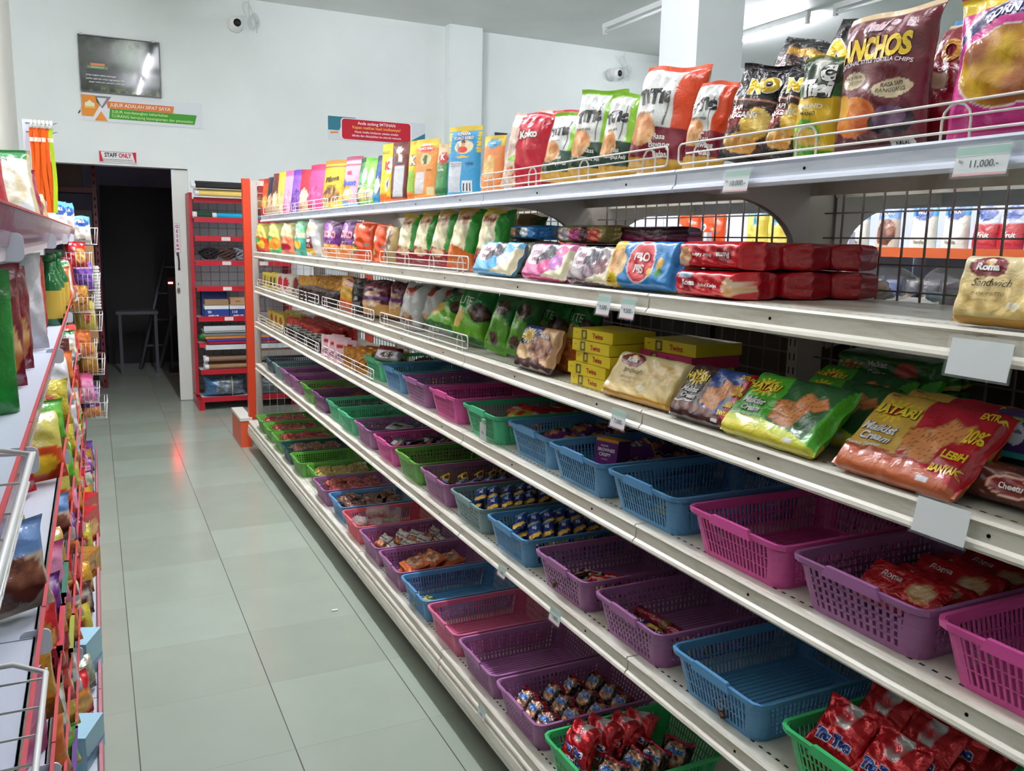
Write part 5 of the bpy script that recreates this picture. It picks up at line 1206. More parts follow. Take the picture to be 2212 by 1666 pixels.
P('biscuit_pack','hatari_dark','brick',0.171,0.113,0.032,0.522,-1.043,1.108,2,36,'dark chocolate cracker pack with red end, third shelf','biscuit pack',2,None,0)
P('biscuit_pack','hatari_green','brick',0.218,0.133,0.036,0.516,-1.214,1.108,0,46,'front lime green cracker pack with lemon picture','biscuit pack',3,None,0)
P('biscuit_pack','hatari_gold','brick',0.201,0.151,0.036,0.514,-1.461,1.108,0,50,'gold and red cracker pack lettered EXTRA 20% LEBIH BANYAK','biscuit pack',5,None,0)

# ------------------------------------------------------------------ more packs: stacks and rows
def N(name, me, label, cat, x, y, z, yaw=0, tilt=0, group=None, roll=0): return put(name, me, label, cat, x, y, z, yaw, tilt, roll, group)
# red coconut biscuit packs, two high and three deep
me1 = pm_('roma_red', 'brick', .165, .050, .112, 1); me2 = pm_('roma_red_flip', 'brick', .165, .050, .112, 2); me3 = pm_('roma_plain', 'brick', .165, .050, .112, 3)
N('biscuit_pack', me1, 'lower front red coconut biscuit pack of the two high stack', 'biscuit pack', .588, -1.015, 1.336, 3)
N('biscuit_pack', me2, 'upper front red coconut biscuit pack, lying upside down on another', 'biscuit pack', .594, -1.015, 1.387, 5)
gk = 'plain red biscuit packs stacked behind the front two'
for lv in (0, 1):
    for k in (1, 2): N('biscuit_pack', me3, 'plain red biscuit pack stacked behind the two front red coconut packs', 'biscuit pack', .588+.117*k, -1.02-.004*k+.006*lv, 1.336+.051*lv, 4-3*k, 0, gk)
# foil packs lying behind the leaning cream packs on the second shelf
for art, w, h, d, x, y, z, yw, lb in (
    ('film_silver', .18, .098, .10, .67, -.09, 1.336, 4, 'dull silver foil pack under the bright blue one, second shelf'),
    ('film_blue', .19, .040, .10, .67, -.09, 1.436, 4, 'bright blue pack lying on top behind the pale blue biscuit pack'),
    ('film_pink', .20, .090, .05, .635, -.32, 1.337, 4, 'magenta pack standing behind the pale pink biscuit pack'),
    ('film_gold', .23, .048, .10, .735, -.31, 1.428, 4, 'shiny gold pack with round pictures lying behind the magenta one'),
    ('film_dark', .22, .045, .10, .80, -.50, 1.428, 3, 'dark maroon pack at the back behind the grey brown one'),
    ('film_black', .22, .085, .10, .69, -.56, 1.337, 3, 'black and gold foil pack just behind the grey brown biscuit pack'),
    ('film_black', .2, .07, .12, .78, -.88, 1.337, 4, 'dark foil pack in the shade behind the blue and yellow pineapple pack')):
    N('foil_pack', pm_(art, 'brick', w, h, d, 4), lb, 'biscuit pack', x, y, z, yw)
N('foil_pack', pm_('film_black', 'brick', .16, .09, .1, 4), 'dark foil pack lying under the gold one, second shelf', 'biscuit pack', .75, -.31, 1.337, 4)
N('foil_pack', pm_('film_black', 'brick', .17, .09, .1, 5), 'dark foil pack lying under the dark maroon one, second shelf', 'biscuit pack', .81, -.52, 1.337, 3)
# yellow Twins packs
bx = box_mesh('twins', .150, .0245, .12)
cf_ = ('bottom', 'second from the bottom', 'middle', 'second from the top', 'top')
for k in range(5):
    N('biscuit_box', bx, cf_[k] + ' box of the five stacked yellow Twins packs', 'biscuit pack', .60+(.004, .0, .012, .008, .014)[k], -.615+(.0, .004, -.006, .002, .008)[k], 1.109+.0258*k, 2+(-2, 1, -3, 0, 3)[k])
b2 = box_mesh('twins', .162, .026, .13); b3 = box_mesh('twins_pink', .172, .024, .13)
for k in range(3): N('biscuit_box', bx, 'yellow boxes lying under the pink Twins box, behind the cream sandwich pack', 'biscuit pack', .70, -.775, 1.109+.0248*k*.93, 2, 0, 'yellow boxes under the pink one')
N('biscuit_box', b3, 'pink Twins box under a yellow one, behind the cream sandwich pack', 'biscuit pack', .70, -.772, 1.178, 3)
N('biscuit_box', b2, 'yellow Twins box lying on the pink one', 'biscuit pack', .705, -.777, 1.203, 5)
hx = pm_('orange_crack', 'brick', .14, .05, .10, 3)
for k in range(3): N('biscuit_pack', hx, 'light brown packs stacked behind the small chocolate biscuit pack', 'biscuit pack', .64, -.43, 1.109+.034*k, 8, 0, 'light brown stacked packs') if k < 2 else None
# green and gold cracker packs behind the front ones
gp = pm_('hatari_green', 'brick', .192, .124, .036, 3)
for k, (dx, dy, dz, tl) in enumerate(((.040, -.045, .0, 47), (.075, -.03, .02, 52), (.12, -.035, .036, 62))):
    N('biscuit_pack', gp, ('lime green cracker pack directly behind the front lime green one', 'third lime green cracker pack from the front', 'rearmost lime green cracker pack lying almost flat')[k], 'biscuit pack', .56+dx, -1.20+dy, 1.122+dz, 0, tl)
N('biscuit_pack', pm_('hatari_gold', 'brick', .188, .141, .036, 5), 'gold and red cracker pack tucked behind the front gold one', 'biscuit pack', .572, -1.45, 1.128, 0, 53)
N('biscuit_pack', pm_('malkist_side', 'brick', .21, .05, .12, 2), 'dark green cracker pack lying at the back, lettered Malkist Cream', 'biscuit pack', .815, -1.225, 1.201, 4)
for k in range(2): N('biscuit_pack', pm_('malkist_side', 'brick', .19, .09, .12, 3), 'dark green cracker packs lying in shade under the lettered one', 'biscuit pack', .82, -1.23, 1.109, 4, 0, 'dark green packs at the back') if k == 0 else None
N('biscuit_pack', pm_('film_black', 'brick', .2, .05, .14, 5), 'black glossy pack lying behind the gold cracker pack', 'biscuit pack', .76, -1.40, 1.11, 8)
N('small_box', box_mesh('purple_box', .05, .06, .03), 'small purple box with teal foot at the right of the third shelf', 'box', .64, -1.555, 1.162, 6)
N('biscuit_pack', pm_('film_black', 'brick', .14, .05, .12, 6), 'black pack under the small purple box', 'biscuit pack', .68, -1.54, 1.11, 3)
N('biscuit_pack', pm_('cheetu', 'brick', .15, .05, .09, 1), 'dark brown chocolate pack with an oval logo at the right edge of the third shelf', 'biscuit pack', .60, -1.60, 1.109, 3, 10)
N('biscuit_pack', pm_('cheetu', 'brick', .15, .05, .09, 2), 'dark brown chocolate pack lying behind the oval logo one', 'biscuit pack', .70, -1.68, 1.109, 10, 8)

def rows(key, y0, y1, ny, nx, art, w, h, d, off, dx, yaw, tilt, kind, name, label, cat, group, jit=.004, seed=1):
    me = pm_(art, kind, w, h, d, seed) if kind != 'box' else box_mesh(art, w, h, d); x0, z0 = SH[key]; r = random.Random(seed)
    for i in range(ny):
        for j in range(nx):
            N(name, me, label, cat, x0+off+dx*j+r.uniform(-jit, jit), y0+(y1-y0)*(i+.5)/ny+r.uniform(-jit, jit), z0+.001, yaw+r.uniform(-5, 5), tilt+r.uniform(-3, 3), group)
rows('L3', 3.5, 3.1, 4, 2, 'yellow_sachet', .07, .10, .012, .05, .05, 25, 4, 'pouch', 'drink_sachet', 'yellow sachets at the far end of the third shelf', 'sachet', 'yellow sachets far end third shelf')
rows('L3', 3.0, 2.7, 2, 2, 'white_red_sachet', .09, .11, .012, .05, .05, 25, 4, 'pouch', 'drink_sachet', 'white sachets with a red drop beside the yellow ones, third shelf', 'sachet', 'white and red sachets')
rows('L3', 2.66, 1.62, 9, 6, 'gold_sachet', .085, .115, .014, .11, .045, 20, 2, 'pouch', 'drink_sachet', 'gold foil sachets standing in deep rows on the third shelf', 'sachet', 'gold sachets in deep rows')
rows('L3', 2.30, 1.66, 7, 2, 'black_sachet', .07, .078, .02, .03, .04, 20, 2, 'pouch', 'drink_sachet', 'small black sachets in front of the gold ones on the third shelf', 'sachet', 'black sachets third shelf')
rows('L4', 3.5, 3.05, 3, 2, 'yellow_packet', .1, .085, .04, .10, .1, 10, 0, 'box', 'carton', 'yellow cartons at the far end of the fourth shelf', 'carton', 'yellow cartons fourth shelf')
rows('L4', 3.0, 2.2, 6, 3, 'red_packet', .1, .085, .05, .12, .08, 10, 0, 'brick', 'red_pack', 'red packs in rows on the far part of the fourth shelf', 'pack', 'red packs fourth shelf')
rows('L4', 2.75, 1.80, 8, 3, 'white_black_sachet', .07, .062, .02, .035, .035, 22, 2, 'pouch', 'drink_sachet', 'black sachets with white tops on the fourth shelf', 'sachet', 'black and white sachets')
rows('L4', 1.80, 1.44, 3, 2, 'pink_sachet', .085, .105, .016, .03, .04, 25, 4, 'pouch', 'drink_sachet', 'pink and white sachets left of the gold ones, fourth shelf', 'sachet', 'pink and white sachets')
rows('L4', 1.42, 1.14, 3, 4, 'gold_ring', .10, .09, .02, .045, .05, 25, 4, 'pouch', 'drink_sachet', 'brown gold sachets between pink sachets and the green basket', 'sachet', 'brown gold sachets')
N('snack_pack', pm_('silver_red', 'brick', .13, .06, .03, 3), 'silver and maroon pack lying on the green basket at its left end', 'pack', .60, 1.04, .945, 30, 30)

def heap(key, y, art, kind, w, h, d, nx, ny, layers, label, cat, group, name, x0=.05, x1=.31, yaw=(-25, 25), tilt=(72, 88), seed=1, y0=-.09, y1=.09, lift=None, zb=0.0055):
    """loose packs lying in a basket; the basket's far side is at y"""
    X0, Z0 = SH[key]; me = pm_(art, kind, w, h, d, seed); r = random.Random(seed*7+int(abs(y)*100)); n = 0
    for L in range(layers):
        for i in range(nx):
            for j in range(ny):
                cx = X0+.008+x0+(x1-x0)*(i+.5)/nx+r.uniform(-.008, .008); cy = y-BW/2+y0+(y1-y0)*(j+.5)/ny+r.uniform(-.006, .006)
                yw = r.uniform(*yaw); tl = r.uniform(*tilt); z = Z0+zb+d*.55+h*.5*abs(math.cos(math.radians(tl)))+(lift or d*.95)*L
                R = Matrix.Rotation(-PI/2+math.radians(yw), 4, 'Z') @ Matrix.Rotation(-math.radians(tl), 4, 'X')
                o = bpy.data.objects.new(name, me); COL.objects.link(o)
                o.matrix_world = Matrix.Translation((cx, cy, z)) @ R @ Matrix.Translation((0, 0, -h/2)); tag(o, label, cat, group); n += 1
# fifth shelf
heap('L5', -.15, 'bar_blue', 'brick', .104, .038, .014, 6, 2, 3, 'dark blue wafer bars in the bright blue basket, fifth shelf', 'wafer bar', 'wafer bars in the blue basket', 'wafer_bar', yaw=(-32, -20), tilt=(58, 68), seed=2, lift=.026, zb=.008)
heap('L5', .125, 'bar_blue', 'brick', .104, .038, .014, 6, 2, 3, 'dark blue wafer bars in the grey green basket, fifth shelf', 'wafer bar', 'wafer bars in the grey green basket', 'wafer_bar', yaw=(-32, -20), tilt=(58, 68), seed=3, lift=.026, zb=.008)
heap('L5', .40, 'bar_blue', 'brick', .09, .038, .014, 5, 1, 2, 'blue wafer bars among yellow ones in the purple basket, fifth shelf', 'wafer bar', 'blue bars among yellow ones', 'wafer_bar', yaw=(-30, -18), tilt=(58, 68), seed=4, y0=-.09, y1=0, lift=.026, zb=.008)
heap('L5', .40, 'bar_yellow', 'brick', .09, .036, .014, 5, 1, 2, 'yellow wafer bars in the purple basket, fifth shelf', 'wafer bar', 'yellow bars in the purple basket', 'wafer_bar', yaw=(-30, -18), tilt=(58, 68), seed=5, y0=0, y1=.09, lift=.026, zb=.008)
heap('L5', .94, 'navy_packet', 'brick', .07, .06, .012, 4, 2, 3, 'dark blue sachets in the pink basket, fifth shelf', 'sachet', 'dark blue sachets in the pink basket', 'sachet_pack', yaw=(-90, 90), tilt=(50, 85), seed=6)
heap('L5', 1.22, 'silver_packet', 'brick', .11, .06, .02, 1, 1, 1, 'silver packet lying in the purple basket right of the sea green pair', 'packet', None, 'snack_packet', seed=7, x0=.12, x1=.2, zb=.042)
heap('L5', 1.22, 'brown_candy', 'brick', .06, .03, .012, 4, 3, 2, 'small brown sweets in the purple basket with the silver packet', 'sweet', 'brown sweets under the silver packet', 'wrapped_sweet', yaw=(-90, 90), seed=8)
heap('L5', 1.49, 'brown_candy', 'brick', .07, .03, .014, 3, 2, 1, 'brown sweets in the nearer sea green basket', 'sweet', 'brown sweets in nearer sea green basket', 'wrapped_sweet', yaw=(-90, 90), seed=9, x0=.1)
heap('L5', 1.75, 'silver_packet', 'brick', .10, .05, .02, 3, 2, 2, 'dark silver packets in the farther sea green basket', 'packet', 'packets in farther sea green basket', 'snack_packet', yaw=(-60, 60), seed=10, x0=.12)
heap('L5', -.445, 'brown_candy', 'brick', .07, .026, .012, 3, 2, 2, 'small brown sweets in the purple basket of red and yellow sweets', 'sweet', 'brown sweets with red and yellow ones', 'wrapped_sweet', yaw=(-90, 90), seed=11, x0=.03, x1=.14)
heap('L5', -.445, 'red_packet', 'brick', .075, .024, .014, 2, 1, 1, 'small shiny red sweets lying on brown ones in the purple basket', 'sweet', 'shiny red sweets', 'wrapped_sweet', yaw=(20, 60), seed=12, x0=.1, x1=.2, zb=.014)
heap('L5', -.445, 'yellow_packet', 'brick', .075, .018, .010, 1, 1, 1, 'single mustard yellow sweet among red and brown ones in the purple basket', 'sweet', None, 'wrapped_sweet', yaw=(-40, -30), seed=13, x0=.06, x1=.12, y0=-.07, y1=-.03, zb=.028)
heap('L5', -.73, 'tube_navy', 'roll', .13, .026, .026, 1, 2, 1, 'navy wafer stick tubes in the purple basket, lettered in white', 'wafer tube', 'navy wafer tubes', 'wafer_tube', yaw=(-12, 12), seed=14, x0=.03, x1=.12)
heap('L5', -.73, 'tube_red', 'roll', .13, .026, .026, 1, 3, 1, 'dark red wafer stick tubes lying beside navy ones in the purple basket', 'wafer tube', 'dark red wafer tubes', 'wafer_tube', yaw=(-12, 12), seed=15, x0=.08, x1=.17, zb=.0057)
heap('L5', -1.01, 'brown_candy', 'brick', .06, .03, .012, 1, 1, 1, 'single small brown sweet in the empty blue basket of the fifth shelf', 'sweet', None, 'wrapped_sweet', seed=16, x0=.02, x1=.06)
heap('L5', -1.30, 'pack_red', 'pillow', .092, .095, .030, 4, 2, 2, 'shiny red packs with a white band in the near green basket, fifth shelf', 'snack pack', 'shiny red packs fifth shelf', 'snack_pack', yaw=(-4, 12), tilt=(42, 56), seed=17, x0=.03, x1=.33, lift=.036, zb=.010)
for k, yy in enumerate((3.34, 2.27, 2.01)): heap('L5', yy, 'cracker_red', 'pillow', .10, .08, .03, 3, 2, 1, 'red sweets bags in the far baskets of the fifth shelf', 'snack pack', 'red bags in far baskets fifth shelf', 'snack_pack', yaw=(-60, 60), tilt=(60, 85), seed=18+k, x0=.1)
# fourth shelf
heap('L4', .048, 'red_packet', 'brick', .09, .06, .014, 3, 2, 4, 'red packets piled in the green basket with a card, fourth shelf', 'packet', 'red packets in the green basket', 'snack_packet', yaw=(-50, 50), tilt=(72, 88), seed=21, x0=.14, x1=.33)
heap('L4', .048, 'yellow_packet', 'brick', .07, .05, .012, 1, 1, 1, 'yellow packet below the red ones in the green basket, fourth shelf', 'packet', None, 'snack_packet', seed=22, x0=.12, x1=.16, zb=.045)
heap('L4', -.235, 'purple_pack', 'pillow', .088, .080, .026, 3, 2, 2, 'dark purple packs in the leftmost of three blue baskets', 'snack pack', 'dark purple packs leftmost blue basket', 'snack_pack', yaw=(-22, 22), tilt=(70, 84), seed=23, x0=.1)
heap('L4', -.488, 'purple_pack', 'pillow', .088, .080, .026, 3, 2, 2, 'dark purple packs in the middle of three blue baskets', 'snack pack', 'dark purple packs middle blue basket', 'snack_pack', yaw=(-22, 22), tilt=(70, 84), seed=24, x0=.12)
N('brownie_box', box_mesh('brownie', .062, .07, .05, (226,160,40)), 'purple and orange brownie box standing in the middle of three blue baskets', 'box', .615, -.615, .912, 22, 8)
N('brownie_box', box_mesh('brownie', .062, .07, .05, (226,160,40)), 'brownie box lying on its back behind the upright one in the blue basket', 'box', .66, -.60, .925, -20, 70)
heap('L4', -1.292, 'roma_wafer', 'brick', .14, .055, .016, 5, 1, 2, 'shiny red wafer packs in the purple basket on the fourth shelf', 'wafer pack', 'red wafer packs in the purple basket', 'wafer_pack', yaw=(-15, 15), tilt=(52, 70), seed=25, x0=.10, x1=.33, y0=-.02, y1=.02, lift=.018, zb=.01)
heap('L4', .885, 'yellow_packet', 'brick', .07, .05, .012, 2, 2, 2, 'yellow sachets at the back of the blue basket, fourth shelf', 'sachet', 'yellow sachets in blue basket', 'sachet_pack', yaw=(-60, 60), seed=26, x0=.18)
heap('L4', 1.16, 'cracker_brown', 'pillow', .09, .07, .03, 2, 2, 2, 'brown and white packs in the green basket at the left of the fourth shelf row', 'snack pack', 'packs in the left green basket', 'snack_pack', yaw=(-60, 60), seed=27, x0=.1)
heap('L4', -.752, 'yellow_packet', 'brick', .06, .04, .012, 1, 1, 1, 'small orange sachet left in the nearly empty blue basket', 'sachet', None, 'sachet_pack', seed=28, x0=.06, x1=.1)
# bottom deck
for yy, art, nm, sd in ((3.38, 'cracker_red', 'at the very far end', 31), (3.11, 'cracker_red', 'second from the far end', 32), (2.83, 'cracker_red', 'beside the dark teal basket', 33), (2.56, 'cracker_brown', 'dark teal one', 34),
                        (2.02, 'cracker_gold', 'pushed back beyond the purple one', 35), (1.76, 'cracker_red', 'purple one left of the blue one', 36), (1.485, 'cracker_brown', 'blue one left of the coral one', 37)):
    c = {'cracker_red': 'red', 'cracker_brown': 'brown', 'cracker_gold': 'yellow'}[art]
    heap('B', yy, art, 'pillow', .088, .080, .034, 3, 2, 2, c+' cracker bags heaped in a bottom deck basket: '+nm, 'cracker bag', c+' cracker bags '+nm, 'cracker_bag', yaw=(-30, 30), tilt=(76, 88), seed=sd, x0=.05, lift=.036)
heap('B', .95, 'stripe_pack', 'pillow', .07, .07, .03, 4, 2, 1, 'white and brown striped packets in the farther purple basket, bottom deck', 'snack pack', 'striped packets bottom deck', 'snack_pack', yaw=(-10, 30), tilt=(35, 55), seed=41, lift=.03)
heap('B', .69, 'orange_pack', 'pillow', .11, .085, .03, 3, 1, 2, 'orange biscuit packets in the purple basket, bottom deck', 'snack pack', 'orange biscuit packets bottom deck', 'snack_pack', yaw=(-20, 20), tilt=(65, 80), seed=42, x0=.06, x1=.28)
heap('B', .43, 'green_yellow_pack', 'pillow', .09, .07, .03, 1, 1, 1, 'single green and yellow packet in the blue basket, bottom deck', 'snack pack', None, 'snack_pack', seed=43, x0=.03, x1=.09)
heap('B', -.35, 'pilus_black', 'pillow', .062, .066, .022, 4, 3, 1, 'black and blue wafer packets in the near purple basket, bottom deck', 'snack pack', 'black and blue packets bottom deck', 'snack_pack', yaw=(-8, 14), tilt=(38, 52), seed=44, x0=.03, lift=.03, zb=.010)
heap('B', -.62, 'pack_red', 'pillow', .084, .088, .028, 4, 1, 2, 'shiny red packs with a white band in the near green basket, bottom deck', 'snack pack', 'shiny red packs bottom deck', 'snack_pack', yaw=(0, 30), tilt=(25, 45), seed=45, x0=.03, x1=.25, y0=0, y1=.09, lift=.025, zb=.01)
heap('B', -.62, 'pilus_black', 'pillow', .080, .078, .026, 4, 1, 1, 'round patterned black packets in the near green basket, bottom deck', 'snack pack', 'black packets in the near green basket', 'snack_pack', yaw=(0, 35), tilt=(32, 50), seed=46, x0=.05, x1=.3, y0=-.09, y1=0, zb=.012)

# clear bags bulging out of the coral basket: film over brown crackers
def clear_bag(x, y, z, s, label, fillc, seed):
    r = random.Random(seed); t = thing('clear_bag', label, 'snack bag', (x, y, z), (0, 0, r.uniform(0, 3)))
    b = MB()
    for k in range(14):
        a = r.uniform(0, 6.28); q = r.uniform(0, .6)*s; c = (q*math.cos(a), q*math.sin(a), r.uniform(.12, .55)*s)
        ph = r.uniform(0, 6)
        P = np.array([[(c[0]+s*.24*math.sin(u)*math.cos(v)*(1+.2*math.sin(3*v+ph)), c[1]+s*.24*math.sin(u)*math.sin(v), c[2]+s*.10*math.cos(u)+.004*math.sin(4*v)) for v in np.linspace(0, 6.283, 10)] for u in np.linspace(0, PI, 6)])
        b.grid(P, tuple(int(f*r.uniform(.8, 1.15)) for f in fillc), True, True)
    b.build('crackers', M_FABR, t)['kind'] = 'stuff'
    b = MB(); n1, n2 = 14, 24; P = np.zeros((n1, n2+1, 3))
    for i in range(n1):
        u = i/(n1-1); rad = s*(.92*math.sin(min(1, u*1.25)*PI*.5) if u < .8 else .92*(1-(u-.8)/.2*.75)); rad = s*.95*math.sqrt(max(0, math.sin(u*PI*.93)))+.004
        for j in range(n2+1):
            v = 2*PI*j/n2; w = 1+.10*math.sin(5*v+seed)+.06*math.sin(9*v+u*7)
            P[i, j] = (rad*w*math.cos(v), rad*w*math.sin(v)*.85, s*(1.05*(u)))
    b.grid(P, (235,238,240), True, True); b.build('film', M_CLEAR, t); return t
clear_bag(.53, 1.12, .222, .062, 'front clear bag of crackers in the coral basket', (150,100,70), 1)
clear_bag(.60, 1.05, .222, .066, 'clear bag of crackers at the right of the coral basket', (140,96,66), 2)
clear_bag(.64, 1.14, .222, .07, 'rearmost clear bag of crackers in the coral basket', (150,100,74), 3)
clear_bag(.575, 1.09, .272, .055, 'topmost clear bag of crackers in the coral basket', (150,104,74), 4)
# card clipped on the green basket of the fourth shelf
t = thing('clip_card', 'white card in a clear holder clipped on the green basket, fourth shelf', 'price tag', (SH['L4'][0]+.004, -.14, .925), (.0, 0, -PI/2))
b = MB(); b.box((-.028,-.0015,-.042),(.012,-.0005,.006),(216,220,220)); flat_text(b, '500,-', (-.008,-.002,-.02), (1,0,0), (0,0,1), .01, (70,70,76)); b.build('card', M_PAPER, t)
b = MB(); b.box((-.032,-.003,-.045),(.015,-.0022,.012),(230,235,235)); b.build('sleeve', M_TAGS, t)
b = MB(); b.cbox((.0,-.003,.014),(.02,.006,.012),(120,190,150)); b.build('clip', M_PLAS, t)

# ------------------------------------------------------------------ red stationery rack against the back wall
RED = (176,28,44)
t = thing('stationery_rack', 'narrow red metal shelf rack of stationery beside the sliding door', 'shelving', (.65, 5.35, 0))
b = MB(); b.box((-.37,-.03,.1),(-.345,.25,1.78), RED); b.build('upright', M_PAINT, t)
b = MB(); b.box((.42,-.03,.1),(.445,.25,1.78), RED); b.build('upright', M_PAINT, t)
for sx in (-.37, .40):
    b = MB(); b.box((sx,-.23,.0),(sx+.045,.25,.085), (170,26,42)); b.build('foot', M_PAINT, t)
    u = t.children[-1]; b = MB(); b.tube([(sx+.02,-.2,0),(sx+.02,-.2,.012)], .012, (30,30,30), 10); b.build('foot_pad', M_PLAS, u)
b = MB()
for xx in np.arange(-.34, .42, .075): b.box((xx-.002,.235,.1),(xx+.002,.24,1.76),(150,154,160))
for zz in np.arange(.15, 1.76, .075): b.box((-.345,.236,zz-.002),(.42,.24,zz+.002),(150,154,160))
b.box((-.345,.243,.1),(.42,.246,1.76),(238,240,242)); b.build('back_panel', M_PAINT, t)
RZ = [1.728, 1.572, 1.42, 1.222, 1.012, .765, .55, .33, .10]
for i, z in enumerate(RZ):
    yf = -.225 if i in (7, 8) else (-.17 if i > 4 else -.14)
    b = MB(); b.box((-.34, yf, z-.004),(.42,.23,z),(206,208,212)); b.box((-.345, yf-.008, z-.03),(.425, yf, z+.012), RED if i != 6 else (196,40,50))
    s_ = b.build('shelf', M_PAINT, t)
    if i in (2, 3, 4, 5): 
        for k, xx in enumerate((-.14, .16)):
            b = MB(); b.box((xx, yf-.0105, z-.024),(xx+.07, yf-.0085, z+.006),(222,214,206)); b.build('shelf_label', M_PAPER, s_)
def roll_(x0, x1, y, z, r, c, label, name='paper_roll', band=None, inner=True):
    q = thing(name, label, 'roll', ((x0+x1)/2, y, z)); L = (x1-x0)/2
    b = MB(); b.tube([(-L,0,0),(L,0,0)], r, c, 14); b.build('sheet', M_PAPER, q)
    if band is not None:
        b = MB(); b.tube([(band-.025,0,0),(band+.025,0,0)], r+.001, (226,226,222), 14); b.build('paper_band', M_PAPER, q)
    b = MB(); b.tube([(-L-.002,0,0),(-L+.03,0,0)], r*1.03, (224,226,226), 14); b.build('end_collar', M_PAPER, q)
roll_(.29, 1.07, 5.22, 1.852, .018, (44,42,44), 'upper black paper roll on top of the red rack', band=.13)
roll_(.29, 1.07, 5.17, 1.828, .017, (40,38,40), 'lower black paper roll on top of the red rack', band=.16)
roll_(.31, 1.07, 5.14, 1.768, .020, (226,196,110), 'pale yellow paper roll on top of the red rack', band=.12)
roll_(.31, 1.07, 5.22, 1.79, .019, (214,186,104), 'second pale yellow roll at the back, top of the red rack')
roll_(.30, 1.07, 5.25, 1.60, .026, (24,70,50), 'dark green sheet roll behind the cyan one in the red rack', name='plastic_roll')
roll_(.45, 1.07, 5.23, 1.597, .024, (30,160,200), 'cyan sheet roll on the second level of the red rack', name='plastic_roll')
# belts
def belt(x, label, c, sd):
    r = random.Random(sd); b = MB()
    for k in range(5):
        P = [(x+.06*math.cos(a)*(1+.1*k), 5.26+.03*math.sin(a), 1.245+.022+.012*k+.018*math.sin(2*a+sd+k)) for a in np.linspace(0, 2*PI, 18)]
        b.tube(P, .009, c, 6)
    tag(b.build('coiled_belt', M_FABR), label, 'belt')
belt(.42, 'black coiled belt at the left of the belt shelf in the red rack', (34,28,30), 1); belt(.56, 'brown coiled belt between the black ones in the red rack', (70,50,46), 2)
belt(.70, 'grey coiled cord next to the belts in the red rack', (120,126,134), 3); belt(.84, 'black coiled belt at the right of the belt shelf in the red rack', (30,30,34), 4)
def env(x, w, n_, label):
    q = thing('envelope_box', label, 'box', (x, 5.22, .766))
    b = MB(); b.box((-w/2,-.04,0),(w/2,.1,.07),(34,60,130)); b.build('lower_box', M_CARD, q)
    b = MB(); b.box((-w/2,-.041,.07),(w/2,.1,.105),(224,226,228)); b.build('upper_sleeve', M_CARD, q)
    b = MB(); flat_text(b, n_, (-w*.3,-.042,.045), (1,0,0), (0,0,1), .03, W_, .02); flat_text(b, 'AMPLOP', (-w*.15,-.042,.014), (1,0,0), (0,0,1), .022, W_, .03); b.build('lettering', M_PAPER, q)
env(.452, .19, '90', 'left blue and white envelope box, lettered 90, in the red rack'); env(.65, .19, '110', 'right blue and white envelope box, lettered 110, half hidden by the orange post')
b = MB(); b.box((.36,5.17,.873),(.545,5.28,.915),(150,120,90)); tag(b.build('cardboard_box', M_CARD), 'flat brown box on the 90 envelope box', 'box')
b = MB(); b.box((.56,5.17,.873),(.72,5.28,.93),(176,140,104)); flat_text(b, '4500', (.62,5.169,.9), (1,0,0), (0,0,1), .02, (40,36,30), .01); tag(b.build('cardboard_box', M_CARD), 'brown box marked in black on the 110 envelope box', 'box')
b = MB(); b.box((.35,5.285,.768),(.55,5.42,.975),(28,56,120)); tag(b.build('blue_carton', M_CARD), 'dark blue carton behind the envelope boxes in the red rack', 'box')
for k, (c, lb) in enumerate((((120,122,118), 'grey'), ((206,130,50), 'orange'), ((70,60,150), 'violet'), ((150,30,44), 'dark red'))):
    b = MB(); b.box((.34+.01*k, 5.12, .552+.022*(3-k)+.001), (1.05, 5.38, .572+.022*(3-k)), c); tag(b.build('plastic_folder', M_PLAS), lb+' plastic folder lying in the stack on the red rack', 'folder')
b = MB(); b.box((.345,5.15,.645),(1.05,5.40,.66),(212,214,214)); b.box((.34,5.14,.66),(1.05,5.155,.70),(200,204,206)); tag(b.build('document_tray', M_PLAS), 'pale grey tray lying above the folders in the red rack', 'tray')
b = MB(); b.tube([(.30,5.2,.60),(.34,5.16,.62),(.38,5.15,.60),(.44,5.18,.605)], [.012,.03,.02,.012], (40,120,50), 8); tag(b.build('green_bag', M_FILM), 'crumpled green bag sticking out left of the folders in the red rack', 'bag')
b = MB(); b.box((.35,5.125,.505),(1.04,5.38,.545),(206,212,214)); tag(b.build('paper_ream', M_PAPER), 'white flat pack just under the folders in the red rack', 'paper')
for k in range(6):
    roll_(.34, 1.05, 5.15+.045*(k % 3), .36+.045*(k//3)+.02*(k % 2), .021, (150-6*k,118-4*k,86), 'brown paper rolls on the second lowest level of the red rack', band=.1 if k % 3 == 0 else None)
    o = [q for q in COL.objects if q.name.startswith('paper_roll') and q.get('label', '').startswith('brown')][-1]; o['group'] = 'brown paper rolls'
for k in range(2):
    me = pack_mesh('bagbundle%d' % k, 'pillow', .34, .17, .16, [('fill', (96,110,120)), ('mott', (170,184,196), 14), ('rect', .0, 0, .25 if k == 0 else 0, 1, (70,110,150))], (), (30, 24), M_FOIL, None, k+3)
    o = obj('bag_bundle', me, None, (.50+.35*k, 5.23, .101)); tag(o, ('left', 'right')[k]+' bundle of grey plastic bags tied with string, lowest level of the red rack', 'bundle')
    b = MB(); b.tube([(.05,-.09,0),(.052,-.092,.09),(.05,-.06,.17)], .004, (190,170,120), 5); b.build('string', M_FABR, o)

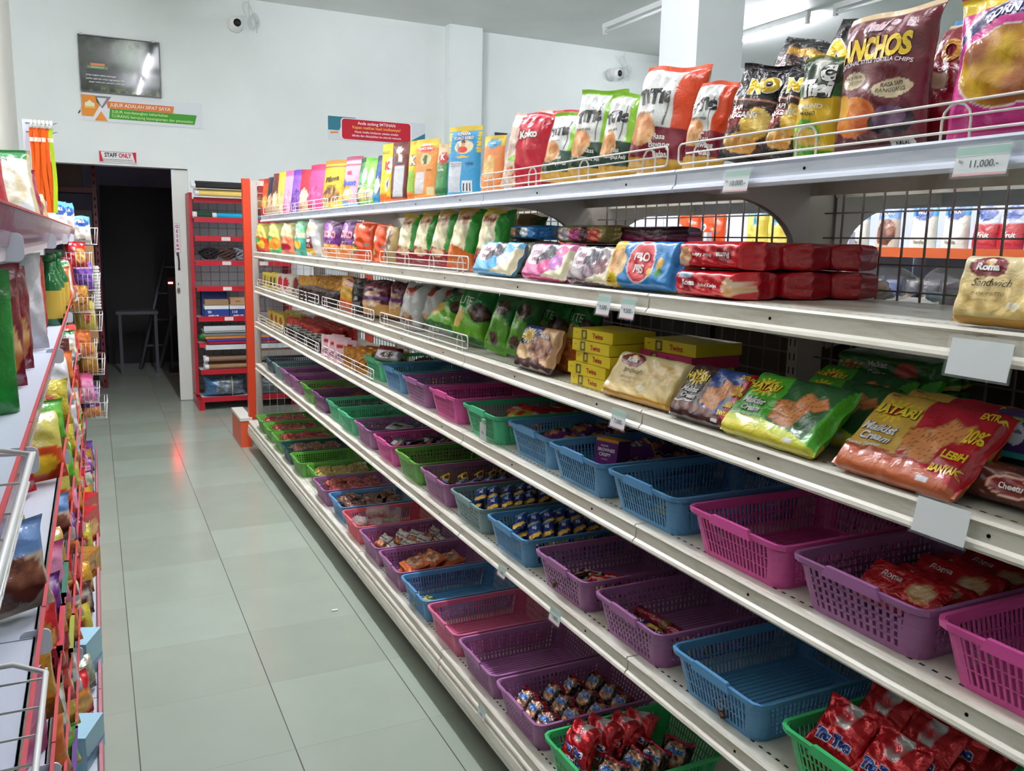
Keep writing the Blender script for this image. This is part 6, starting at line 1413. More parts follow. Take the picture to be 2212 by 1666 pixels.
# ------------------------------------------------------------------ store room, its contents coloured dark for the lack of light
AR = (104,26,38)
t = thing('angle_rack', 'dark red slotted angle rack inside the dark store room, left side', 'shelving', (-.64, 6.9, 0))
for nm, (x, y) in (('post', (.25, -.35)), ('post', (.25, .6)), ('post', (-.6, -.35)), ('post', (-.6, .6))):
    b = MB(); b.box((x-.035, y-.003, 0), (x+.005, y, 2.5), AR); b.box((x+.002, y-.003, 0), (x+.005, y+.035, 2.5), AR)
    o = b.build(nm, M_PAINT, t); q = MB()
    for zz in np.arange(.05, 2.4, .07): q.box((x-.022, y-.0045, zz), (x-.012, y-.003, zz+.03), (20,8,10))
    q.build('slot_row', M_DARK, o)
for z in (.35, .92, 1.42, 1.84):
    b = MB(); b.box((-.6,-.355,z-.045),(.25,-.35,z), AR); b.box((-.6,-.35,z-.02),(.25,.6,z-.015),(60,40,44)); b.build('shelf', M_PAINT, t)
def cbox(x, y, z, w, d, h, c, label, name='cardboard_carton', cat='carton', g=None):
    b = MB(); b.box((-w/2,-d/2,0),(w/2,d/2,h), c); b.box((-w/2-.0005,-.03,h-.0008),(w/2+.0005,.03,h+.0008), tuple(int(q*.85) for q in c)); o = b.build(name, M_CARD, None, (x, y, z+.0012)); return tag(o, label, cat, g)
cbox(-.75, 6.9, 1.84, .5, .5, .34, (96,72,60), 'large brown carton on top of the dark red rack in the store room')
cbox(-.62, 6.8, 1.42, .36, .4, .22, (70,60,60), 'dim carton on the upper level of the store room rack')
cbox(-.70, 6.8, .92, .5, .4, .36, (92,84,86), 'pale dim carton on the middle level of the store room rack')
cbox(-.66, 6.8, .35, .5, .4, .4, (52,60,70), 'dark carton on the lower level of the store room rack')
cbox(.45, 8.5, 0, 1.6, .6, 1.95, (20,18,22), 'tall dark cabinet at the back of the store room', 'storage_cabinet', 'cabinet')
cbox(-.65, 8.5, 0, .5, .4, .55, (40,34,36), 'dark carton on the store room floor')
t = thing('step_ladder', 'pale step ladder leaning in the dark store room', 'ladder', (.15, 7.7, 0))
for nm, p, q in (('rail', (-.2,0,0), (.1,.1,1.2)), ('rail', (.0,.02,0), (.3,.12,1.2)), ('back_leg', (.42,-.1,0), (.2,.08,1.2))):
    b = MB(); b.tube([p, q], .02, (84,84,92), 4); b.build(nm, M_PAINT, t)  # pale ladder, dimness of the room put into its colour
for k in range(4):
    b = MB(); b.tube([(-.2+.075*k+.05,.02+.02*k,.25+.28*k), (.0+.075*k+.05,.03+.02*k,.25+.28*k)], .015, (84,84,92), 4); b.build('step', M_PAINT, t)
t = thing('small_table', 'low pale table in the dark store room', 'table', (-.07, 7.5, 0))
b = MB(); b.box((-.2,-.15,.62),(.2,.15,.65),(90,90,98)); b.build('table_top', M_PAINT, t)  # table colour dimmed like the ladder's, for the weak light
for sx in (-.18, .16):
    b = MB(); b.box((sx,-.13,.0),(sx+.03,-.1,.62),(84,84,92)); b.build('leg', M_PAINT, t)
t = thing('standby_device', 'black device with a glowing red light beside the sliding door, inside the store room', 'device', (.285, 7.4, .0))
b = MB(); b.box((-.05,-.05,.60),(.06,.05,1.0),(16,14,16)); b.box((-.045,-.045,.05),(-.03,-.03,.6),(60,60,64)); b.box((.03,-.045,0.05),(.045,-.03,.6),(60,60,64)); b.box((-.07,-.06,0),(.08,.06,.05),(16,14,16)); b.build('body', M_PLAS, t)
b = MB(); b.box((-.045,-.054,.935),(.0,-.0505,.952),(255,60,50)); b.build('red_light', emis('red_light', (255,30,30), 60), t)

# ------------------------------------------------------------------ second rack seen through the mesh
OR = (206,96,46)
def rack2(i, y1, y0, lb):
    yc = (y1+y0)/2; hl = (y1-y0)/2-.003
    t = thing('orange_railed_shelf', lb, 'shelving', (2.3, yc, 0))
    for z in (.3, .62, .95, 1.18, 1.435):
        b = MB(); b.box((.0,-hl,z-.004),(.38,hl,z), (214,216,220)); s_ = b.build('shelf', M_PAINT, t)
        b = MB(); b.box((-.012,-hl,z-.03),(.0,hl,z+.006), OR); b.build('price_rail', M_PLAS, s_)
    b = MB(); b.box((.38,-hl,.05),(.385,hl,1.75),(206,214,230)); b.build('back_panel', M_PAINT, t)
    b = MB(); b.box((-.01,-hl,.0),(.38,hl,.06),(150,150,150)); b.build('plinth', M_PAINT, t)
    b = MB(); b.box((-.002,-hl-.002,.0),(.03,-hl+.022,1.5),(206,210,224)); b.build('upright', M_PAINT, t)
rack2(0, 3.0, 2.1, 'farthest bay of the orange railed rack beyond the white one'); rack2(1, 2.1, 1.2, 'second bay of the orange railed rack, perforated back showing')
rack2(2, 1.2, .3, 'third bay of the orange railed rack, holding yellow and chocolate milk packs'); rack2(3, .3, -.6, 'fourth bay of the orange railed rack, holding white and red milk packs')
rack2(4, -.6, -1.5, 'nearest bay of the orange railed rack, holding light blue cartons')
def mrow(y1, y0, z, art, w, h, d, kind, label, cat, group, x=2.38, tilt=2, name='milk_pouch'):
    n = max(1, int(round((y1-y0)/(w*1.04)))); me = pm_(art, kind, w, h, d, 1) if kind != 'box' else box_mesh(art, w, h, d)
    for k in range(n): put(name, me, label, cat, x, y1-(k+.5)*(y1-y0)/n, z+.001, rnd.uniform(-4, 8), tilt if kind != 'box' else 0, 0, group)
mrow(1.55, 1.15, 1.435, 'orange_snack', .18, .16, .06, 'pillow', 'orange snack bags on the top orange railed shelf', 'snack bag', 'orange bags far rack', name='snack_bag')
mrow(1.0, .72, 1.435, 'milk_yellow', .13, .19, .07, 'pillow', 'yellow milk powder pouches left of the chocolate ones', 'pouch', 'yellow milk pouches')
mrow(.72, .50, 1.435, 'milk_choc', .11, .18, .06, 'pouch', 'chocolate milk pouches right of the yellow ones', 'pouch', 'chocolate milk pouches left group')
mrow(.50, .28, 1.435, 'milk_white', .11, .17, .06, 'pouch', 'white vanilla milk pouches beside the white rack post', 'pouch', 'vanilla milk pouches left group')
mrow(.27, .10, 1.435, 'milk_choc', .11, .18, .06, 'pouch', 'chocolate milk pouches right of the white rack post', 'pouch', 'chocolate milk pouches right group')
mrow(.09, -.18, 1.435, 'milk_white', .11, .18, .06, 'pouch', 'white vanilla milk pouches left of the red ones', 'pouch', 'vanilla milk pouches right group')
mrow(-.19, -.38, 1.435, 'milk_red', .11, .17, .06, 'pouch', 'red fruit milk pouches left of the blue cartons', 'pouch', 'red milk pouches')
mrow(-.39, -.66, 1.435, 'milk_box', .12, .19, .07, 'box', 'light blue cartons with a brown glass picture', 'carton', 'light blue chocolate cartons', name='milk_carton')
mrow(-.68, -1.2, 1.435, 'milk_box_white', .11, .19, .07, 'box', 'pale blue white cartons at the right of the orange railed shelf', 'carton', 'pale cartons', name='milk_carton')
for y1, y0, art, nm in ((.8, .1, 'royal_blue', 'dark blue cans'), (.1, -.4, 'navy_cream', 'dark packs'), (1.8, .9, 'film_black', 'black packs')):
    mrow(y1, y0, 1.18, art, .08, .15, .06, 'pouch', nm+' on the second level of the orange railed rack', 'pack', nm+' far rack', name='drink_pack')
mrow(.2, -.1, .95, 'orange_red', .12, .13, .06, 'pillow', 'red and orange packs on the third level of the orange railed rack', 'pack', 'red packs far rack', name='snack_pack')
mrow(-.1, -.3, .95, 'white_red_sachet', .12, .13, .06, 'pillow', 'cream packs on the third level of the orange railed rack', 'pack', 'cream packs far rack', name='snack_pack')
# goods on the far side of the white rack: clear bags on the second shelf, cartons lower down
for k, (y, s_) in enumerate(((-.95, .07), (-1.10, .075), (-1.25, .08), (-1.42, .075), (-.80, .06))):
    clear_bag(1.06+.03*(k % 2), y, 1.318, s_, ('clear bag standing behind the mesh beside the red packs', 'large clear bag behind the mesh, second from the red packs', 'largest clear bag behind the mesh at the gap', 'clear bag behind the mesh left of the cream pack', 'clear bag hidden behind the red packs')[k], (176,168,166), 20+k)
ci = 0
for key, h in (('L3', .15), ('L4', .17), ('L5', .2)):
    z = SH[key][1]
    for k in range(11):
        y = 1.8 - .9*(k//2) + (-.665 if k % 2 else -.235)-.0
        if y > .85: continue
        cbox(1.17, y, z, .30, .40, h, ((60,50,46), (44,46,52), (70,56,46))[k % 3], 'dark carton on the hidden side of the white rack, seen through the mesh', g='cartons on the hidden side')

# ------------------------------------------------------------------ rack along the left wall
LX, LB = -.55, -.915
LZ = [1.415, 1.11, .83, .61, .43, .25]
LJ = [(3.55, 2.73), (2.73, 1.53), (1.53, .33), (.33, -.87), (-.87, -2.0)]
BLW = (216,226,236)
ll = ['farthest bay of the left rack, below the orange lanyards', 'fourth bay of the left rack from the viewer', 'third bay of the left rack from the viewer', 'second bay of the left rack from the viewer', 'nearest bay of the left rack, by the big white wire basket']
for i, (y1, y0) in enumerate(LJ):
    yc = (y1+y0)/2; hl = (y1-y0)/2-.002
    t = thing('wall_shelf_bay', ll[i], 'shelving', (-.735, yc, 0))
    for z in LZ:
        D = LX-LB
        b = MB(); b.box((LB+.735,-hl,z-.004),(LX+.735,hl,z), (206,216,228)); b.box((LX+.733,-hl,z-.028),(LX+.735,hl,z), (206,198,204)); b.box((LB+.735,-hl,z-.028),(LX+.733,-hl+.002,z-.004), BLW)
        s_ = b.build('shelf', M_PAINT, t)
        b = MB(); x = LX+.7365; b.prism([(x,z-.008),(x+.002,z-.008),(x+.014,z+.044),(x+.012,z+.044)], 1, -hl, hl, (150,110,140)); b.build('clear_rail', M_RAIL, s_)
        b = MB(); b.box((x+.0105,-hl,z+.044),(x+.0155,hl,z+.0475),(196,60,70)); b.build('rail_edge', M_PLAS, s_)
        b = MB(); P = rrect(LX+.715, z-.03, LX+.757, z+.010, .010); b.prism(P, 1, -hl+.003, -hl+.0055, (226,234,242)); b.build('end_bracket', M_PAINT, s_)
    b = MB(); b.box((LB+.735,-hl,.085),(.245,hl,.10), (196,204,212)); b.box((.24,-hl,.0),(.248,hl,.125), (190,120,130)); s_ = b.build('base_deck', M_PAINT, t)
    b = MB(); b.box((LB+.735+.0,-hl,0),(LB+.735+.03,-hl+.03,1.75 if i else 2.0), BLW); b.build('upright', M_PAINT, t)
    b = MB(); b.box((-.165,-hl,.11),(-.16,hl,1.7),(150,156,164)); b.build('back_panel', M_PAINT, t)

def LP(name, art, kind, w, h, d, y, z, label, cat, off=.0, yaw=20, tilt=4, seed=1, group=None):
    """pack on the left rack: its face looks at the aisle (+x), turned towards the viewer by yaw"""
    me = pm_(art, kind, w, h, d, seed) if kind != 'box' else box_mesh(art, w, h, d)
    o = bpy.data.objects.new(name, me); COL.objects.link(o)
    o.matrix_world = Matrix.Translation((LX-.02-d/2-w/2*math.sin(math.radians(abs(yaw)))*.6-off, y, z+.001+d/2*math.sin(math.radians(abs(tilt))))) @ Matrix.Rotation(PI/2-math.radians(yaw), 4, 'Z') @ Matrix.Rotation(-math.radians(tilt), 4, 'X')
    return tag(o, label, cat, group)
z = LZ[0]
LP('noodle_bag', 'white_bihun', 'pillow', .23, .24, .09, .52, z, 'white and green rice noodle bag on the near part of the left top shelf', 'bag', yaw=72, tilt=26, seed=2, off=-.01)
LP('snack_bag', 'red_chili', 'pillow', .2, .19, .08, -.35, z, 'red and clear bag at the left edge of the picture, left top shelf', 'bag', yaw=60, tilt=14, seed=3)
LP('snack_bag', 'dark_red', 'pillow', .15, .22, .08, 1.15, z, 'dark red bag with green leaf print, middle of the left top shelf', 'bag', yaw=45, tilt=10, seed=4)
LP('snack_bag', 'dark_red', 'pillow', .15, .25, .08, .80, z, 'dark red bag just behind the white noodle bag, left top shelf', 'bag', yaw=60, tilt=5, seed=5, off=.01)
LP('snack_bag', 'nut_cream', 'pillow', .16, .15, .08, 1.5, z, 'cream and pink bag at the far end of the left top shelf', 'bag', yaw=45, tilt=10, seed=6)
LP('milk_bag', 'milk_white', 'pillow', .13, .17, .07, 2.85, z, 'blue and white bag beyond the red ones on the left rack', 'bag', yaw=50, tilt=0, seed=7, off=-.06)
LP('milk_bag', 'milk_white', 'pillow', .13, .17, .07, 2.65, z, 'second blue and white bag beyond the red ones on the left rack', 'bag', yaw=50, tilt=0, seed=8, off=-.03)
z = LZ[1]
LP('cooking_pouch', 'green_plain', 'pouch', .12, .25, .05, -.55, z, 'plain green pack at the left edge of the picture, second level', 'pouch', yaw=60, tilt=0, seed=1)
LP('bread_pack', 'maroon_bread', 'pillow', .14, .25, .06, -.28, z, 'first dark red pack right of the plain green one, left rack', 'pack', yaw=45, tilt=2, seed=2)
LP('bread_pack', 'maroon_bread', 'pillow', .14, .24, .06, -.02, z, 'second dark red pack from the left, second level of the left rack', 'pack', yaw=45, tilt=2, seed=3)
LP('clear_pack', 'clear_white', 'pillow', .18, .26, .07, .36, z, 'tall milky clear bag on the second level of the left rack', 'bag', yaw=50, tilt=4, seed=4, off=-.012)
LP('bread_pack', 'dark_red', 'pillow', .14, .2, .06, .20, z, 'dark red and green pack half behind the milky bag', 'pack', yaw=45, tilt=2, seed=5, off=.03)
LP('snack_tube', 'red_bumpy', 'pillow', .09, .24, .06, .78, z, 'tall red bumpy pack left of the green bottles', 'pack', yaw=50, tilt=0, seed=5)
def bottle(x, y, z, c, lc, h, r, label, cap=(30,110,50)):
    t = thing('glass_bottle', label, 'bottle', (x, y, z+.0008))
    prof = [(0,r),(h*.58,r),(h*.70,r*.62),(h*.8,r*.36),(h*.93,r*.36)]
    b = MB(); P = np.array([[(q*math.cos(a), q*math.sin(a), zz) for a in np.linspace(0, 2*PI, 17)] for zz, q in [(0, 0)]+prof+[(h*.93, 0)]]); b.grid(P, c, True); b.build('body', M_GLOSS, t)
    b = MB(); b.tube([(0,0,h*.91),(0,0,h)], r*.42, cap, 12); b.build('cap', M_PLAS, t)
    b = MB(); P = np.array([[((r+.0006)*math.cos(a), (r+.0006)*math.sin(a), zz) for a in np.linspace(0, 2*PI, 17)] for zz in (h*.1, h*.5)]); b.grid(P, lc, True); b.build('label', M_PAPER, t)
for k, (y, x) in enumerate(((1.12, -.585), (1.30, -.58), (1.48, -.59), (1.70, -.575))):
    bottle(x, y, z, (20,96,44), (206,176,70), .24, .036, ('nearest', 'second', 'third', 'farthest')[k]+' green bottle with a yellow label in the left rack row')
z = LZ[2]
LP('bread_bag', 'butter', 'pillow', .16, .17, .08, .55, z, 'golden bread bag lettered Butter with a lime strip, third level left rack', 'bag', yaw=50, tilt=6, seed=2)
LP('bread_bag', 'butter', 'pillow', .16, .17, .08, .86, z, 'second golden bread bag just beyond the lettered one', 'bag', yaw=50, tilt=6, seed=3)
LP('snack_bag', 'red_snack', 'pillow', .18, .20, .09, -.12, z, 'red snack bag with golden biscuits, third level of the left rack', 'bag', yaw=45, tilt=10, seed=4)
LP('snack_bag', 'red_snack', 'pillow', .18, .20, .09, .18, z, 'second red snack bag beyond the first, third level of the left rack', 'bag', yaw=45, tilt=8, seed=5)
LP('snack_bag', 'green_snack', 'pillow', .2, .16, .09, -.45, z, 'green snack bag behind the white wire basket, third level', 'bag', yaw=50, tilt=20, seed=6)
LP('snack_bag', 'milk_choc', 'pillow', .12, .15, .06, 1.25, z, 'light blue and brown pack on the third level of the left rack', 'bag', yaw=50, tilt=0, seed=7)
for k in range(4): LP('wafer_carton', 'brown_label', 'box', .10, .13, .03, 1.55+.16*k, z, 'tall brown and gold cartons in a row, third level of the left rack', 'carton', yaw=30, tilt=0, group='brown cartons left rack')
z = LZ[3]
LP('small_carton', 'blue_box', 'box', .09, .1, .05, .30, z, 'dark blue box with pale windows, fourth level of the left rack', 'box', yaw=55, tilt=0)
LP('snack_bag', 'orange_crack', 'pillow', .16, .12, .07, .08, z, 'orange brown cracker bag below the dark blue box', 'bag', yaw=50, tilt=25, seed=2)
LP('snack_bag', 'dark_red', 'pillow', .14, .14, .07, .62, z, 'dark red bag on the fourth level of the left rack', 'bag', yaw=50, tilt=10, seed=7)
LP('snack_bag', 'red_snack', 'pillow', .15, .15, .07, 1.0, z, 'red bag on the fourth level, under the golden bread bags', 'bag', yaw=50, tilt=10, seed=8)
LP('snack_bag', 'dark_red', 'pillow', .15, .15, .07, 1.4, z, 'maroon bag at the far part of the fourth level, left rack', 'bag', yaw=50, tilt=10, seed=9)
z = LZ[4]
fifth = [('gold_sachet', 'gold'), ('butter', 'golden'), ('red_snack', 'red'), ('orange_crack', 'orange brown'), ('green_snack', 'green'), ('koko', 'purple'), ('milk_choc', 'blue and brown')]
for k, (a, c) in enumerate(fifth):
    LP('snack_bag', a, 'pillow', .15, .12, .07, .12+.36*k, z, c+' bag on the fifth level of the left rack', 'bag', yaw=48, tilt=12, seed=20+k)
z = LZ[5]
for k, (a, c) in enumerate((('red_snack', 'red'), ('yellow_sachet', 'yellow'), ('dark_red', 'maroon'), ('green_snack', 'green'), ('orange_crack', 'orange'), ('cracker_gold', 'olive'))):
    LP('snack_bag', a, 'pillow', .16, .10, .07, .25+.42*k, z, c+' bag on the sixth level of the left rack', 'bag', yaw=48, tilt=12, seed=40+k)
LP('snack_bag', 'green_snack', 'pillow', .22, .17, .09, -.62, LZ[2], 'large green snack bag on the third level of the left rack, beside the wire baskets', 'bag', off=-.005, yaw=50, tilt=14, seed=8)
LP('pink_carton', 'pale_pink', 'box', .2, .14, .12, -.86, LZ[3], 'pink carton at the bottom left corner of the picture', 'carton', off=-.01, yaw=25, tilt=0)
# further bags filling the gaps, level by level
USED = {}
for o in COL.objects:
    if o.get('category') and o.type == 'MESH' and -.75 < o.location.x < -.5: USED.setdefault(round(min(LZ, key=lambda q: abs(q-o.location.z)), 2), []).append(o.location.y)
PAL = [('red_snack', 'red and gold'), ('butter', 'golden brown'), ('green_snack', 'green'), ('orange_crack', 'orange brown'), ('dark_red', 'maroon'), ('koko', 'purple'), ('milk_choc', 'blue and brown'),
       ('yellow_packet', 'yellow'), ('white_bihun', 'white'), ('gold_sachet', 'shiny gold'), ('pale_pink', 'pink'), ('marble_yellow', 'mottled yellow'), ('clear_white', 'milky clear'), ('red_bumpy', 'coral red')]
ORD = ['first', 'second', 'third', 'fourth', 'fifth', 'sixth', 'seventh', 'eighth', 'ninth', 'tenth', 'eleventh', 'twelfth', 'thirteenth', 'fourteenth', 'fifteenth', 'sixteenth', 'seventeenth', 'eighteenth', 'nineteenth', 'twentieth']
HH = [.17, .20, .17, .15, .125, .11]; LVN = ['top', 'second', 'third', 'fourth', 'fifth', 'sixth']
for li, z in enumerate(LZ):
    if li == 0: continue
    y = -.80 if li > 1 else 1.9; n = 0; r = random.Random(li*13+5)
    while y < 2.7 and n < 19:
        near = [q for q in USED.get(round(z, 2), []) if abs(q-y) < .10]
        if not near and not (li == 2 and -.5 < y < -.15):
            a, c = PAL[(n*5+li*3) % len(PAL)]
            LP('snack_bag', a, 'pillow', .17+.02*(n % 2), HH[li]*r.choice((.85, .95, 1.0)), .07, y, z, '%s bag, %s from the viewer, %s level of the left rack' % (c, ORD[n], LVN[li]), 'bag', off=-.048, yaw=60, tilt=12, seed=100+(n % 3)); n += 1
            y += .135 + r.uniform(0, .05) + max(0, y)*.05
        else: y += .05
# small plastic baskets on the lower levels of the left rack
def small_basket(x, y, z, c, label):
    t = thing('small_basket', label, 'basket', (x, y, z+.001)); b = MB()
    b.box((-.07,-.1,0),(.05,.1,.004), c)
    for (a, q) in (((-.07,-.1),(.05,-.096)), ((-.07,.096),(.05,.1)), ((-.07,-.1),(-.066,.1)), ((.046,-.1),(.05,.1))):
        b.box((a[0],a[1],.0),(q[0],q[1],.014), c); b.box((a[0],a[1],.05),(q[0],q[1],.066), c); b.box((a[0],a[1],.03),(q[0],q[1],.036), c)
    for k in range(11): b.box((.0465,-.094+.0178*k,.012),(.0495,-.086+.0178*k,.052), c)
    for k in range(7): b.box((-.062+.017*k,-.0995,.012),(-.055+.017*k,-.0965,.052), c); b.box((-.062+.017*k,.0965,.012),(-.055+.017*k,.0995,.052), c)
    b.build('body', M_PLAS, t); b = MB(); b.box((-.075,-.105,.064),(.055,-.095,.07), c); b.box((-.075,.095,.064),(.055,.105,.07), c); b.box((.045,-.105,.064),(.055,.105,.07), c); b.box((-.075,-.105,.064),(-.065,.105,.07), c); b.build('rim', M_PLAS, t)
small_basket(-.585, -.22, LZ[3], (24,110,86), 'small teal basket on the fourth level of the left rack')
small_basket(-.585, -.48, LZ[3], (190,40,60), 'small red basket nearer than the teal one, left rack')
small_basket(-.585, .02, LZ[4]+.0, (206,80,140), 'small pink basket on the fifth level of the left rack') if False else None
small_basket(-.585, -.10, LZ[4], (150,160,50), 'small olive basket on the fifth level of the left rack')
small_basket(-.585, -.32, LZ[5], (90,50,130), 'small violet basket on the lowest level of the left rack')
# base deck goods, far to near
bd = [(3.2, 'violet_foil', 'pillow', .14, .12, .07, 'purple sweets bag at the far end of the left base deck', 'bag'), (2.95, 'gold_sachet', 'pillow', .14, .13, .07, 'shiny gold bag at the far part of the left base deck', 'bag'),
      (2.7, 'koko', 'pillow', .14, .14, .07, 'dark violet bag on the left base deck, far part', 'bag'), (2.45, 'film_silver', 'pillow', .15, .12, .07, 'crumpled silver bag on the left base deck', 'bag'),
      (2.2, 'gold_sachet', 'pillow', .15, .12, .07, 'yellow gold bag in front of the silver one on the left base deck', 'bag'), (1.95, 'red_snack', 'box', .16, .15, .12, 'far red carton on the left base deck', 'carton'),
      (1.76, 'red_snack', 'box', .16, .14, .12, 'near red carton on the left base deck', 'carton'), (1.53, 'yellow_packet', 'pillow', .15, .13, .08, 'yellow bag just nearer than the red cartons', 'bag'),
      (1.32, 'gold_ring', 'box', .18, .10, .14, 'dark display tray of gold sweets on the left base deck', 'tray'), (1.1, 'gold_sachet', 'pillow', .15, .12, .08, 'bag of bronze wrapped sweets on the left base deck', 'bag'),
      (.90, 'brown_candy', 'pillow', .16, .12, .08, 'dark brown bag on the left base deck', 'bag'), (.70, 'yellow_packet', 'pillow', .16, .12, .09, 'crumpled yellow bag on the near part of the left base deck', 'bag'),
      (.50, 'milk_box_white', 'box', .12, .12, .06, 'pale blue carton on the left base deck', 'carton'), (.35, 'film_silver', 'pillow', .14, .10, .07, 'light grey blue sachet bag on the left base deck', 'bag'),
      (.18, 'red_snack', 'pillow', .16, .13, .09, 'glossy dark red bag at the near end of the left base deck', 'bag'), (.02, 'milk_box_white', 'box', .12, .09, .06, 'pale teal carton at the bottom left corner', 'carton')]
_bc = [('red_snack', 'dark red'), ('gold_sachet', 'bronze'), ('pale_pink', 'pink'), ('yellow_packet', 'lemon yellow'), ('film_silver', 'silver'), ('koko', 'purple'), ('orange_crack', 'orange'), ('green_snack', 'green')]
for k in range(20):
    a, c = _bc[(k*3) % 8]
    LP('loose_bag', a, 'pillow', .13, .10+.01*(k % 3), .07, 3.3-.168*k, .10, '%s loose bag, %s from the far end behind the base deck front row' % (c, ORD[k]), 'bag', off=.055, yaw=48, tilt=10, seed=200+k % 3)
for y, a, kd, w, h, d, lb, ct in bd: LP({'bag': 'snack_bag', 'carton': 'small_carton', 'tray': 'display_tray'}[ct], a, kd, w, h, d, y, .10, lb, ct, off=-.082, yaw=50 if kd != 'box' else 20, tilt=8 if kd != 'box' else 0, seed=int(y*10)+60)

# wire side baskets hanging on the far end of the left rack
def wire_basket(x, y, z, w, d, h, r, label, n=6, name='wire_basket'):
    t = thing(name, label, 'wire basket', (x, y, z)); c = (226,228,222)
    b = MB(); R = [(-w/2,-d/2),(w/2,-d/2),(w/2,d/2),(-w/2,d/2)]
    b.tube([(p,q,h) for p, q in R], r*1.3, c, 6, True); b.tube([(p*.9,q*.9,0) for p, q in R], r, c, 6, True); b.build('frame', M_WIRE, t)
    b = MB()
    for k in range(n):
        s = -w/2+w*(k+.5)/n
        b.tube([(s,-d/2,h),(s*.9,-d/2*.9,0),(s*.9,d/2*.9,0),(s,d/2,h)], r*.8, c, 5)
    for k in range(max(3, n//2)):
        s = -d/2+d*(k+.5)/max(3, n//2); b.tube([(-w/2,s,h),(-w/2*.9,s*.9,0),(w/2*.9,s*.9,0),(w/2,s,h)], r*.8, c, 5)
    b.build('grid', M_WIRE, t); return t
wb = [(1.37, 'green and white bottles', 'milk_white', (.55)), (1.12, 'wrapped sweets', 'violet_foil', 0), (.90, 'yellow bags', 'yellow_packet', 0), (.66, 'gold sweets', 'gold_sachet', 0), (.42, 'violet bags', 'koko', 0)]
for k, (z, what, art, _) in enumerate(wb):
    nm = ('topmost', 'second', 'third', 'fourth', 'lowest')[k]
    wire_basket(-.49, 3.15-.03*k, z, .15, .26, .09, .0022, nm+' hanging wire basket at the far end of the left rack')
    me = pm_(art, 'pillow', .12, .15, .06, 3)
    for j in range(3):
        o = bpy.data.objects.new('snack_bag', me); COL.objects.link(o)
        o.matrix_world = Matrix.Translation((-.50, 3.07-.03*k+.075*j, z+.004)) @ Matrix.Rotation(math.radians(25+8*j), 4, 'Z') @ Matrix.Rotation(math.radians(-6), 4, 'X'); tag(o, what+' standing in the '+nm+' hanging wire basket', 'snack bag', what+' in wire basket')
for k, (z, c, art) in enumerate(((1.25, 'red', 'red_snack'), (1.02, 'gold', 'gold_ring'), (.78, 'orange', 'orange_crack'), (.54, 'pink', 'pale_pink'))):
    nm = ('topmost', 'second', 'third', 'lowest')[k]
    wire_basket(-.515, 2.86, z, .13, .24, .08, .002, nm+' wire basket of the nearer hanging column, left rack')
    me = pm_(art, 'pillow', .11, .13, .05, 4)
    for j in range(3):
        o = bpy.data.objects.new('snack_bag', me); COL.objects.link(o)
        o.matrix_world = Matrix.Translation((-.52, 2.80+.065*j, z+.004)) @ Matrix.Rotation(math.radians(30+8*j), 4, 'Z') @ Matrix.Rotation(math.radians(-8), 4, 'X'); tag(o, c+' bags standing in the '+nm+' wire basket of the nearer column', 'snack bag', c+' bags in nearer wire column')
# stacked white cups seen behind the baskets
b = MB()
for k in range(14): b.prism([(.024*math.cos(a*PI/8), .024*math.sin(a*PI/8)) for a in range(16)], 2, 1.02+.018*k-.0, 1.03+.018*k, (226,226,220)); b.prism([(.020*math.cos(a*PI/8), .020*math.sin(a*PI/8)) for a in range(16)], 2, 1.029+.018*k, 1.0385+.018*k, (216,216,210))
o = b.build('cup_stack', M_PLAS, None, (-.44, 3.40, -.03)); tag(o, 'tall stack of white plastic cups at the far end of the left rack', 'cups')
b = MB(); b.box((-.60,3.42,.78),(-.44,3.46,1.36),(170,128,86)); tag(b.build('cardboard_sheet', M_CARD), 'brown cardboard panel behind the hanging wire baskets', 'cardboard')

# near white wire baskets at the bottom left of the picture
def near_basket(y0, y1, z0, z1, label, x=-.535):
    t = thing('wire_basket', label, 'wire basket', (x, (y0+y1)/2, z0)); c = (226,230,226); h = z1-z0; L = (y1-y0)/2
    b = MB(); b.tube([(-.2,-L,h*.9),(.0,-L,h),(.03,-L+.03,h),(.03,L-.03,h),(.0,L,h),(-.2,L,h)], .0028, c, 8); b.build('frame', M_WIRE, t)
    b = MB()
    for k in range(9):
        s = -L+.02+(2*L-.04)*k/8; b.tube([(.03,s,h),(.012,s,0),(-.2,s,0)], .0016, c, 6)
    for zz in (.02, .05, .08):
        if zz < h: b.tube([(-.2,-L,zz),(.012+.02*zz/h,-L,zz),(.012+.02*zz/h,L,zz),(-.2,L,zz)], .0014, c, 6)
    b.build('grid', M_WIRE, t); return t
near_basket(-1.75, -1.30, 1.13, 1.215, 'big white wire basket on the left rack, nearest to the viewer, upper')
near_basket(-1.75, -1.32, .90, 1.0, 'big white wire basket on the left rack, nearest to the viewer, lower')
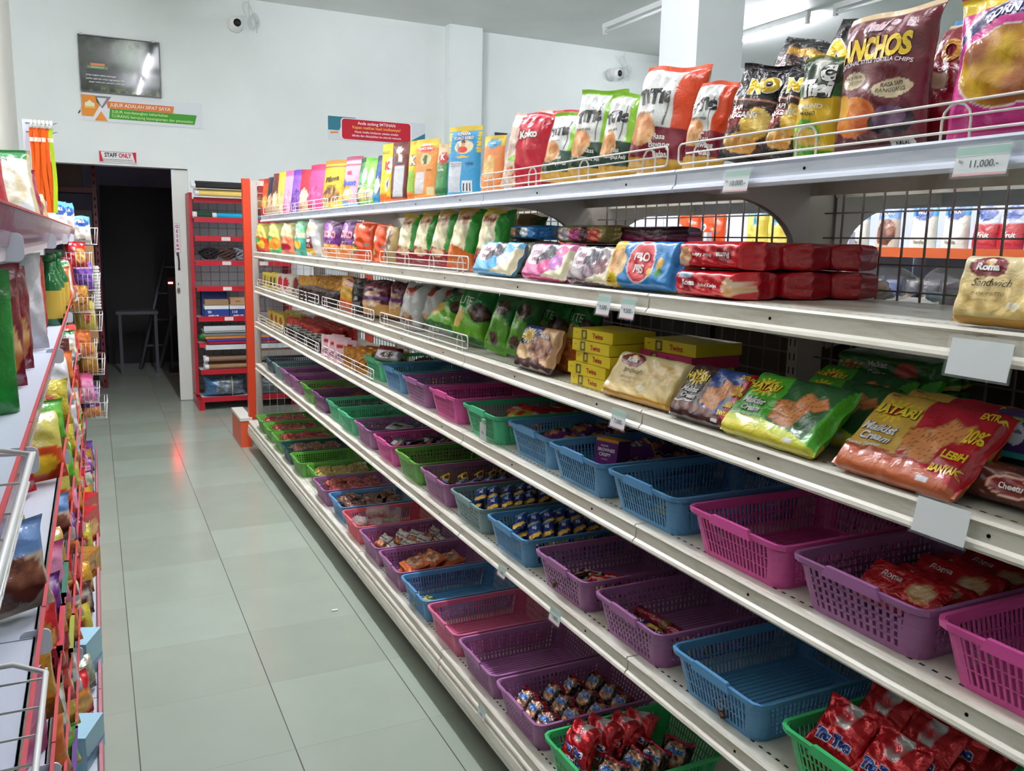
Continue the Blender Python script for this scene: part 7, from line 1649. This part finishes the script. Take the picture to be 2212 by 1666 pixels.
for y, z, a, kd, lb in ((-1.42, 1.14, 'orange_snack', 'pillow', 'orange and green bag in the upper near wire basket'), (-1.55, 1.14, 'clear_white', 'pillow', 'milky clear bag in the upper near wire basket'), (-1.40, .91, 'cracker_gold', 'pillow', 'olive snack bag in the lower near wire basket'), (-1.55, .91, 'orange_crack', 'pillow', 'orange bag in the lower near wire basket')):
    LP('snack_bag', a, kd, .10, .09, .05, y, z, lb, 'bag', off=.0, yaw=50, tilt=25, seed=int(-y*100))

# orange lanyards on a hook rail
t = thing('lanyard_hook', 'pale blue post with metal hooks above the left rack', 'display hook', (-.665, 1.9, 1.42))
b = MB(); b.box((-.012,-.01,.0),(.012,.01,.465), (206,214,228)); b.build('post', M_PAINT, t)
b = MB()
for k in range(2): b.tube([(.0,-.01,.45-.035*k),(.09,-.03,.445-.035*k),(.115,-.03,.455-.035*k)], .002, (70,72,74), 6)
b.build('hook', M_WIRE, t)
for k in range(6):
    c = (222,92,26) if k < 5 else (170,196,40); b = MB(); x = -.645+.0145*k; yy = 1.865-.004*(k % 2)
    P = np.array([[(x-.007+.0035*0, yy, 1.85), (x+.007, yy, 1.85)]]+[[(x-.0085+.004*math.sin(q*5+k), yy-.004*math.sin(q*4+k*2), 1.82-.31*q), (x+.0075+.004*math.sin(q*5+k), yy+.003*math.sin(q*6+k), 1.82-.31*q)] for q in np.linspace(0, 1, 10)])
    b.grid(P, c, True); P2 = P+np.array([0,.003,0]); b.grid(P2, c, True, True)
    o = b.build('lanyard', M_FABR); tag(o, ('orange lanyards hanging from the hook over the left top shelf', 'lime green lanyard at the right of the orange ones')[k == 5], 'lanyard', 'orange lanyards' if k < 5 else None)
    b = MB(); b.box((x-.007,yy-.003,1.795),(x+.007,yy-.0022,1.812),(230,214,196)); b.build('paper_band', M_PAPER, o)
    b = MB(); b.tube([(x,yy,1.85),(x+.002,yy,1.866),(x,yy,1.88)], .006, (214,214,206), 6); b.build('plastic_loop', M_PLAS, o)
# litter on the floor
b = MB(); b.cbox((.33,.86,.003),(.022,.01,.004),(226,222,205)); tag(b.build('paper_scrap', M_PAPER), 'tiny white paper scrap on the floor tiles of the aisle', 'scrap')
